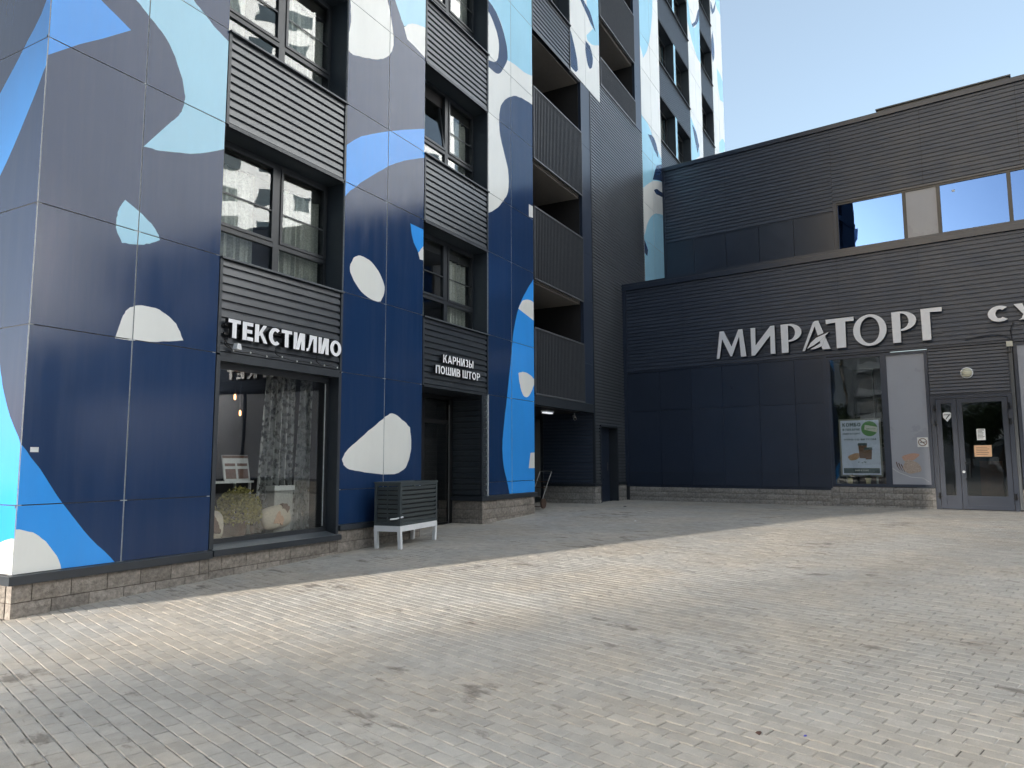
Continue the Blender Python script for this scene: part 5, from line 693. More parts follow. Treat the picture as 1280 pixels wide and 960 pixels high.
# ---------------------------------------------------------------- apartment tower
TX, TY = 4.03, 7.8
TOW = thing('apartment_tower', 'tall apartment tower clad in navy, blue and white mural panels and dark ribbed metal', 'building', (TX, TY, 0))
OF = (TX, TY, 0)
ROWS = [1.094, 2.912, 4.187, 5.99, 7.30, 9.11, 10.42, 12.23, 13.53, 15.34, 16.64, 18.45, 19.76, 21.56, 22.87, 24.67, 25.98, 27.79, 29.1]
def zlim(x): return 7.0 + 0.60 * (x - 4.0)
PIERS = {1: (4.03, 6.30, 0.42, 5.15), 2: (8.63, 10.77, 0.56, 9.70), 3: (13.10, 15.22, 0.82, 14.13), 4: (17.53, 19.68, 12.25, 18.6), 5: (23.55, 25.78, 4.5, 24.66), 6: (30.13, 32.25, 9.0, 31.2), 7: (34.55, 36.8, 9.0, 35.7)}
COLS = ['navy', 'blue', 'sky', 'white', 'alu']
def inside(p, poly):
    c = False; n = len(poly); j = n - 1
    for i in range(n):
        (xi, yi), (xj, yj) = poly[i], poly[j]
        if (yi > p[1]) != (yj > p[1]) and p[0] < (xj - xi) * (p[1] - yi) / (yj - yi) + xi: c = not c
        j = i
    return c
def painted_panel(u0, u1, z0, z1, shapes):
    """front triangles of one panel, cut along the painted outlines: list of ((u,z)*3, colour)"""
    near = [s for s in shapes if min(p[0] for p in s[1]) < u1 and max(p[0] for p in s[1]) > u0 and min(p[1] for p in s[1]) < z1 and max(p[1] for p in s[1]) > z0]
    R = [(u0, z0), (u1, z0), (u1, z1), (u0, z1)]
    if not near: return [(R, 'navy')]
    vs = [Vector(p) for p in R]; ed = [(0, 1), (1, 2), (2, 3), (3, 0)]
    for _, P in near:
        i = len(vs); n = len(P); vs += [Vector(p) for p in P]; ed += [(i + k, i + (k + 1) % n) for k in range(n)]
    ov, oe, of = delaunay_2d_cdt(vs, ed, [], 0, 1e-5)[:3]; out = []
    for f in of:
        pts = [(ov[i].x, ov[i].y) for i in f]; c = (sum(p[0] for p in pts) / len(pts), sum(p[1] for p in pts) / len(pts))
        if not (u0 < c[0] < u1 and z0 < c[1] < z1): continue
        col = 'navy'
        for k, P in near:
            if inside(c, P): col = k
        if sum(pts[i][0] * pts[(i+1) % len(pts)][1] - pts[(i+1) % len(pts)][0] * pts[i][1] for i in range(len(pts))) < 0: pts = pts[::-1]
        out.append((pts, col))
    return out
G_ = 0.007
def panel_part(u0, u1, z0, z1, shapes, y, side=False):
    mb = MB(); tl = random.uniform(-0.0015, 0.0015); t2 = random.uniform(-0.0015, 0.0015)
    fy = lambda u, z: y + tl * (u - u0) + t2 * (z - z0)
    a, b, c, d = u0 + G_, u1 - G_, z0 + G_ * 0.8, z1 - G_ * 0.8
    for pts, col in painted_panel(a, b, c, d, shapes): mb.face([(u, fy(u, z), z) for u, z in pts], COLS.index(col))
    R = [(a, c), (b, c), (b, d), (a, d)]
    for k in range(4):
        p, q = R[k], R[(k + 1) % 4]
        mb.face([(q[0], fy(*q), q[1]), (p[0], fy(*p), p[1]), (p[0], y + 0.035, p[1]), (q[0], y + 0.035, q[1])], 4)
    if side:      # standing across the view: u runs along +y, outward is -x
        mb.v = [(TX + (v[1] - y), v[0], v[2]) for v in mb.v]; mb.f = [f[::-1] for f in mb.f]
    return part('cladding_panel', mb, COLS, TOW, OF)
for k, (x0, x1, zb, xm) in PIERS.items():
    zs = [zb] + [r for r in ROWS if r > zb + 0.25]
    bk = MB()
    for a in range(len(zs) - 1):
        if zs[a] > zlim(x1): break
        top = zs[a + 1]
        panel_part(x0, xm, zs[a], top, MURAL[k], TY); panel_part(xm, x1, zs[a], top, MURAL[k], TY)
        bk.box(x0, x1, TY + 0.012, TY + 0.034, top - 0.03, top + 0.03, 1)
    bk.box(x0 + 0.004, x0 + 0.05, TY + 0.010, TY + 0.03, zb, top); bk.box(x1 - 0.05, x1 - 0.004, TY + 0.010, TY + 0.03, zb, top)
    bk.box(xm - 0.04, xm + 0.04, TY + 0.010, TY + 0.033, zb, top); bk.box(x0 + 0.002, x1 - 0.002, TY + 0.036, TY + 0.50, zb, top, 1)
    part('cladding_rail', bk, ['alu', 'joint'], TOW, OF)
# side wall round the near corner
zs = [0.42] + ROWS
for a in range(5):
    for u0, u1 in ((7.8, 9.02), (9.02, 10.24), (10.24, 12.5)): panel_part(u0, u1, zs[a], zs[a + 1], MURAL_SIDE, 7.8, True)
part('cladding_rail', MB().box(4.066, 4.3, 7.84, 12.5, 0.3, 9.1, 1).box(4.042, 4.064, 7.83, 7.87, 0.4, 9.1, 0).box(4.045, 4.064, 7.85, 12.5, 1.08, 1.11, 0), ['alu', 'joint'], TOW, OF)
# core behind the cladding
core = MB(); core.box(4.2, 36.7, 11.5, 24, -0.3, 46, 0)
core.box(4.35, 36.7, 8.75, 11.5, 17, 46, 0); core.box(19.0, 36.7, 9.6, 11.5, 3.0, 17, 0); core.box(4.35, 15.2, 11.0, 11.5, -0.3, 17, 0)
core.box(4.35, 6.25, 8.3, 11.0, 0, 17, 0); core.box(8.75, 10.75, 8.35, 11.0, 0, 17, 0)
core.box(36.7, 36.78, 7.9, 24, 5, 46, 0)
for z in ROWS[3::2]: core.box(4.35, 15.2, 8.25, 11.0, z - 0.32, z - 0.03, 0) if z < 17 else None
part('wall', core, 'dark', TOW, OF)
part('facade', MB().box(4.05, 36.75, 7.84, 8.6, 29.2, 46, 0), 'navy', TOW, OF)

def blocks(parent, x0, x1, ztop, y, zmin, off, side=None, m='block', W=0.39, H=0.19):
    """courses of split-face blocks hanging down from ztop; side = x of a wall that runs along y"""
    r = 0; z = ztop
    jb = MB(); 
    if side is None: jb.box(x0 + 0.01, x1 - 0.01, y + 0.022, y + 0.3, zmin - 0.25, ztop - 0.002)
    else: jb.box(side + 0.022, side + 0.3, x0 + 0.01, x1 - 0.01, zmin - 0.25, ztop - 0.002)
    part('mortar', jb, 'mortar', parent, off)
    while z > zmin - 0.1:
        h = H if r else H * 0.92
        x = x0 - (0.0 if r % 2 else W / 2)
        while x < x1 - 0.02:
            a, b = max(x, x0), min(x + W, x1)
            if b - a > 0.03:
                w = b - a; key = (round(w, 2), round(h, 2), side is None, random.randrange(3), m)
                if key not in BM:
                    mb = MB(); nx = max(1, round(w / 0.09)); nz = 3; g = {}
                    for i in range(nx + 1):
                        for j in range(nz + 1):
                            e = i in (0, nx) or j in (0, nz)
                            g[i, j] = len(mb.v); mb.v.append((0.004 + (w - 0.008) * i / nx, (0.006 + random.uniform(0, .004)) if e else random.uniform(-0.012, 0.002), 0.004 + (h - 0.008) * j / nz))
                    for i in range(nx):
                        for j in range(nz): mb.f.append((g[i, j], g[i+1, j], g[i+1, j+1], g[i, j+1])); mb.m.append(0)
                    i0 = len(mb.v); mb.v += [(0.004, 0.1, 0.004), (w - 0.004, 0.1, 0.004), (w - 0.004, 0.1, h - 0.004), (0.004, 0.1, h - 0.004)]
                    rim = [[g[i, 0] for i in range(nx + 1)], [g[nx, j] for j in range(nz + 1)], [g[i, nz] for i in range(nx, -1, -1)], [g[0, j] for j in range(nz, -1, -1)]]
                    for q in range(4): mb.f.append(tuple(rim[q][::-1]) + (i0 + q, i0 + (q + 1) % 4)); mb.m.append(0)
                    if side is not None: mb.v = [(v[1], v[0], v[2]) for v in mb.v]; mb.f = [f[::-1] for f in mb.f]
                    BM[key] = mb.mesh('plinth_block', m)
                loc = (a - off[0], y - off[1], z - h - off[2]) if side is None else (side - off[0], a - off[1], z - h - off[2])
                link('plinth_block', BM[key], parent, loc)
            x += W
        z -= h; r += 1
BM = {}
blocks(TOW, 4.03, 6.31, 0.32, 7.79, -0.02, OF); blocks(TOW, 6.31, 8.63, 0.34, 7.79, 0.05, OF); blocks(TOW, 8.63, 10.74, 0.47, 7.79, 0.12, OF)
blocks(TOW, 12.87, 15.2, 0.72, 7.79, 0.24, OF); blocks(TOW, 7.895, 8.9, 0.72, 0, 0.24, OF, side=12.86); blocks(TOW, 7.895, 11.0, 0.32, 0, -0.02, OF, side=4.02)
blocks(TOW, 7.895, 9.38, 0.84, 0, 0.34, OF, side=18.84, m='blockgrey'); blocks(TOW, 18.85, 19.3, 0.84, 7.79, 0.34, OF, m='blockgrey'); blocks(TOW, 20.62, 21.32, 0.84, 7.79, 0.34, OF, m='blockgrey')
for x0, x1, z0, z1, pr in ((4.0, 6.33, 0.325, 0.412, .05), (6.33, 8.64, 0.345, 0.42, .07), (8.64, 10.79, 0.475, 0.552, .045), (12.83, 15.26, 0.725, 0.812, .05), (18.81, 19.3, 0.845, 0.91, .03), (20.62, 21.28, 0.845, 0.91, .03)):
    fl = MB().box(x0, x1, TY - pr, TY + 0.04, z0, z1, 0)
    fl.face([(x0, TY - pr, z1 + .001), (x1, TY - pr, z1 + .001), (x1, TY + .04, z1 + 0.012), (x0, TY + .04, z1 + 0.012)], 1)
    part('sill_flashing', fl, ['anth', 'anthlight'], TOW, OF)
for q in ((3.98, 3.998, TY - 0.05, 12.5, 0.325, 0.412), (12.80, 12.86, TY - 0.048, 8.6, 0.727, 0.81), (18.80, 18.85, TY - 0.028, 9.4, 0.847, 0.908)): part('sill_flashing', MB().box(*q), 'anth', TOW, OF)

# ribbed spandrels
def ribbed(x0, x1, z0, z1, y=TY, pitch=0.117, m='ribbed', trim=True):
    mb = corr_mb(x0 + 0.03, x1 - 0.03, z0, z1, y + 0.004, pitch)
    if trim:
        mb.box(x0, x0 + 0.045, y - 0.012, y + 0.05, z0, z1, 1); mb.box(x1 - 0.045, x1, y - 0.012, y + 0.05, z0, z1, 1); mb.box(x0 + .045, x1 - .045, y - 0.010, y + 0.05, z0 - 0.03, z0 + 0.02, 1)
    mb.box(x0 + .02, x1 - .02, y + 0.04, y + 0.12, z0, z1, 1)
    return part('ribbed_panel', mb, [m, 'anth'], TOW, OF)
def sill(x0, x1, z):
    mb = MB().box(x0 + .002, x1 - .002, TY - 0.045, TY + 0.40, z - 0.03, z - 0.004, 0); mb.box(x0 + .003, x1 - .003, TY - 0.047, TY - 0.045, z - 0.03, z - 0.005, 1)
    part('window_sill', mb, ['anth', 'anthlight'], TOW, OF)
def window(x0, x1, z0, z1, mull=None, blind=True, tilt=False, lower=True, depth=0.36, seed=0):
    rv = MB(); y0, y1 = TY + 0.02, TY + depth
    rv.box(x0 - .02, x0 + .012, y0, y1 + .1, z0, z1); rv.box(x1 - .012, x1 + .02, y0, y1 + .1, z0, z1); rv.box(x0 + .012, x1 - .012, y0, y1 + .1, z1 - .03, z1 + .02)
    part('window_surround', rv, 'reveal', TOW, OF)
    if mull is None: mull = x0 + (x1 - x0) * 0.54
    fr = MB(); t = 0.065; Y = TY + depth; zt = z0 + 0.48
    fr.box(x0 + .012, x0 + t, Y, Y + .07, z0, z1); fr.box(x1 - t, x1 - .012, Y, Y + .07, z0, z1); fr.box(mull - .06, mull + .06, Y - .004, Y + .066, z0 + .002, z1 - .03)
    fr.box(x0 + t, mull - .06, Y, Y + .07, z0, z0 + .06); fr.box(mull + .06, x1 - t, Y, Y + .07, z0, z0 + .06)
    fr.box(x0 + t, mull - .06, Y, Y + .07, z1 - .09, z1 - .03); fr.box(mull + .06, x1 - t, Y, Y + .07, z1 - .09, z1 - .03)
    for a, b in ((x0 + t, mull - .06), (mull + .06, x1 - t)):
        fr.box(a, b, Y - .002, Y + .068, zt, zt + .07)
        if not (tilt and a < mull - .5):
            for c, d in ((a, a + .045), (b - .045, b)): fr.box(c, d, Y - .02, Y + .05, zt + .072, z1 - .092)
            fr.box(a + .045, b - .045, Y - .02, Y + .05, zt + .072, zt + .115); fr.box(a + .045, b - .045, Y - .02, Y + .05, z1 - .135, z1 - .092)
            zb = zt + (z1 - zt) * 0.40; fr.box(a + .045, b - .045, Y - .012, Y - .002, zb, zb + .022)
    w = part('window', fr, 'frame', TOW, OF)
    for a, b in ((x0 + t, mull - .06), (mull + .06, x1 - t)):
        part('pane', MB().box(a + .01, b - .01, Y + .030, Y + .036, z0 + .05, zt + .01), 'glass', w, OF)
        if tilt and a < mull - .5:
            mb = MB(); q = lambda z: -(z - zt - .08) * 0.14
            for c, d, e, f in ((a, a + .05, zt + .075, z1 - .12), (b - .05, b, zt + .075, z1 - .12), (a + .05, b - .05, zt + .075, zt + .125), (a + .05, b - .05, z1 - .17, z1 - .12)):
                k = len(mb.v); mb.box(c, d, Y - .02, Y + .03, e, f)
                mb.v[k:] = [(v[0], v[1] + abs(q(v[2])), v[2]) for v in mb.v[k:]]
            s = part('sash', mb, 'frame', w, OF)
            mb = MB(); mb.box(a + .05, b - .05, Y, Y + .006, zt + .12, z1 - .16); mb.v = [(v[0], v[1] + abs(q(v[2])), v[2]) for v in mb.v]
            part('pane', mb, 'glass', w, OF)
        else:
            part('pane', MB().box(a + .035, b - .035, Y + .012, Y + .018, zt + .10, z1 - .12), 'glass', w, OF)
    if blind:
        mb = MB(); n = 26; yb = Y + 0.16; rr = random.Random(seed)
        for a, b, zz in ((x0 + .08, x0 + (x1-x0) * rr.uniform(.28, .42), z0 + .08), (x1 - (x1-x0) * rr.uniform(.25, .45), x1 - .08, z0 + .1)):
            for i in range(n):
                u0, u1 = a + (b-a) * i / n, a + (b-a) * (i+1) / n; f = lambda q: yb + 0.03 * math.sin(q * 38 + seed) + .012 * math.sin(q * 91)
                mb.face([(u0, f(u0), zz), (u1, f(u1), zz), (u1, f(u1), z1), (u0, f(u0), z1)])
        part('curtain', mb, 'greyfabric', w, OF)
BAYS = [(6.30, 8.63, 1, 7), (10.77, 13.10, 1, 9), (15.22, 17.53, 7, 12)]
n_ = 0
for x0, x1, lo, hi in BAYS:
    r = lo
    while r + 1 < len(ROWS) and ROWS[r] < zlim(x1):
        ribbed(x0, x1, ROWS[r] + (0.0), ROWS[r + 1] - 0.03); sill(x0, x1, ROWS[r + 1])
        window(x0, x1, ROWS[r + 1], ROWS[r + 2], blind=True, tilt=(x0 > 10 and x0 < 11 and r == 3), seed=n_); n_ += 1
        r += 2
# far bays, two windows side by side
for x0, x1 in ((25.78, 30.13), (32.25, 34.55)):
    r = 7
    while r + 2 < len(ROWS) and ROWS[r] < zlim(x1):
        ribbed(x0, x1, ROWS[r], ROWS[r + 1] - 0.03, pitch=0.09, trim=False); sill(x0, x1, ROWS[r + 1])
        if x1 - x0 > 3:
            xm = 27.85
            window(x0, xm, ROWS[r + 1], ROWS[r + 2], seed=n_); window(xm + 0.28, x1, ROWS[r + 1], ROWS[r + 2], seed=n_ + 1)
            part('cladding_panel', MB().box(xm, xm + 0.28, TY + 0.02, TY + 0.5, ROWS[r + 1], ROWS[r + 2]), 'sky', TOW, OF); n_ += 2
        else: window(x0, x1, ROWS[r + 1], ROWS[r + 2], seed=n_); n_ += 1
        r += 2

# balconies: railing of flat bars in front of the slab edge
BARM = MB().box(-0.007, 0.007, -0.016, 0.016, 0, 1).mesh('baluster', 'barmetal')
def balcony(x0, x1, z0, z1, ceil, bars=True, slab=None):
    D_ = 1.5; mb = MB()
    s0 = z0 if slab is None else slab
    mb.box(x0, x1, TY + 0.10, TY + D_, s0, s0 + 0.24, 0); mb.box(x0, x1, TY + D_, TY + D_ + .05, s0 + .24, ceil, 1)
    mb.box(x0, x0 + .02, TY + .08, TY + D_, s0 + .24, ceil, 1); mb.box(x1 - .02, x1, TY + .08, TY + D_, s0 + .24, ceil, 1); mb.box(x0 + .02, x1 - .02, TY + .1, TY + D_, ceil - .02, ceil, 0)
    mb.box(x0 + (x1-x0) * .45, x0 + (x1-x0) * .8, TY + D_ - .04, TY + D_ - .005, s0 + .3, s0 + 2.3, 2)
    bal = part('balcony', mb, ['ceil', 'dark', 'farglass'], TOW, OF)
    rl = MB().box(x0 + .005, x1 - .005, TY - 0.025, TY + 0.02, z1 - .035, z1); rl.box(x0 + .005, x1 - .005, TY - 0.022, TY + 0.018, z0, z0 + .035)
    rl.box(x1 - .03, x1 - .005, TY - 0.026, TY + 0.021, z0, z1); rl.box(x0 + .005, x0 + .03, TY - 0.026, TY + 0.021, z0, z1)
    rl.box(x0 + .02, x1 - .02, TY + 0.055, TY + 0.062, z0 + .03, z1 - .06, 1)
    rr = part('railing', rl, ['barmetal', 'black'], TOW, OF)
    n = int((x1 - x0) / 0.083)
    for i in range(1, n):
        b = link('baluster', BARM, rr, (x0 + (x1 - x0) * i / n - TX, TY - TY, z0 + .02)); b.scale = (1, 1, z1 - z0 - .04)
for z0, z1, ceil in ((3.09, 4.70, 5.83), (5.86, 7.67, 8.83), (8.86, 10.72, 12.20)): balcony(15.24, 18.2, z0, z1, ceil, slab=z0 + (0.02 if z0 < 4 else .0))
for z0, z1, ceil in ((12.86, 13.74, 15.05), (15.08, 16.85, 18.10), (18.14, 19.9, 21.2)): balcony(19.72, 22.9, z0, z1, ceil)
mb = MB(); mb.box(15.22, 18.85, TY - 0.006, TY + 0.3, 2.86, 3.085, 0); part('beam', mb, 'anth', TOW, OF)
mb = MB()
for a, b in zip([2.95] + [r for r in ROWS if r > 3 and r < 13], [r for r in ROWS if r > 3 and r < 13]):
    if b < 12.3: mb.box(18.2, 18.86, TY - .004, TY + .4, (a if a > 3 else 3.09) + .004, b - .004)
part('column_cladding', mb, 'flatnavy', TOW, OF)
mb = MB(); mb.box(22.9, 23.55, TY - .002, TY + .4, 12.87, 24); part('column_cladding', mb, 'flatnavy', TOW, OF)
# soffit strip under the upper cladding
part('soffit', MB().box(15.22, 19.7, TY + .02, TY + .5, 12.2, 12.235), 'anth', TOW, OF)
part('soffit', MB().box(15.25, 18.85, TY + .1, TY + 8, 2.87, 2.95), 'dark', TOW, OF)
# ribbed stair block, with its door
mb = corr_mb(18.9, 23.53, 2.52, 12.84, TY + .002, 0.092); corr_mb(18.9, 19.28, 0.91, 2.52, TY + .002, 0.092, mb=mb); corr_mb(20.64, 21.4, 0.91, 2.52, TY + .002, 0.092, mb=mb)
mb.box(18.84, 18.9, TY - .016, TY + .05, 0.91, 12.23, 1); mb.box(19.26, 19.32, TY - .014, TY + .3, 0.35, 2.52, 1); mb.box(20.58, 20.64, TY - .014, TY + .3, 0.35, 2.52, 1); mb.box(19.32, 20.58, TY - .013, TY + .3, 2.50, 2.56, 1)
mb.box(18.9, 23.5, TY + .03, TY + .3, 2.56, 12.84, 1); mb.box(18.9, 19.26, TY + .03, TY + .3, 0.3, 2.56, 1); mb.box(20.64, 23.5, TY + .03, TY + .3, 0.3, 2.56, 1); mb.box(19.7, 22.95, TY - .02, TY + .1, 12.83, 12.87, 1)
part('ribbed_panel', mb, ['ribblock', 'anth'], TOW, OF)
mb = corr_side(18.845, 7.84, 9.38, 0.91, 2.87, 0.092); mb.box(18.87, 19.0, 7.9, 9.38, .3, 2.87, 1); mb.box(18.82, 19.0, 9.38, 9.46, .3, 2.87, 1)
part('ribbed_panel', mb, ['ribnavy', 'anth'], TOW, OF)
d = part('door', MB().box(19.32, 20.58, TY + .25, TY + .30, 0.36, 2.50), 'flatnavy', TOW, OF)
part('pane', MB().box(19.50, 19.62, TY + .244, TY + .252, 1.3, 2.2), 'farglass', d, OF); part('handle', MB().tube([(20.3, TY + .2, 1.25), (20.3, TY + .2, 1.5)], .012), 'steel', d, OF)
part('door', MB().box(15.4, 16.4, 9.44, 9.5, 0.36, 2.6).box(16.45, 18.8, 12.0, 12.1, .3, 2.9), 'dark', TOW, OF)
part('wall', MB().box(15.22, 15.3, TY + .05, 12, 0.3, 2.9).box(15.3, 18.8, 11.9, 12, .3, 2.9), 'anth', TOW, OF)

# entrance recess of the second bay
mb = corr_side(12.868, 7.84, 8.55, 0.812, 2.90, 0.115); mb.box(12.90, 13.1, 7.86, 8.6, .2, 2.9, 1); mb.box(12.855, 12.915, TY - .012, TY + .04, .812, 2.90, 1)
part('ribbed_panel', mb, ['ribbed', 'anth'], TOW, OF)
mb = corr_mb(12.915, 13.07, 0.812, 2.90, TY, 0.115); mb.box(13.06, 13.10, TY - .02, TY + .03, .812, 2.9, 1); part('ribbed_panel', mb, ['ribbed', 'alu'], TOW, OF)
mb = MB(); mb.box(10.74, 10.77, TY + .02, 8.6, .1, 2.9, 0); mb.box(10.77, 12.9, TY + .05, 8.6, 2.885, 2.912, 0); mb.box(10.77, 12.9, 8.95, 9.0, .1, 2.95, 1); part('entrance_lining', mb, ['anth', 'dark'], TOW, OF)
fr = MB(); Y = 8.52
for a, b, c, e in ((10.77, 10.87, .22, 2.88), (12.74, 12.86, .22, 2.88), (11.74, 11.86, .22, 2.88), (10.87, 11.74, 2.3, 2.38), (11.86, 12.74, 2.3, 2.38), (10.87, 11.74, 2.80, 2.88), (11.86, 12.74, 2.80, 2.88), (10.87, 11.74, .22, .5), (11.86, 12.74, .22, .3)): fr.box(a, b, Y, Y + .06, c, e)
d = part('shop_door', fr, 'black', TOW, OF)
for a, b, c, e in ((10.87, 11.74, .5, 2.3), (11.86, 12.74, .3, 2.3), (10.87, 11.74, 2.38, 2.8), (11.86, 12.74, 2.38, 2.8)): part('pane', MB().box(a, b, Y + .028, Y + .034, c, e), 'shopglass', d, OF)
part('handle', MB().tube([(11.66, Y - .05, 1.0), (11.66, Y - .05, 1.9)], .014), 'steel', d, OF)
part('edge_strip', MB().box(12.70, 12.72, Y - .02, Y - .001, .25, 2.7).box(11.62, 11.635, Y - .02, Y - .001, .5, 2.28), 'steel', d, OF)

# shop window of the first bay
Y = 7.98; fr = MB()
fr.box(6.30, 6.36, TY - .01, Y + .06, .43, 2.89, 0); fr.box(8.57, 8.63, TY - .01, Y + .06, .43, 2.89, 0); fr.box(6.36, 8.57, TY - .008, Y + .06, 2.82, 2.885, 0)
fr.box(6.36, 6.42, Y, Y + .06, .53, 2.82, 1); fr.box(8.51, 8.57, Y, Y + .06, .53, 2.82, 1); fr.box(6.42, 8.51, Y, Y + .06, 2.74, 2.82, 1); fr.box(6.36, 8.57, Y, Y + .06, .43, .53, 1)
fr.face([(6.36, TY - .02, .425), (8.57, TY - .02, .425), (8.57, Y + .001, .47), (6.36, Y + .001, .47)], 2)
d = part('shop_window', fr, ['anth', 'frame', 'anthlight'], TOW, OF)
part('pane', MB().box(6.42, 8.51, Y + .02, Y + .028, .53, 2.74), 'shopglass', d, OF)
part('pane_bead', MB().box(8.488, 8.50, Y + .008, Y + .019, .55, 2.72), 'alu', d, OF)
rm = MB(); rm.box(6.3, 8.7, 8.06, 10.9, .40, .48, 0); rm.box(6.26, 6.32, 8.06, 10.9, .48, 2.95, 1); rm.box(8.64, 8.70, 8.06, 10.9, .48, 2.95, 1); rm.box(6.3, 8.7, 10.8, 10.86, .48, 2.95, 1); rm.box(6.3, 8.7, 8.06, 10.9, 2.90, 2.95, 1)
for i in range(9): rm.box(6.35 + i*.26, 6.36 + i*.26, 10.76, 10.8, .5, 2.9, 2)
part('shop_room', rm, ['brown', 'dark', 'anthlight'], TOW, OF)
# ---------------------------------------------------------------- supermarket building (local: x along the wall, -y outward)
SA = -1.7034646
SUP = thing('supermarket_building', 'two-storey supermarket in blue-black ribbed cladding beside the apartment tower', 'building', (21.312, 7.8, 0), SA)
ZO = (0, 0, 0)
SL = 30.0
# lower volume cladding
seams = [0.10, 1.95, 4.26, 6.26, 8.13, 10.3, 12.6, 14.9, 17.2, 19.5, 21.8, 24.1, 26.4, 28.7]
for a, b in zip(seams[:-1], seams[1:]):
    part('ribbed_panel', corr_mb(a + .004, b - .004, 4.24, 6.79, -.002, 0.106, .024), 'ribnavy', SUP)
sv_ = [0.10, 1.18, 2.16, 3.09, 4.12, 5.07, 5.80]; sz = [0.82, 1.19, 3.02, 4.205]
for a, b in zip(sv_[:-1], sv_[1:]):
    for c, d in zip(sz[:-1], sz[1:]):
        mb = MB(); t1, t2 = random.uniform(-.003, .003), random.uniform(-.003, .003)
        mb.box(a + .005, b - .005, -.004, .02, c + .005, d - .005); mb.v = [(v[0], v[1] + t1 * (v[0]-a) + t2 * (v[2]-c), v[2]) for v in mb.v]
        part('cladding_panel', mb, 'flatnavy', SUP)
bk = MB(); bk.box(0.0, 5.9, .022, .3, 0.0, 4.24, 1); bk.box(0.0, SL, .03, .3, 4.24, 6.79, 0); bk.box(8.19, 9.84, .05, .3, 3.06, 4.24, 0); bk.box(9.84, SL, .3, .4, 0, 4.24, 1)
part('wall', bk, ['flatnavy', 'joint'], SUP)
tr = MB(); tr.box(-.02, .10, -.03, .03, 0.82, 6.79, 0); tr.box(.10, SL, -.028, .03, 4.205, 4.238, 0)
tr.box(0.02, 5.86, -.035, .03, 0.775, 0.812, 0); tr.box(5.80, 5.9, -.024, .05, .80, 4.205, 0)
tr.box(-.05, SL, -.06, .5, 6.79, 6.93, 0); tr.box(-.05, SL, -.064, -.061, 6.925, 6.935, 1)
part('trim', tr, ['flatnavy', 'anthlight'], SUP)
part('roof', MB().box(0, SL, .5, 5, 6.70, 6.78), 'anth', SUP)
part('parapet', MB().box(-.04, SL, -.058, .4, 6.93, 7.0), 'flatnavy', SUP)
# windows of the lower volume
def swin(x0, x1, z0, z1, film, label=None):
    fr = MB(); t = .07
    fr.box(x0, x0 + t, -.01, .06, z0, z1); fr.box(x1 - t, x1, -.01, .06, z0, z1); fr.box(x0 + t, x1 - t, -.01, .06, z0, z0 + t); fr.box(x0 + t, x1 - t, -.01, .06, z1 - t, z1)
    w = part('shop_window', fr, 'flatnavy', SUP, label=label)
    part('pane', MB().box(x0 + t, x1 - t, .022, .030, z0 + t, z1 - t), 'film' if film else 'glass', w)
    return w
W1 = swin(5.90, 7.22, .87, 4.19, False); W2 = swin(7.22, 8.19, .87, 4.19, True, 'pane covered with grey film and a pastry print')
k = 9.92
for i in range(9): swin(k, k + 1.5, .87, 4.19, True); k += 1.5
part('trim', MB().box(9.835, 9.90, -.02, .08, .40, 4.2), 'anthlight', SUP)
mb = corr_mb(8.21, 9.80, 3.08, 4.20, 0.012, 0.082); part('ribbed_panel', mb, 'ribnavy', SUP)
blocks(SUP, 0.12, 5.86, 0.775, -.03, .34, ZO, m='blockgrey', W=.41, H=.15); blocks(SUP, 5.86, 8.2, 0.86, -.03, .34, ZO, m='blockgrey', W=.41, H=.15); blocks(SUP, 9.9, 12, 0.86, -.03, .34, ZO, m='blockgrey', W=.41, H=.15)
# double door
fr = MB(); fr.box(8.20, 8.30, -.02, .08, .36, 3.05); fr.box(9.74, 9.83, -.02, .08, .36, 3.05); fr.box(8.30, 9.74, -.02, .08, 2.97, 3.05); fr.box(8.20, 9.83, -.03, .1, .355, .375)
door = part('door', fr, 'flatnavy', SUP)
def leaf(x0, x1):
    mb = MB(); s = .105
    mb.box(x0, x0 + s, -.035, .03, .39, 2.96); mb.box(x1 - s, x1, -.035, .03, .39, 2.96); mb.box(x0 + s, x1 - s, -.035, .03, 2.86, 2.96); mb.box(x0 + s, x1 - s, -.035, .03, .39, .48); mb.box(x0 + s, x1 - s, -.035, .03, .61, .70); mb.box(x0 + s, x1 - s, -.01, .01, .48, .61)
    part('door_leaf', mb, 'flatnavy', door); part('pane', MB().box(x0 + s, x1 - s, -.006, .002, .70, 2.86), 'glass', door)
leaf(8.31, 8.73); leaf(8.74, 9.73)
hd = MB(); hd.tube([(8.83, -.04, 1.08), (8.83, -.10, 1.08), (8.93, -.10, 1.12), (8.93, -.10, 1.42), (8.83, -.10, 1.46), (8.83, -.04, 1.46)], .016, 8); part('handle', hd, 'black', door)
part('lock', MB().lathe([(.03, .036), (.03, .05), (.02, .055)], (8.80, 0, 1.25), 14, axis='y'), 'whitepaint', door)
for x in (8.285, 9.765):
    for z in (2.68, 2.32, .62): part('hinge', MB().tube([(x, -.045, z), (x, -.045, z + .14)], .022, 8).box(x - .05, x + .05, -.04, -.02, z + .03, z + .06), 'black', door)
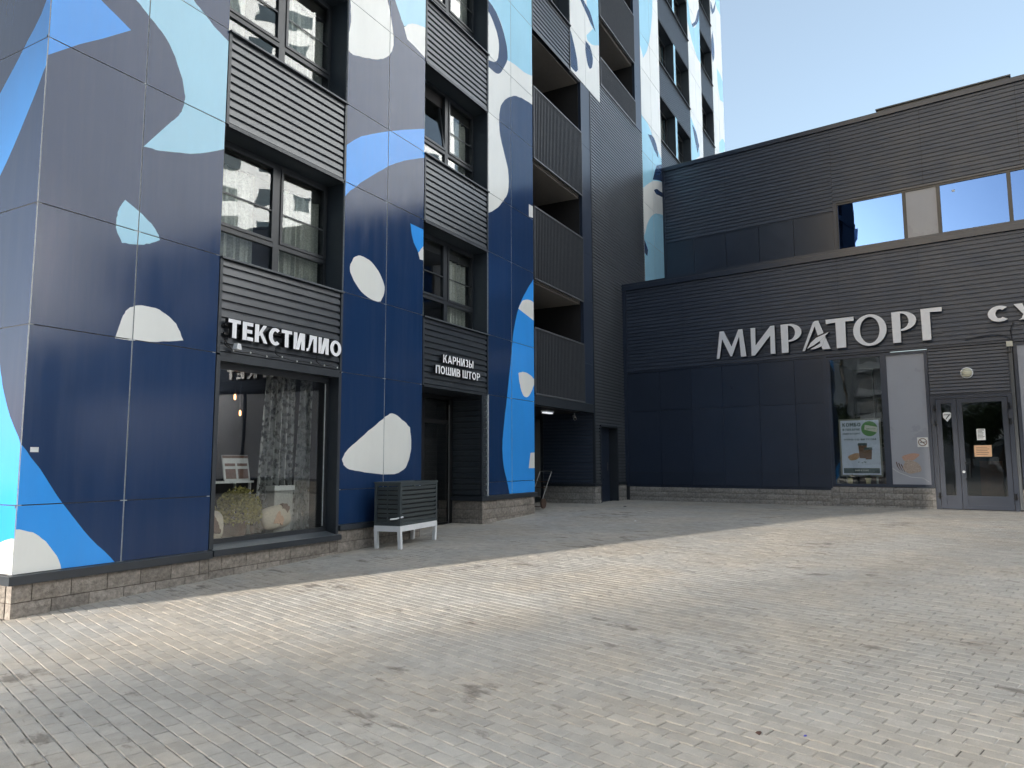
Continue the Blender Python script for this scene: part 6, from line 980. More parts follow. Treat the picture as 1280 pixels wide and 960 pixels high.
# things stuck on the door and panes
sh = [(-.11, .12), (-.07, .155), (0, .16), (.07, .155), (.11, .12), (.10, 0), (0, -.13), (-.10, 0)]
mb = MB().prism([(8.53 + x * .8, 2.53 + z * .8) for x, z in sh][::-1], -.012, -.008, 0); mb.strip([(8.50, 2.50), (8.54, 2.56), (8.58, 2.60)], [(8.50, 2.47), (8.555, 2.545), (8.59, 2.585)], -.015, -.013, 1); mb.box(8.46, 8.60, -.0145, -.0125, 2.585, 2.60, 1)
tag(part('security_sticker', mb, ['paper', 'ink'], None), 'small white shield sticker on the narrow glass leaf of the supermarket door', 'sticker')
mb = MB().box(9.10, 9.27, -.012, -.008, 1.98, 2.24, 0)
for i in range(7): mb.box(9.12, 9.12 + (.13 if i == 0 else random.uniform(.08, .13)), -.0135, -.0125, 2.205 - i * .03, 2.215 - i * .03 + (.006 if i == 0 else 0), 1)
tag(part('paper_notice', mb, ['paper', 'ink'], None), 'small white printed notice on the wide glass door leaf, above the orange notice', 'notice')
mb = MB().box(9.03, 9.37, -.012, -.008, 1.60, 1.86, 0)
for i in range(5): mb.box(9.07, 9.07 + random.uniform(.2, .26), -.0135, -.0125, 1.81 - i * .04, 1.819 - i * .04, 1)
tag(part('paper_notice', mb, ['orange', 'ink'], None), 'orange printed notice on the wide glass door leaf', 'notice')
mb = MB().box(7.87, 8.10, .006, .010, 1.84, 2.07, 0); C = []; Dd = []
for i in range(25): a = 2 * math.pi * i / 24; C.append((7.985 + .095 * math.cos(a), 1.955 + .095 * math.sin(a))); Dd.append((7.985 + .078 * math.cos(a), 1.955 + .078 * math.sin(a)))
mb.strip(C[::-1], Dd[::-1], .003, .005, 1); mb.strip([(7.93, 2.02), (8.05, 1.90)], [(7.918, 2.008), (8.038, 1.888)], .002, .0045, 1); mb.box(7.93, 8.03, .003, .005, 1.945, 1.963, 2); mb.box(8.035, 8.05, .003, .005, 1.945, 1.975, 2)
tag(part('no_smoking_sign', mb, ['paper', 'cup', 'ink'], None), 'square no-smoking sign on the grey filmed pane beside the supermarket door', 'sign')
for o in COL.objects:
    if o.name.split('.')[0] in ('security_sticker', 'paper_notice', 'no_smoking_sign'): o.location = (21.312, 7.8, 0); o.rotation_euler = (0, 0, SA)
def blob(cx, cz, rx, rz, rot, y, n=22, j=.08, seed=1):
    r = random.Random(seed); ph = r.random() * 6
    P = []
    for i in range(n):
        a = 2 * math.pi * i / n; k = 1 + j * math.sin(3 * a + ph) + j * .6 * math.sin(5 * a + 2 * ph)
        x, z = rx * k * math.cos(a), rz * k * math.sin(a); P.append((cx + x * math.cos(rot) - z * math.sin(rot), cz + x * math.sin(rot) + z * math.cos(rot)))
    return P[::-1]
pr = MB(); pr.prism(blob(7.70, 1.60, .19, .085, .25, 0)[::-1], .014, .018, 0); pr.prism(blob(7.72, 1.36, .20, .16, -.3, 0, seed=4)[::-1], .012, .016, 1)
for i in range(4): pr.strip([(7.38 + .05 * i, 1.48 - .03 * i), (7.40 + .05 * i, 1.38), (7.46 + .05 * i, 1.28 - .02 * i)], [(7.40 + .05 * i, 1.49 - .03 * i), (7.42 + .05 * i, 1.38), (7.47 + .05 * i, 1.28 - .02 * i)], .015, .019, 2)
pr.strip([(7.3, 1.33), (7.45, 1.22), (7.7, 1.12), (7.95, 1.10), (8.08, 1.00)], [(7.3, 1.32), (7.45, 1.212), (7.7, 1.112), (7.95, 1.092), (8.07, 1.0)], .0155, .019, 3)
part('pastry_print', pr, ['crust', 'palecrust', 'brown', 'paper'], W2)
# room behind the clear pane
rm = MB(); rm.box(5.86, 7.3, .06, 3.2, .70, .78, 0); rm.box(5.80, 5.86, .06, 3.2, .78, 4.2, 1); rm.box(7.3, 7.36, .06, 3.2, .78, 4.2, 1); rm.box(5.8, 7.36, 3.2, 3.26, .7, 4.2, 1); rm.box(5.8, 7.36, .06, 3.2, 4.19, 4.23, 1)
rm.box(6.1, 7.1, 2.2, 2.6, .78, 1.5, 0); rm.box(6.0, 6.5, 2.9, 3.0, 2.9, 3.3, 2); rm.box(6.5, 6.53, 2.5, 2.55, .8, 4.1, 2)
part('shop_room', rm, ['brown', 'dark', 'anthlight'], SUP)
rm = MB(); rm.box(8.2, 9.85, .1, 4, .33, .37, 0); rm.box(8.15, 8.2, .1, 4, .37, 3.1, 1); rm.box(9.85, 9.9, .1, 4, .37, 3.1, 1); rm.box(8.2, 9.85, 4, 4.05, .37, 3.1, 1); rm.box(8.2, 9.85, .1, 4, 3.06, 3.1, 1); rm.box(8.9, 9.4, 3.0, 3.4, .37, 1.5, 0)
part('lobby', rm, ['brown', 'dark'], SUP)

# upper volume, set back
UY = 4.46
useam = [-.56, 1.77, 5.28, 7.86, 10.28, 12.8, 15.3, 17.8, 20.3, 22.8, 25.3, 27.8]
for a, b in zip(useam[:-1], useam[1:]):
    z0 = 9.50 if b < 5.3 else 9.80
    part('ribbed_panel', corr_mb(a + .004, b - .004, z0, 12.26, UY, 0.128, .026), 'ribnavy', SUP)
us = [-.56, .56, 1.74, 2.89, 4.03, 5.28]
for a, b in zip(us[:-1], us[1:]): part('cladding_panel', MB().box(a + .006, b - .006, UY - .004, UY + .03, 6.8, 9.48), 'flatnavy', SUP)
bk = MB(); bk.box(-.56, 5.3, UY + .032, UY + .4, 6.7, 12.26, 0); bk.box(5.3, 28, UY + .2, UY + .4, 6.7, 12.26, 0); bk.box(-.56, 28, UY + .4, UY + 12, 6.8, 12.2, 0)
part('wall', bk, 'joint', SUP)
tr = MB(); tr.box(-.60, 28, UY - .06, UY + .6, 12.26, 12.40, 0); tr.box(-.60, 28, UY - .063, UY - .061, 12.39, 12.405, 1); tr.box(-.62, -.52, UY - .03, UY + .05, 6.8, 12.26, 0); tr.box(-.52, 5.3, UY - .02, UY + .03, 9.48, 9.50, 0)
tr.box(5.30, 28, UY - .03, UY + .2, 9.745, 9.80, 0); tr.box(5.28, 5.38, UY - .02, UY + .2, 6.8, 9.745, 0)
part('trim', tr, ['flatnavy', 'anthlight'], SUP)
xs_ = [5.38, 7.32, 8.23, 9.98, 11.9, 12.8, 14.6, 16.5, 17.4, 19.2, 21, 22, 24, 26, 28]
for i, (a, b) in enumerate(zip(xs_[:-1], xs_[1:])):
    fr = MB(); t = .05
    fr.box(a, a + t, UY, UY + .08, 7.6, 9.74); fr.box(b - t, b, UY, UY + .08, 7.6, 9.74); fr.box(a + t, b - t, UY, UY + .08, 9.68, 9.74); fr.box(a + t, b - t, UY, UY + .08, 7.6, 7.7)
    w = part('window', fr, 'frame', SUP)
    part('pane', MB().box(a + t, b - t, UY + .03, UY + .04, 7.7, 9.68), 'film' if i % 3 == 1 else 'mirror', w)
tag_ = MB(); tag_.box(6.55, 10.15, UY + 1.2, UY + 4, 12.3, 13.02, 0); tag_.box(6.5, 10.2, UY + 1.15, UY + 4.05, 13.02, 13.06, 1)
part('roof_plant_screen', tag_, ['anth', 'anthlight'], SUP)
part('wall_bracket', MB().box(8.58, 8.66, UY + .02, UY + .028, 9.42, 9.48), 'paper', SUP)

# ---------------------------------------------------------------- signs
def local_thing(name, label, cat, group=None): return thing(name, label, cat, (21.312, 7.8, 0), SA, group)
sg = local_thing('supermarket_name_sign', 'large white capital letters on the ribbed wall above the supermarket poster window', 'sign')
ya, yb = -.13, -.03
def L_(mb): 
    return part('letter', mb, ['signside', 'signwhite'], sg)
H0, H1 = 4.40, 5.17; hh = H1 - H0
def P_(x0, w, pts): return [(x0 + a * w, H0 + b * hh) for a, b in pts][::-1]
def ccw(P): 
    a = sum(P[i][0] * P[(i+1) % len(P)][1] - P[(i+1) % len(P)][0] * P[i][1] for i in range(len(P))); return P if a > 0 else P[::-1]
def poly(mb, x0, w, pts, dy=0): return mb.prism(ccw([(x0 + a * w, H0 + b * hh) for a, b in pts]), ya - dy, yb, 0, 1)
L_(poly(MB(), 3.00, .85, [(0, 0), (.10, 0), (.21, .70), (.47, .05), (.53, .05), (.78, .74), (.82, 0), (1, 0), (.90, 1), (.76, 1), (.52, .40), (.27, 1), (.13, 1)]))
L_(poly(MB(), 3.99, .65, [(0, 0), (0, 1), (.20, .99), (.19, .36), (.83, 1), (1, 1), (1, 0), (.80, .01), (.81, .66), (.15, 0)]))
def rho(x0, w):
    mb = poly(MB(), x0, w, [(0.02, 0), (0, 1), (.36, 1), (.345, 0)])
    A, B = [], []
    for i in range(15):
        a = math.pi / 2 - math.pi * i / 14
        A.append((x0 + w * (.36 + .64 * math.cos(a)), H0 + hh * (.685 + .315 * math.sin(a)))); B.append((x0 + w * (.36 + .33 * math.cos(a)), H0 + hh * (.685 + .255 * math.sin(a))))
    mb.strip(A[::-1], B[::-1], ya - .002, yb, 0, 1); return mb
L_(rho(4.80, .54))
mb = poly(MB(), 5.34, .70, [(.0, 0), (.09, 0), (.55, .96), (.50, 1.0), (.42, .96)]); poly(mb, 5.34, .70, [(.50, 1.0), (.62, 1.0), (1.0, 0), (.72, 0), (.64, .26), (.60, .40), (.47, .86)], .002); L_(mb)
lf = MB(); up = [(5.47, 4.45), (5.56, 4.60), (5.70, 4.72), (5.86, 4.78), (6.02, 4.84)]; lo_ = [(5.47, 4.45), (5.64, 4.53), (5.78, 4.62), (5.90, 4.72), (6.02, 4.84)]
lf.strip(up, lo_, ya - .012, yb, 0, 1); lf.strip([(5.53, 4.43), (5.68, 4.50), (5.80, 4.57), (5.93, 4.70)], [(5.53, 4.43), (5.68, 4.43), (5.84, 4.49), (5.93, 4.70)], ya - .012, yb, 0, 1)
lf.strip(up, [(x - .02, z + .03) for x, z in up], ya - .013, yb, 0, 0)
part('leaf_emblem', lf, ['signside', 'signwhite'], sg)
L_(poly(MB(), 5.95, .68, [(0, 1), (1, 1), (.99, .86), (.70, .87), (.69, 0), (.36, 0), (.345, .87), (.01, .85)]))
A, B = [], []
for i in range(41):
    a = 2 * math.pi * i / 40; A.append((6.985 + .385 * math.cos(a), 4.785 + .40 * math.sin(a))); B.append((6.985 + .225 * math.cos(a), 4.785 + .335 * math.sin(a)))
L_(MB().strip(A[::-1], B[::-1], ya, yb, 0, 1))
L_(rho(7.49, .54)); L_(poly(MB(), 8.14, .44, [(0, 0), (-.02, 1), (1, 1), (.99, .86), (.42, .88), (.42, 0)]))
part('rail', MB().box(3.0, 8.55, -.03, -.001, 4.55, 4.58).box(3.0, 8.55, -.03, -.001, 4.98, 5.01), 'ribnavy', sg)
s2 = local_thing('supermarket_word_sign', 'white wide capital letters above the supermarket door, at the right edge', 'sign')
text_parts('СУПЕРМАРКЕТ', 9.49, 15.2, 4.68, .37, -.12, s2, ZO, depth=.08, bold=.235, gap=.20)
ow = thing('tower_shop_sign', 'white bold letters spelling ТЕКСТИЛИО above the big shop window', 'sign', (6.36, 7.7, 3.13))
text_parts('ТЕКСТИЛИО', 6.385, 8.51, 3.12, .245, 7.70, ow, (6.36, 7.7, 3.13), depth=.06, bold=.22, gap=.10)
part('rail', MB().box(6.38, 8.5, 7.762, 7.79, 3.16, 3.19).box(6.38, 8.5, 7.762, 7.79, 3.28, 3.31), 'black', ow, (6.36, 7.7, 3.13))
o3 = thing('curtain_shop_sign', 'two-line white letter sign КАРНИЗЫ ПОШИВ ШТОР above the recessed shop entrance', 'sign', (11.1, 7.72, 3.1))
text_parts('КАРНИЗЫ', 11.32, 12.39, 3.375, .155, 7.72, o3, (11.1, 7.72, 3.1), depth=.05, bold=.19, gap=.12)
text_parts('ПОШИВ ШТОР', 11.08, 12.64, 3.15, .155, 7.72, o3, (11.1, 7.72, 3.1), depth=.05, bold=.19, gap=.12)
part('rail', MB().box(11.3, 12.4, 7.772, 7.79, 3.44, 3.46).box(11.1, 12.62, 7.772, 7.79, 3.21, 3.23), 'black', o3, (11.1, 7.72, 3.1))

# ---------------------------------------------------------------- lamps, boxes, cables on the walls
lp = local_thing('wall_lamp', 'round opal lamp on the ribbed wall above the supermarket door', 'lamp')
part('lamp_base', MB().lathe([(.13, -.005), (.13, .03), (.115, .045)], (8.99, 0, 3.56), 28, 0, 'y'), 'whitepaint', lp, smooth=False)
part('lamp_cover', MB().lathe([(.108, .046), (.10, .07), (.075, .09), (.04, .10), (.005, .103)], (8.99, 0, 3.56), 28, 0, 'y'), 'lampglass', lp, smooth=True)
jb = local_thing('junction_box', 'small ivory cable box at the top corner above the supermarket door', 'box')
part('box_body', MB().box(9.80, 9.92, -.07, -.02, 4.10, 4.22), 'ivory', jb); part('box_lid', MB().box(9.81, 9.91, -.078, -.071, 4.11, 4.21), 'ivory', jb)
def hang(a, b, c, n=10): 
    A, B, C_ = Vector(a), Vector(b), Vector(c); return [tuple(A * (1-t)**2 + B * 2*t*(1-t) + C_ * t*t) for t in [i / n for i in range(n + 1)]]
cb = MB().tube(hang((9.97, -.05, 4.66), (9.86, -.06, 4.5), (9.93, -.05, 4.2)), .012, 5).tube(hang((9.0, -.04, 4.33), (9.80, -.05, 4.52), (9.92, -.05, 4.2)), .010, 5).tube([(9.88, -.05, 4.1), (9.87, -.05, 3.98), (9.78, -.03, 3.95)], .010, 5)
o = part('cable', cb, 'black', None); o.location = (21.312, 7.8, 0); o.rotation_euler = (0, 0, SA); tag(o, 'black cables hanging from the sign letters to the small ivory cable box', 'cable')
fl_ = thing('small_floodlight', 'small white floodlight clipped under the first letters of the tower shop sign', 'lamp', (6.50, 7.7, 3.0))
part('lamp_head', MB().prism([(6.50, 2.98), (6.58, 2.975), (6.565, 3.05), (6.515, 3.055)], 7.66, 7.74), 'whitepaint', fl_, (6.5, 7.7, 3.0)); part('bracket', MB().tube([(6.54, 7.74, 3.0), (6.60, 7.79, 2.98)], .008), 'steel', fl_, (6.5, 7.7, 3.0))
wr = MB(); pts = [(6.38, 7.76, 3.1)] + [(6.38 + .14 * i, 7.75 + .01 * (i % 2), 2.985 - .03 * abs(math.sin(i * .9))) for i in range(1, 16)]
wr.tube(pts, .007, 5)
for x, z in ((6.40, 3.10), (7.25, 3.10), (8.05, 3.08)): wr.tube(hang((x, 7.76, z), (x - .05, 7.75, z - .09), (x + .08, 7.76, z - .11), 6), .007, 5)
o = part('string_light_cable', wr, 'black', None); tag(o, 'thin black string-light cable along the head of the big shop window', 'cable')
wb = MB()
for i in range(1, 16, 2): wb.lathe([(.006, -.012), (.010, 0), (.006, .012)], (pts[i][0], 7.745, pts[i][2]), 8)
part('light_bead', wb, 'paper', o)
cm = thing('security_camera', 'white cylindrical security camera under the lowest balcony, beside the dark column', 'camera', (18.75, 8.3, 2.87))
part('camera_body', MB().tube([(18.62, 8.28, 2.70), (18.86, 8.42, 2.79)], .045, 12), 'whitepaint', cm, (18.75, 8.3, 2.87)); part('bracket', MB().tube([(18.76, 8.36, 2.76), (18.78, 8.36, 2.87)], .014), 'whitepaint', cm, (18.75, 8.3, 2.87)); part('lens', MB().tube([(18.60, 8.268, 2.692), (18.625, 8.283, 2.702)], .032, 12), 'black', cm, (18.75, 8.3, 2.87))
cl = thing('ceiling_lamp', 'white oval lamp on the dark soffit of the passage below the balcony', 'lamp', (17.6, 8.7, 2.87))
part('lamp_base', MB().box(17.35, 17.85, 8.55, 8.70, 2.835, 2.868), 'whitepaint', cl, (17.6, 8.7, 2.87)); part('lamp_cover', MB().box(17.38, 17.82, 8.57, 8.68, 2.80, 2.834), 'tube', cl, (17.6, 8.7, 2.87))
st = MB().box(4.12, 4.20, TY - .004, TY - .002, 1.62, 1.67, 0); tag(part('small_sticker', st, 'paper', None), 'tiny white sticker at the lower left edge of the blue corner panel', 'sticker')

# ---------------------------------------------------------------- slatted box on white legs
bx, by, bz, ph = 9.30, 7.13, gz(9.3), math.radians(8)
PL = thing('slatted_planter', 'dark grey slatted metal planter box on splayed white legs', 'planter', (bx, by, bz), ph)
LW, WW, Z0, Z1 = 1.27, .47, .36, 1.04
pm = MB()
for x, y in ((0, 0), (LW - .05, 0), (0, WW - .05), (LW - .05, WW - .05)): pm.box(x, x + .05, y, y + .05, Z0, Z1 - .02)
pm.box(-.01, LW + .01, -.01, .06, Z1 - .02, Z1); pm.box(-.01, LW + .01, WW - .06, WW + .01, Z1 - .02, Z1); pm.box(-.01, .06, .06, WW - .06, Z1 - .02, Z1); pm.box(LW - .06, LW + .01, .06, WW - .06, Z1 - .02, Z1)
pm.box(.05, LW - .05, .002, .04, Z0, Z0 + .05); pm.box(.05, LW - .05, .002, .04, Z1 - .06, Z1 - .021); pm.box(.002, .04, .05, WW - .05, Z0, Z0 + .05); pm.box(.002, .04, .05, WW - .05, Z1 - .06, Z1 - .021); pm.box(.03, LW - .03, .045, WW - .03, Z0 + .01, Z1 - .1, 1)
part('box_frame', pm, ['slat', 'black'], PL)
ns = 8; sp = (Z1 - .06 - Z0 - .05) / ns
SM = MB(); q = len(SM.v); SM.v += [(0, .012, 0), (1, .012, 0), (1, -.004, sp * .72), (0, -.004, sp * .72), (0, .03, 0), (1, .03, 0), (1, .03, sp * .72), (0, .03, sp * .72)]
SM.f += [(0, 1, 2, 3), (4, 7, 6, 5), (0, 4, 5, 1), (3, 2, 6, 7), (0, 3, 7, 4), (1, 5, 6, 2)]; SM.m += [0] * 6; SMm = SM.mesh('slat', 'slat')
for i in range(ns):
    z = Z0 + .055 + i * sp
    for x0, x1 in ((.05, LW - .05),): a = link('slat', SMm, PL, (x0, 0, z)); a.scale = (x1 - x0, 1, 1)
    for y0, y1 in ((.055, .225), (.245, WW - .055)): a = link('slat', SMm, PL, (0, y1, z), -math.pi / 2); a.scale = (y1 - y0, 1, 1)
part('mullion', MB().box(.0, .03, .225, .245, Z0 + .05, Z1 - .06), 'slat', PL)
fr = MB(); fr.box(0, LW, 0, .022, Z0 - .09, Z0 - .002); fr.box(0, LW, WW - .022, WW, Z0 - .09, Z0 - .002); fr.box(0, .022, .022, WW - .022, Z0 - .09, Z0 - .002); fr.box(LW - .022, LW, .022, WW - .022, Z0 - .09, Z0 - .002)
part('base_frame', fr, 'whitepaint', PL)
for x, y, dx in ((.0, .0, .05), (LW - .05, .0, -.05), (0, WW - .05, .05), (LW - .05, WW - .05, -.05)):
    mb = MB(); mb.box(x - .003, x + .053, y - .003, y + .053, -.01, Z0 - .05); mb.v = [(v[0] + dx * (1 - max(0, v[2]) / (Z0 - .05)) * .6, v[1], v[2]) for v in mb.v]
    part('leg', mb, 'whitepaint', PL)
tag(part('white_strap', MB().tube([(bx - .12, by + .10, bz + .47), (bx - .03, by + .06, bz + .475), (bx + .05, by - .02, bz + .50)], .014, 6), 'whitepaint', None), 'small white strip sticking out of the lower slats of the planter box', 'strip')

# ---------------------------------------------------------------- hand truck in the passage
HT = thing('hand_truck', 'old rusty two-wheeled hand truck leaning in the dark passage', 'hand truck', (16.35, 8.3, gz(16.35)))
ho = (16.35, 8.3, 0)
for dy in (-.16, .16): part('frame_tube', MB().tube([(16.25, 8.3 + dy, .55), (16.35, 8.3 + dy, .70), (16.80, 8.3 + dy, 1.27)], .012), 'steel', HT, (16.35, 8.3, gz(16.35)))
part('handle', MB().tube([(16.80, 8.14, 1.27), (16.85, 8.3, 1.28), (16.80, 8.46, 1.27)], .013), 'steel', HT, (16.35, 8.3, gz(16.35)))
part('cross_bar', MB().tube([(16.45, 8.14, .88), (16.45, 8.46, .88)], .012).tube([(16.60, 8.14, 1.02), (16.60, 8.46, 1.02)], .012), 'rust', HT, (16.35, 8.3, gz(16.35)))
part('toe_plate', MB().box(16.05, 16.3, 8.12, 8.48, .42, .435), 'rust', HT, (16.35, 8.3, gz(16.35)))
for dy in (-.2, .2):
    w = part('wheel', MB().lathe([(.05, -.02), (.12, -.025), (.125, 0), (.12, .025), (.05, .02)], (16.25, 8.3 + dy, .50), 18, 0, 'y'), 'rust', HT, (16.35, 8.3, gz(16.35)))

# ---------------------------------------------------------------- shop window display (tower)
def superell(c, r, e=.6, n=20, m=12):
    mb = MB(); sgn = lambda v, p: math.copysign(abs(v) ** p, v)
    for j in range(m + 1):
        a = -math.pi / 2 + math.pi * j / m
        for i in range(n):
            b = 2 * math.pi * i / n; mb.v.append((c[0] + r[0] * sgn(math.cos(a), .8) * sgn(math.cos(b), e), c[1] + r[1] * sgn(math.sin(a), 1), c[2] + r[2] * sgn(math.cos(a), .8) * sgn(math.sin(b), e)))
    for j in range(m):
        for i in range(n): mb.f.append((j*n+i, j*n+(i+1) % n, (j+1)*n+(i+1) % n, (j+1)*n+i)); mb.m.append(0)
    mb.f = [f[::-1] for f in mb.f]
    return mb
def pillow(c, r, rot, m, label, prints=()):
    t = thing('pillow', label, 'pillow', c)
    o = part('pillow_cover', superell((0, 0, 0), r), m, t, smooth=True); t.rotation_euler = (math.radians(-12), rot, 0)
    for k, (x, z, rx, rz, ro, mm) in enumerate(prints):
        p = MB()
        for q in range(3): p.prism(blob(x + q * .03, z + (q % 2) * .05, rx, rz, ro + q * .7, 0, 14, .2, seed=k + q)[::-1], -r[1] * (1 - (abs(x) / r[0]) ** 2 * .5 - (abs(z) / r[2]) ** 2 * .5) - .004 - q * .001, -.01)
        part('print', p, mm, t)
pillow((6.60, 8.16, .70), (.20, .09, .20), .15, 'fabric', 'cream pillow with brown floral print in the lower left corner of the shop window', ((-.06, .0, .08, .05, .8, 'brown'), (.0, -.08, .05, .04, .3, 'brown')))
pillow((7.78, 8.22, .72), (.27, .09, .17), -.12, 'fabric', 'beige pillow with yellow blossom and dark leaf print, right of the dried bouquet', ((-.05, -.05, .07, .05, .3, 'pastry'), (.12, .08, .04, .05, .9, 'brown')))
pillow((6.56, 8.42, 1.08), (.17, .08, .22), 0, 'greyfabric', 'silver-grey cushion standing behind the floral pillow in the shop window')
BQ = thing('dried_bouquet', 'bushy dried yellow-green bouquet in the middle of the shop window', 'bouquet', (7.15, 8.25, .48))
mb = MB(); mb.lathe([(.09, 0), (.12, .2), (.11, .22)], (7.15, 8.27, .48), 14); part('vase', mb, 'brown', BQ, (7.15, 8.25, .48))
mb = MB()
for i in range(2600):
    a = rng.uniform(0, 6.283); e = math.acos(rng.uniform(-.5, 1)); rr = rng.uniform(.35, 1) ** .5
    p = Vector((7.15 + .40 * rr * math.sin(e) * math.cos(a), 8.27 + .17 * rr * math.sin(e) * math.sin(a), .82 + .36 * rr * math.cos(e) * (1 if math.cos(e) > 0 else .9)))
    u = Vector(rng.normal(size=3)).normalized(); v = u.cross(Vector(rng.normal(size=3))).normalized(); s = rng.uniform(.014, .030)
    mb.face([p - u*s, p + v*s*.6, p + u*s, p - v*s*.6])
part('leaves', mb, 'dryleaf', BQ, (7.15, 8.25, .48))
mb = MB()
for i in range(25): mb.tube([(7.15, 8.27, .66), (7.15 + rng.uniform(-.3, .3), 8.27 + rng.uniform(-.12, .12), rng.uniform(.8, 1.1))], .003, 4)
part('stem', mb, 'bark', BQ, (7.15, 8.25, .48))
mb = MB(); n = 60
for x0, x1, yb, zb, sx in ((7.72, 8.30, 8.42, .5, 1), (8.28, 8.48, 8.26, .5, 2)):
    for i in range(n):
        for j in range(14):
            def P(i, j):
                t = i / n; z = zb + (2.9 - zb) * j / 14; sq = .25 * (1 - j / 14) * (1 - t); x = x0 + (x1 - x0) * t - sq * .6
                return (x, yb + .04 * math.sin(t * 34) + .02 * math.sin(t * 71 + z), z)
            mb.face([P(i, j), P(i+1, j), P(i+1, j+1), P(i, j+1)])
tag(part('lace_curtain', mb, 'lace', None, smooth=True), 'white patterned lace curtain hanging at the right side of the shop window', 'curtain')
mb = MB()
for i in range(30):
    x0, x1 = 6.5 + i * .02, 6.5 + (i+1) * .02; f = lambda x: 9.6 + .05 * math.sin(x * 40)
    mb.face([(x0, f(x0), .5), (x1, f(x1), .5), (x1, f(x1), 2.88), (x0, f(x0), 2.88)])
tag(part('long_curtain', mb, 'greyfabric', None), 'grey curtain hanging deep inside the shop window at the left', 'curtain')
for i, (x, y, z, lb) in enumerate(((6.98, 8.9, 2.50, 'upper left'), (7.55, 8.9, 2.49, 'upper right'), (7.40, 9.3, 2.30, 'lower left'), (8.00, 9.3, 2.29, 'lower right'))):
    t = thing('pendant_bulb', f'glowing orange filament bulb in the shop window, {lb} of the four', 'lamp', (x, y, z), group='four glowing bulbs in the shop window')
    part('cord', MB().tube([(x, y, z + .08), (x, y, 2.90)], .004, 4), 'black', t, (x, y, z)); part('socket', MB().tube([(x, y, z + .04), (x, y, z + .09)], .015, 8), 'black', t, (x, y, z)); part('bulb', MB().lathe([(.006, -.045), (.016, -.03), (.016, .02), (.008, .04)], (x, y, z), 10), 'bulb', t, (x, y, z))
tb = thing('display_table', 'small white display table behind the dried bouquet', 'table', (6.95, 8.75, .48))
to = (6.95, 8.75, .48)
part('tabletop', MB().box(6.55, 7.65, 8.55, 8.95, 1.22, 1.25), 'paper', tb, to)
for x in (6.58, 7.60):
    for y in (8.58, 8.90): part('leg', MB().box(x, x + .03, y, y + .03, .48, 1.22), 'paper', tb, to)
pf = thing('price_display_card', 'white framed card with dark window panels standing on the display table', 'card', (7.45, 8.7, 1.25))
mb = MB().box(7.22, 7.68, 8.66, 8.68, 1.25, 1.62, 0); mb.box(7.25, 7.43, 8.655, 8.659, 1.28, 1.42, 1); mb.box(7.47, 7.65, 8.655, 8.659, 1.28, 1.42, 1); mb.box(7.25, 7.43, 8.655, 8.659, 1.46, 1.50, 1); mb.box(7.47, 7.65, 8.655, 8.659, 1.46, 1.50, 1); mb.box(7.22, 7.68, 8.654, 8.659, 1.575, 1.615, 1); mb.v = [(v[0], v[1] + (v[2] - 1.25) * .2, v[2]) for v in mb.v]
part('card_board', mb, ['paper', 'cup'], pf, (7.45, 8.7, 1.25))
bk_ = thing('textile_stack', 'folded white textiles with an ochre ribbon on the display table', 'textiles', (6.75, 8.7, 1.25))
for i, (w, m) in enumerate(((.20, 'paper'), (.19, 'paper'), (.18, 'pastry'))): part('folded_cloth', superell((6.75, 8.7, 1.27 + .035 * i), (w, .13, .02), .35, 16, 6), m, bk_, (6.75, 8.7, 1.25), True)
cbx = thing('lace_gift_box', 'grey lidded box with a black round handle in front of the lace curtain', 'box', (7.95, 8.35, .48))
part('box_body', MB().box(7.80, 8.16, 8.28, 8.45, .48, 1.10), 'greyfabric', cbx, (7.95, 8.35, .48)); part('box_lid', MB().box(7.78, 8.18, 8.26, 8.47, 1.10, 1.17), 'paper', cbx, (7.95, 8.35, .48)); part('handle', MB().tube([(7.98 + .08 * math.cos(a), 8.3, 1.17 + .1 * math.sin(a)) for a in [math.pi * i / 8 for i in range(9)]], .012), 'black', cbx, (7.95, 8.35, .48))
ch = thing('plumed_chandelier', 'round feathery grey chandelier hanging inside the shop window', 'lamp', (7.25, 9.7, 2.0))
mb = MB()
for i in range(900):
    a = rng.uniform(0, 6.283); r = rng.uniform(.15, .55); p = Vector((7.25 + r * math.cos(a), 9.7 + r * math.sin(a), 1.95 + rng.uniform(-.12, .14) - .25 * (r - .3) ** 2)); d = Vector((math.cos(a), math.sin(a), rng.uniform(-.9, .3))) * rng.uniform(.03, .07); s = Vector((-math.sin(a), math.cos(a), 0)) * .006
    mb.face([p - s, p + d, p + s])
part('plumes', mb, 'paper', ch, (7.25, 9.7, 2.0)); part('rod', MB().tube([(7.25, 9.7, 2.0), (7.25, 9.7, 2.9)], .01), 'black', ch, (7.25, 9.7, 2.0)); part('crown', MB().lathe([(.10, -.04), (.14, 0), (.10, .05)], (7.25, 9.7, 2.0), 14), 'greyfabric', ch, (7.25, 9.7, 2.0))

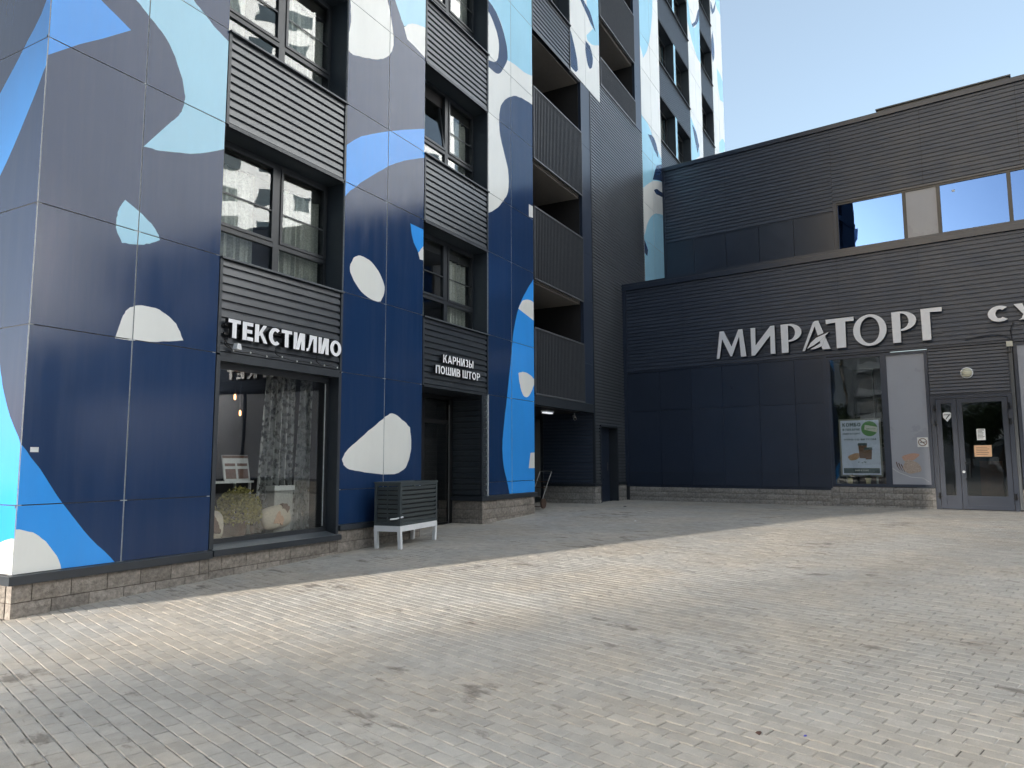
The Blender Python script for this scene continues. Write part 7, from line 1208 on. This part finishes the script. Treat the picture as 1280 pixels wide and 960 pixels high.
# ---------------------------------------------------------------- poster stand and pots behind the supermarket pane
ps = local_thing('poster_stand', 'pale blue and green coffee advertisement poster in the supermarket window', 'poster')
Y = .16
part('poster_frame', MB().box(6.08, 7.06, Y, Y + .03, 1.12, 2.58).box(6.2, 6.24, Y, Y + .04, .78, 1.12).box(6.9, 6.94, Y, Y + .04, .78, 1.12), 'steel', ps)
mb = MB().box(6.12, 7.02, Y - .006, Y - .001, 1.16, 2.54, 0); mb.box(6.15, 6.99, Y - .009, Y - .0065, 1.20, 1.33, 1)
cc = [(6.80 + .19 * math.cos(a), 2.32 + .19 * math.sin(a)) for a in [2 * math.pi * i / 28 for i in range(28)]]; cc = [(min(x, 6.985), min(z, 2.51)) for x, z in cc]; mb.prism(cc, Y - .0095, Y - .0065, 2)
mb.prism([(6.68, 2.30), (6.98, 2.22), (6.985, 2.36), (6.70, 2.42)], Y - .012, Y - .010, 3)
def cupm(x, z, w, h, d): mb.prism([(x - w*.4, z), (x + w*.4, z), (x + w*.5, z + h), (x - w*.5, z + h)], Y - d, Y - .0065, 4); mb.prism([(x - w*.58, z + h), (x + w*.58, z + h), (x + w*.5, z + h + .06), (x - w*.5, z + h + .06)], Y - d, Y - .0065, 1)
cupm(6.62, 1.58, .2, .32, .011); cupm(6.75, 1.55, .17, .24, .013); mb.prism(blob(6.42, 1.62, .16, .08, .35, 0)[::-1], Y - .0105, Y - .0065, 5)
for x, z in ((6.50, 1.47), (6.58, 1.455), (6.63, 1.475), (6.66, 1.47)): mb.box(x, x + .03, Y - .009, Y - .0065, z, z + .02, 1)
part('poster_sheet', mb, ['posterblue', 'posterdark', 'green', 'paper', 'cup', 'pastry'], ps)
for tx, x0, x1, z, h, b, m in (('КОМБО', 6.17, 6.60, 2.385, .095, .21, 'posterdark'), ('В ПЕКАРНЕ', 6.17, 6.58, 2.28, .055, .18, 'posterdark'), ('МИРАТОРГ', 6.17, 6.58, 2.18, .042, .18, 'posterdark'), ('УТРО СО ВКУСОМ', 6.19, 6.94, 2.03, .045, .18, 'posterdark'), ('МИРАТОРГ', 6.42, 6.74, 1.255, .035, .18, 'paper'), ('МИРАТОРГ', 6.73, 6.95, 2.30, .03, .18, 'green')):
    text_parts(tx, x0, x1, z, h, Y - .0125, ps, ZO, depth=.002, bold=b, mats=(m, m), join=True, name='print')
for i, (x, m, lb) in enumerate(((6.30, 'cream', 'left'), (6.72, 'cream', 'right'))):
    t = local_thing('small_pot', f'small cream pot on the floor below the poster, {lb} one of two', 'pot', 'cream pots below the poster')
    part('pot', MB().lathe([(.05, 0), (.07, .14), (.06, .14), (.055, .12)], (x, .12, .94), 14), m, t)
    mb = MB(); r2 = random.Random(i)
    for q in range(60):
        a = r2.uniform(0, 6.28); p = Vector((x, .12, 1.07)); d = Vector((math.cos(a) * .09, math.sin(a) * .06, r2.uniform(.02, .14))); s = Vector((-math.sin(a), math.cos(a), 0)) * .01; mb.face([p - s, p + d, p + s])
    part('foliage', mb, 'leaf', t)

# ---------------------------------------------------------------- small litter on the paving
def scrap(x, y, s, m, label, seed):
    r = random.Random(seed); z = gz(x) + .003; n = 7; P = [(x + s * r.uniform(.6, 1.2) * math.cos(2*math.pi*i/n), y + s * .5 * r.uniform(.6, 1.2) * math.sin(2*math.pi*i/n)) for i in range(n)]
    mb = MB(); c = (x, y, z + s * .25); q = len(mb.v)
    for i in range(n): mb.face([(P[i][0], P[i][1], z), (P[(i+1) % n][0], P[(i+1) % n][1], z), c])
    mb.face([(a, b, z - .001) for a, b in P][::-1])
    tag(part('litter', mb, m, None), label, 'litter')
scrap(4.42, .62, .022, 'bluescrap', 'tiny blue scrap lying on the pavers in the right foreground', 1)
scrap(17.9, 6.6, .10, 'black', 'flat dark scrap on the paving in front of the dark passage', 2)
scrap(14.4, 5.1, .05, 'paper', 'small white crumpled paper on the paving in the middle distance', 3)
scrap(4.35, .85, .035, 'brown', 'small dark brown dead leaf on the pavers in the right foreground', 5)

# ---------------------------------------------------------------- reflected surroundings, then blocks added out of view to shape the sun
def tower_block(x, y, w, d, h, rot, m, label, z0=0):
    t = thing('offscreen_block', label, 'building', (x, y, z0), rot)
    mb = MB().box(-w/2, w/2, -d/2, d/2, -.5, h, 0); mb.box(-w/2 - .3, w/2 + .3, -d/2 - .3, d/2 + .3, h, h + 1.2, 0); part('wall', mb, [m], t)
    wn_ = MB(); nz = int(h / 3); nx = int(w / 3.2); ny = int(d / 3.2)
    for k in range(nz):
        z = 1.2 + 3 * k
        for i in range(nx):
            a = -w/2 + .8 + i * (w - .6) / nx
            for y0, y1 in ((-d/2 - .04, -d/2 - .001), (d/2 + .001, d/2 + .04)): wn_.box(a, a + 1.7, y0, y1, z, z + 1.5, 0)
            if i % 2: mb_ = wn_.box(a - .3, a + 2.1, -d/2 - .9, -d/2 - .05, z - .9, z - .02, 1)
        for i in range(ny):
            a = -d/2 + .8 + i * (d - .6) / ny
            for x0, x1 in ((-w/2 - .04, -w/2 - .001), (w/2 + .001, w/2 + .04)): wn_.box(x0, x1, a, a + 1.7, z, z + 1.5, 0)
    o = part('window', wn_, ['farglass', 'whitepaint'], t); o['kind'] = 'stuff'
tower_block(47, -46, 50, 16, 56, math.radians(-48 + 90), 'pale_render', 'wide sunlit blue-grey apartment block opposite the tower, seen only in reflections')
tower_block(2, -58, 46, 16, 60, math.radians(-2), 'pale_render', 'tall sunlit blue-grey apartment block across the square, seen only in reflections')
tower_block(-42, -40, 34, 16, 46, math.radians(-45), 'grey_render', 'pale grey apartment block behind the viewer, seen only in reflections')
for p0, p1, h, m, lb in ((-60, 0.5, 20, 'grey_render', 'long low grey block added out of view to block the low sun'), (0.9, 2.7, 30, 'pale_render', 'first slim pale sun blocker added out of view beside the long low block'), (3.2, 5.0, 30, 'pale_render', 'second slim pale sun blocker added out of view, between two gaps'), (5.4, 7.5, 30, 'pale_render', 'third slim pale sun blocker added out of view, beside the main sun slit'), (8.8, 36, 30, 'pale_render', 'wide pale sun blocker added out of view, closing the main sun slit')):  # added sun blockers out of view; their gaps shape light on the paving
    pc = (p0 + p1) / 2; ax, ay = math.cos(SUN_AZ), math.sin(SUN_AZ); ox, oy = -ay, ax
    if ox * .454 + oy * .891 < 0: ox, oy = ay, -ax
    tower_block(62 * ax + ox * pc, 62 * ay + oy * pc, p1 - p0, 12, h, math.atan2(oy, ox), m, lb)
tower_block(62 * math.cos(SUN_AZ) + 18.45 * .454, 62 * math.sin(SUN_AZ) + 18.45 * .891, 35.1, 9, 17.5, math.atan2(.891, .454), 'pale_render', 'raised sun blocker added out of view above the gaps', z0=19.4)  # added out of view: keeps direct sun off the supermarket wall
def tree_meshes(seed, h):
    r = np.random.default_rng(seed); tk = MB(); tk.tube([(0, 0, -.2), (.05, .02, h*.25), (-.05, .08, h*.5), (.05, 0, h*.8)], .18, 8, 0, .05)
    tips = []
    for i in range(9):
        a = r.uniform(0, 6.28); z = h * r.uniform(.3, .65); L = h * r.uniform(.2, .32); e = (math.cos(a) * L, math.sin(a) * L, z + L * r.uniform(.4, .9)); tk.tube([(0, 0, z), (e[0]*.5, e[1]*.5, z + (e[2]-z)*.4), e], .07, 5, 0, .02); tips.append(e)
    tips.append((0, 0, h*.85)); cr = MB()
    for e in tips:
        R = h * r.uniform(.13, .2)
        for i in range(150):
            d = r.normal(size=3); d /= np.linalg.norm(d); p = Vector(e) + Vector(d) * R * r.uniform(.5, 1.05); u = Vector(r.normal(size=3)).normalized(); v = u.cross(Vector(r.normal(size=3))).normalized(); s = r.uniform(.12, .26)
            cr.face([p - u*s, p + v*s*.6, p + u*s, p - v*s*.6])
    return tk.mesh('trunk', 'bark'), cr.mesh('crown', 'leaf')
TM = [tree_meshes(s, 7.0) for s in (1, 2, 3)]
for i in range(26):
    y = -46 + i * 3.6; x = -34 - 5 * math.sin(i * 1.7) - (i % 3) * 2.5; tm = TM[i % 3]; s = 1 + .25 * math.sin(i * 2.3)
    t = thing('broadleaf_tree', 'broad-leaved tree in the row across the street, mirrored in the supermarket panes', 'tree', (x, y, 0), i * 1.3, 'trees across the street')
    t.scale = (s, s, s); link('trunk', tm[0], t); link('crown', tm[1], t)
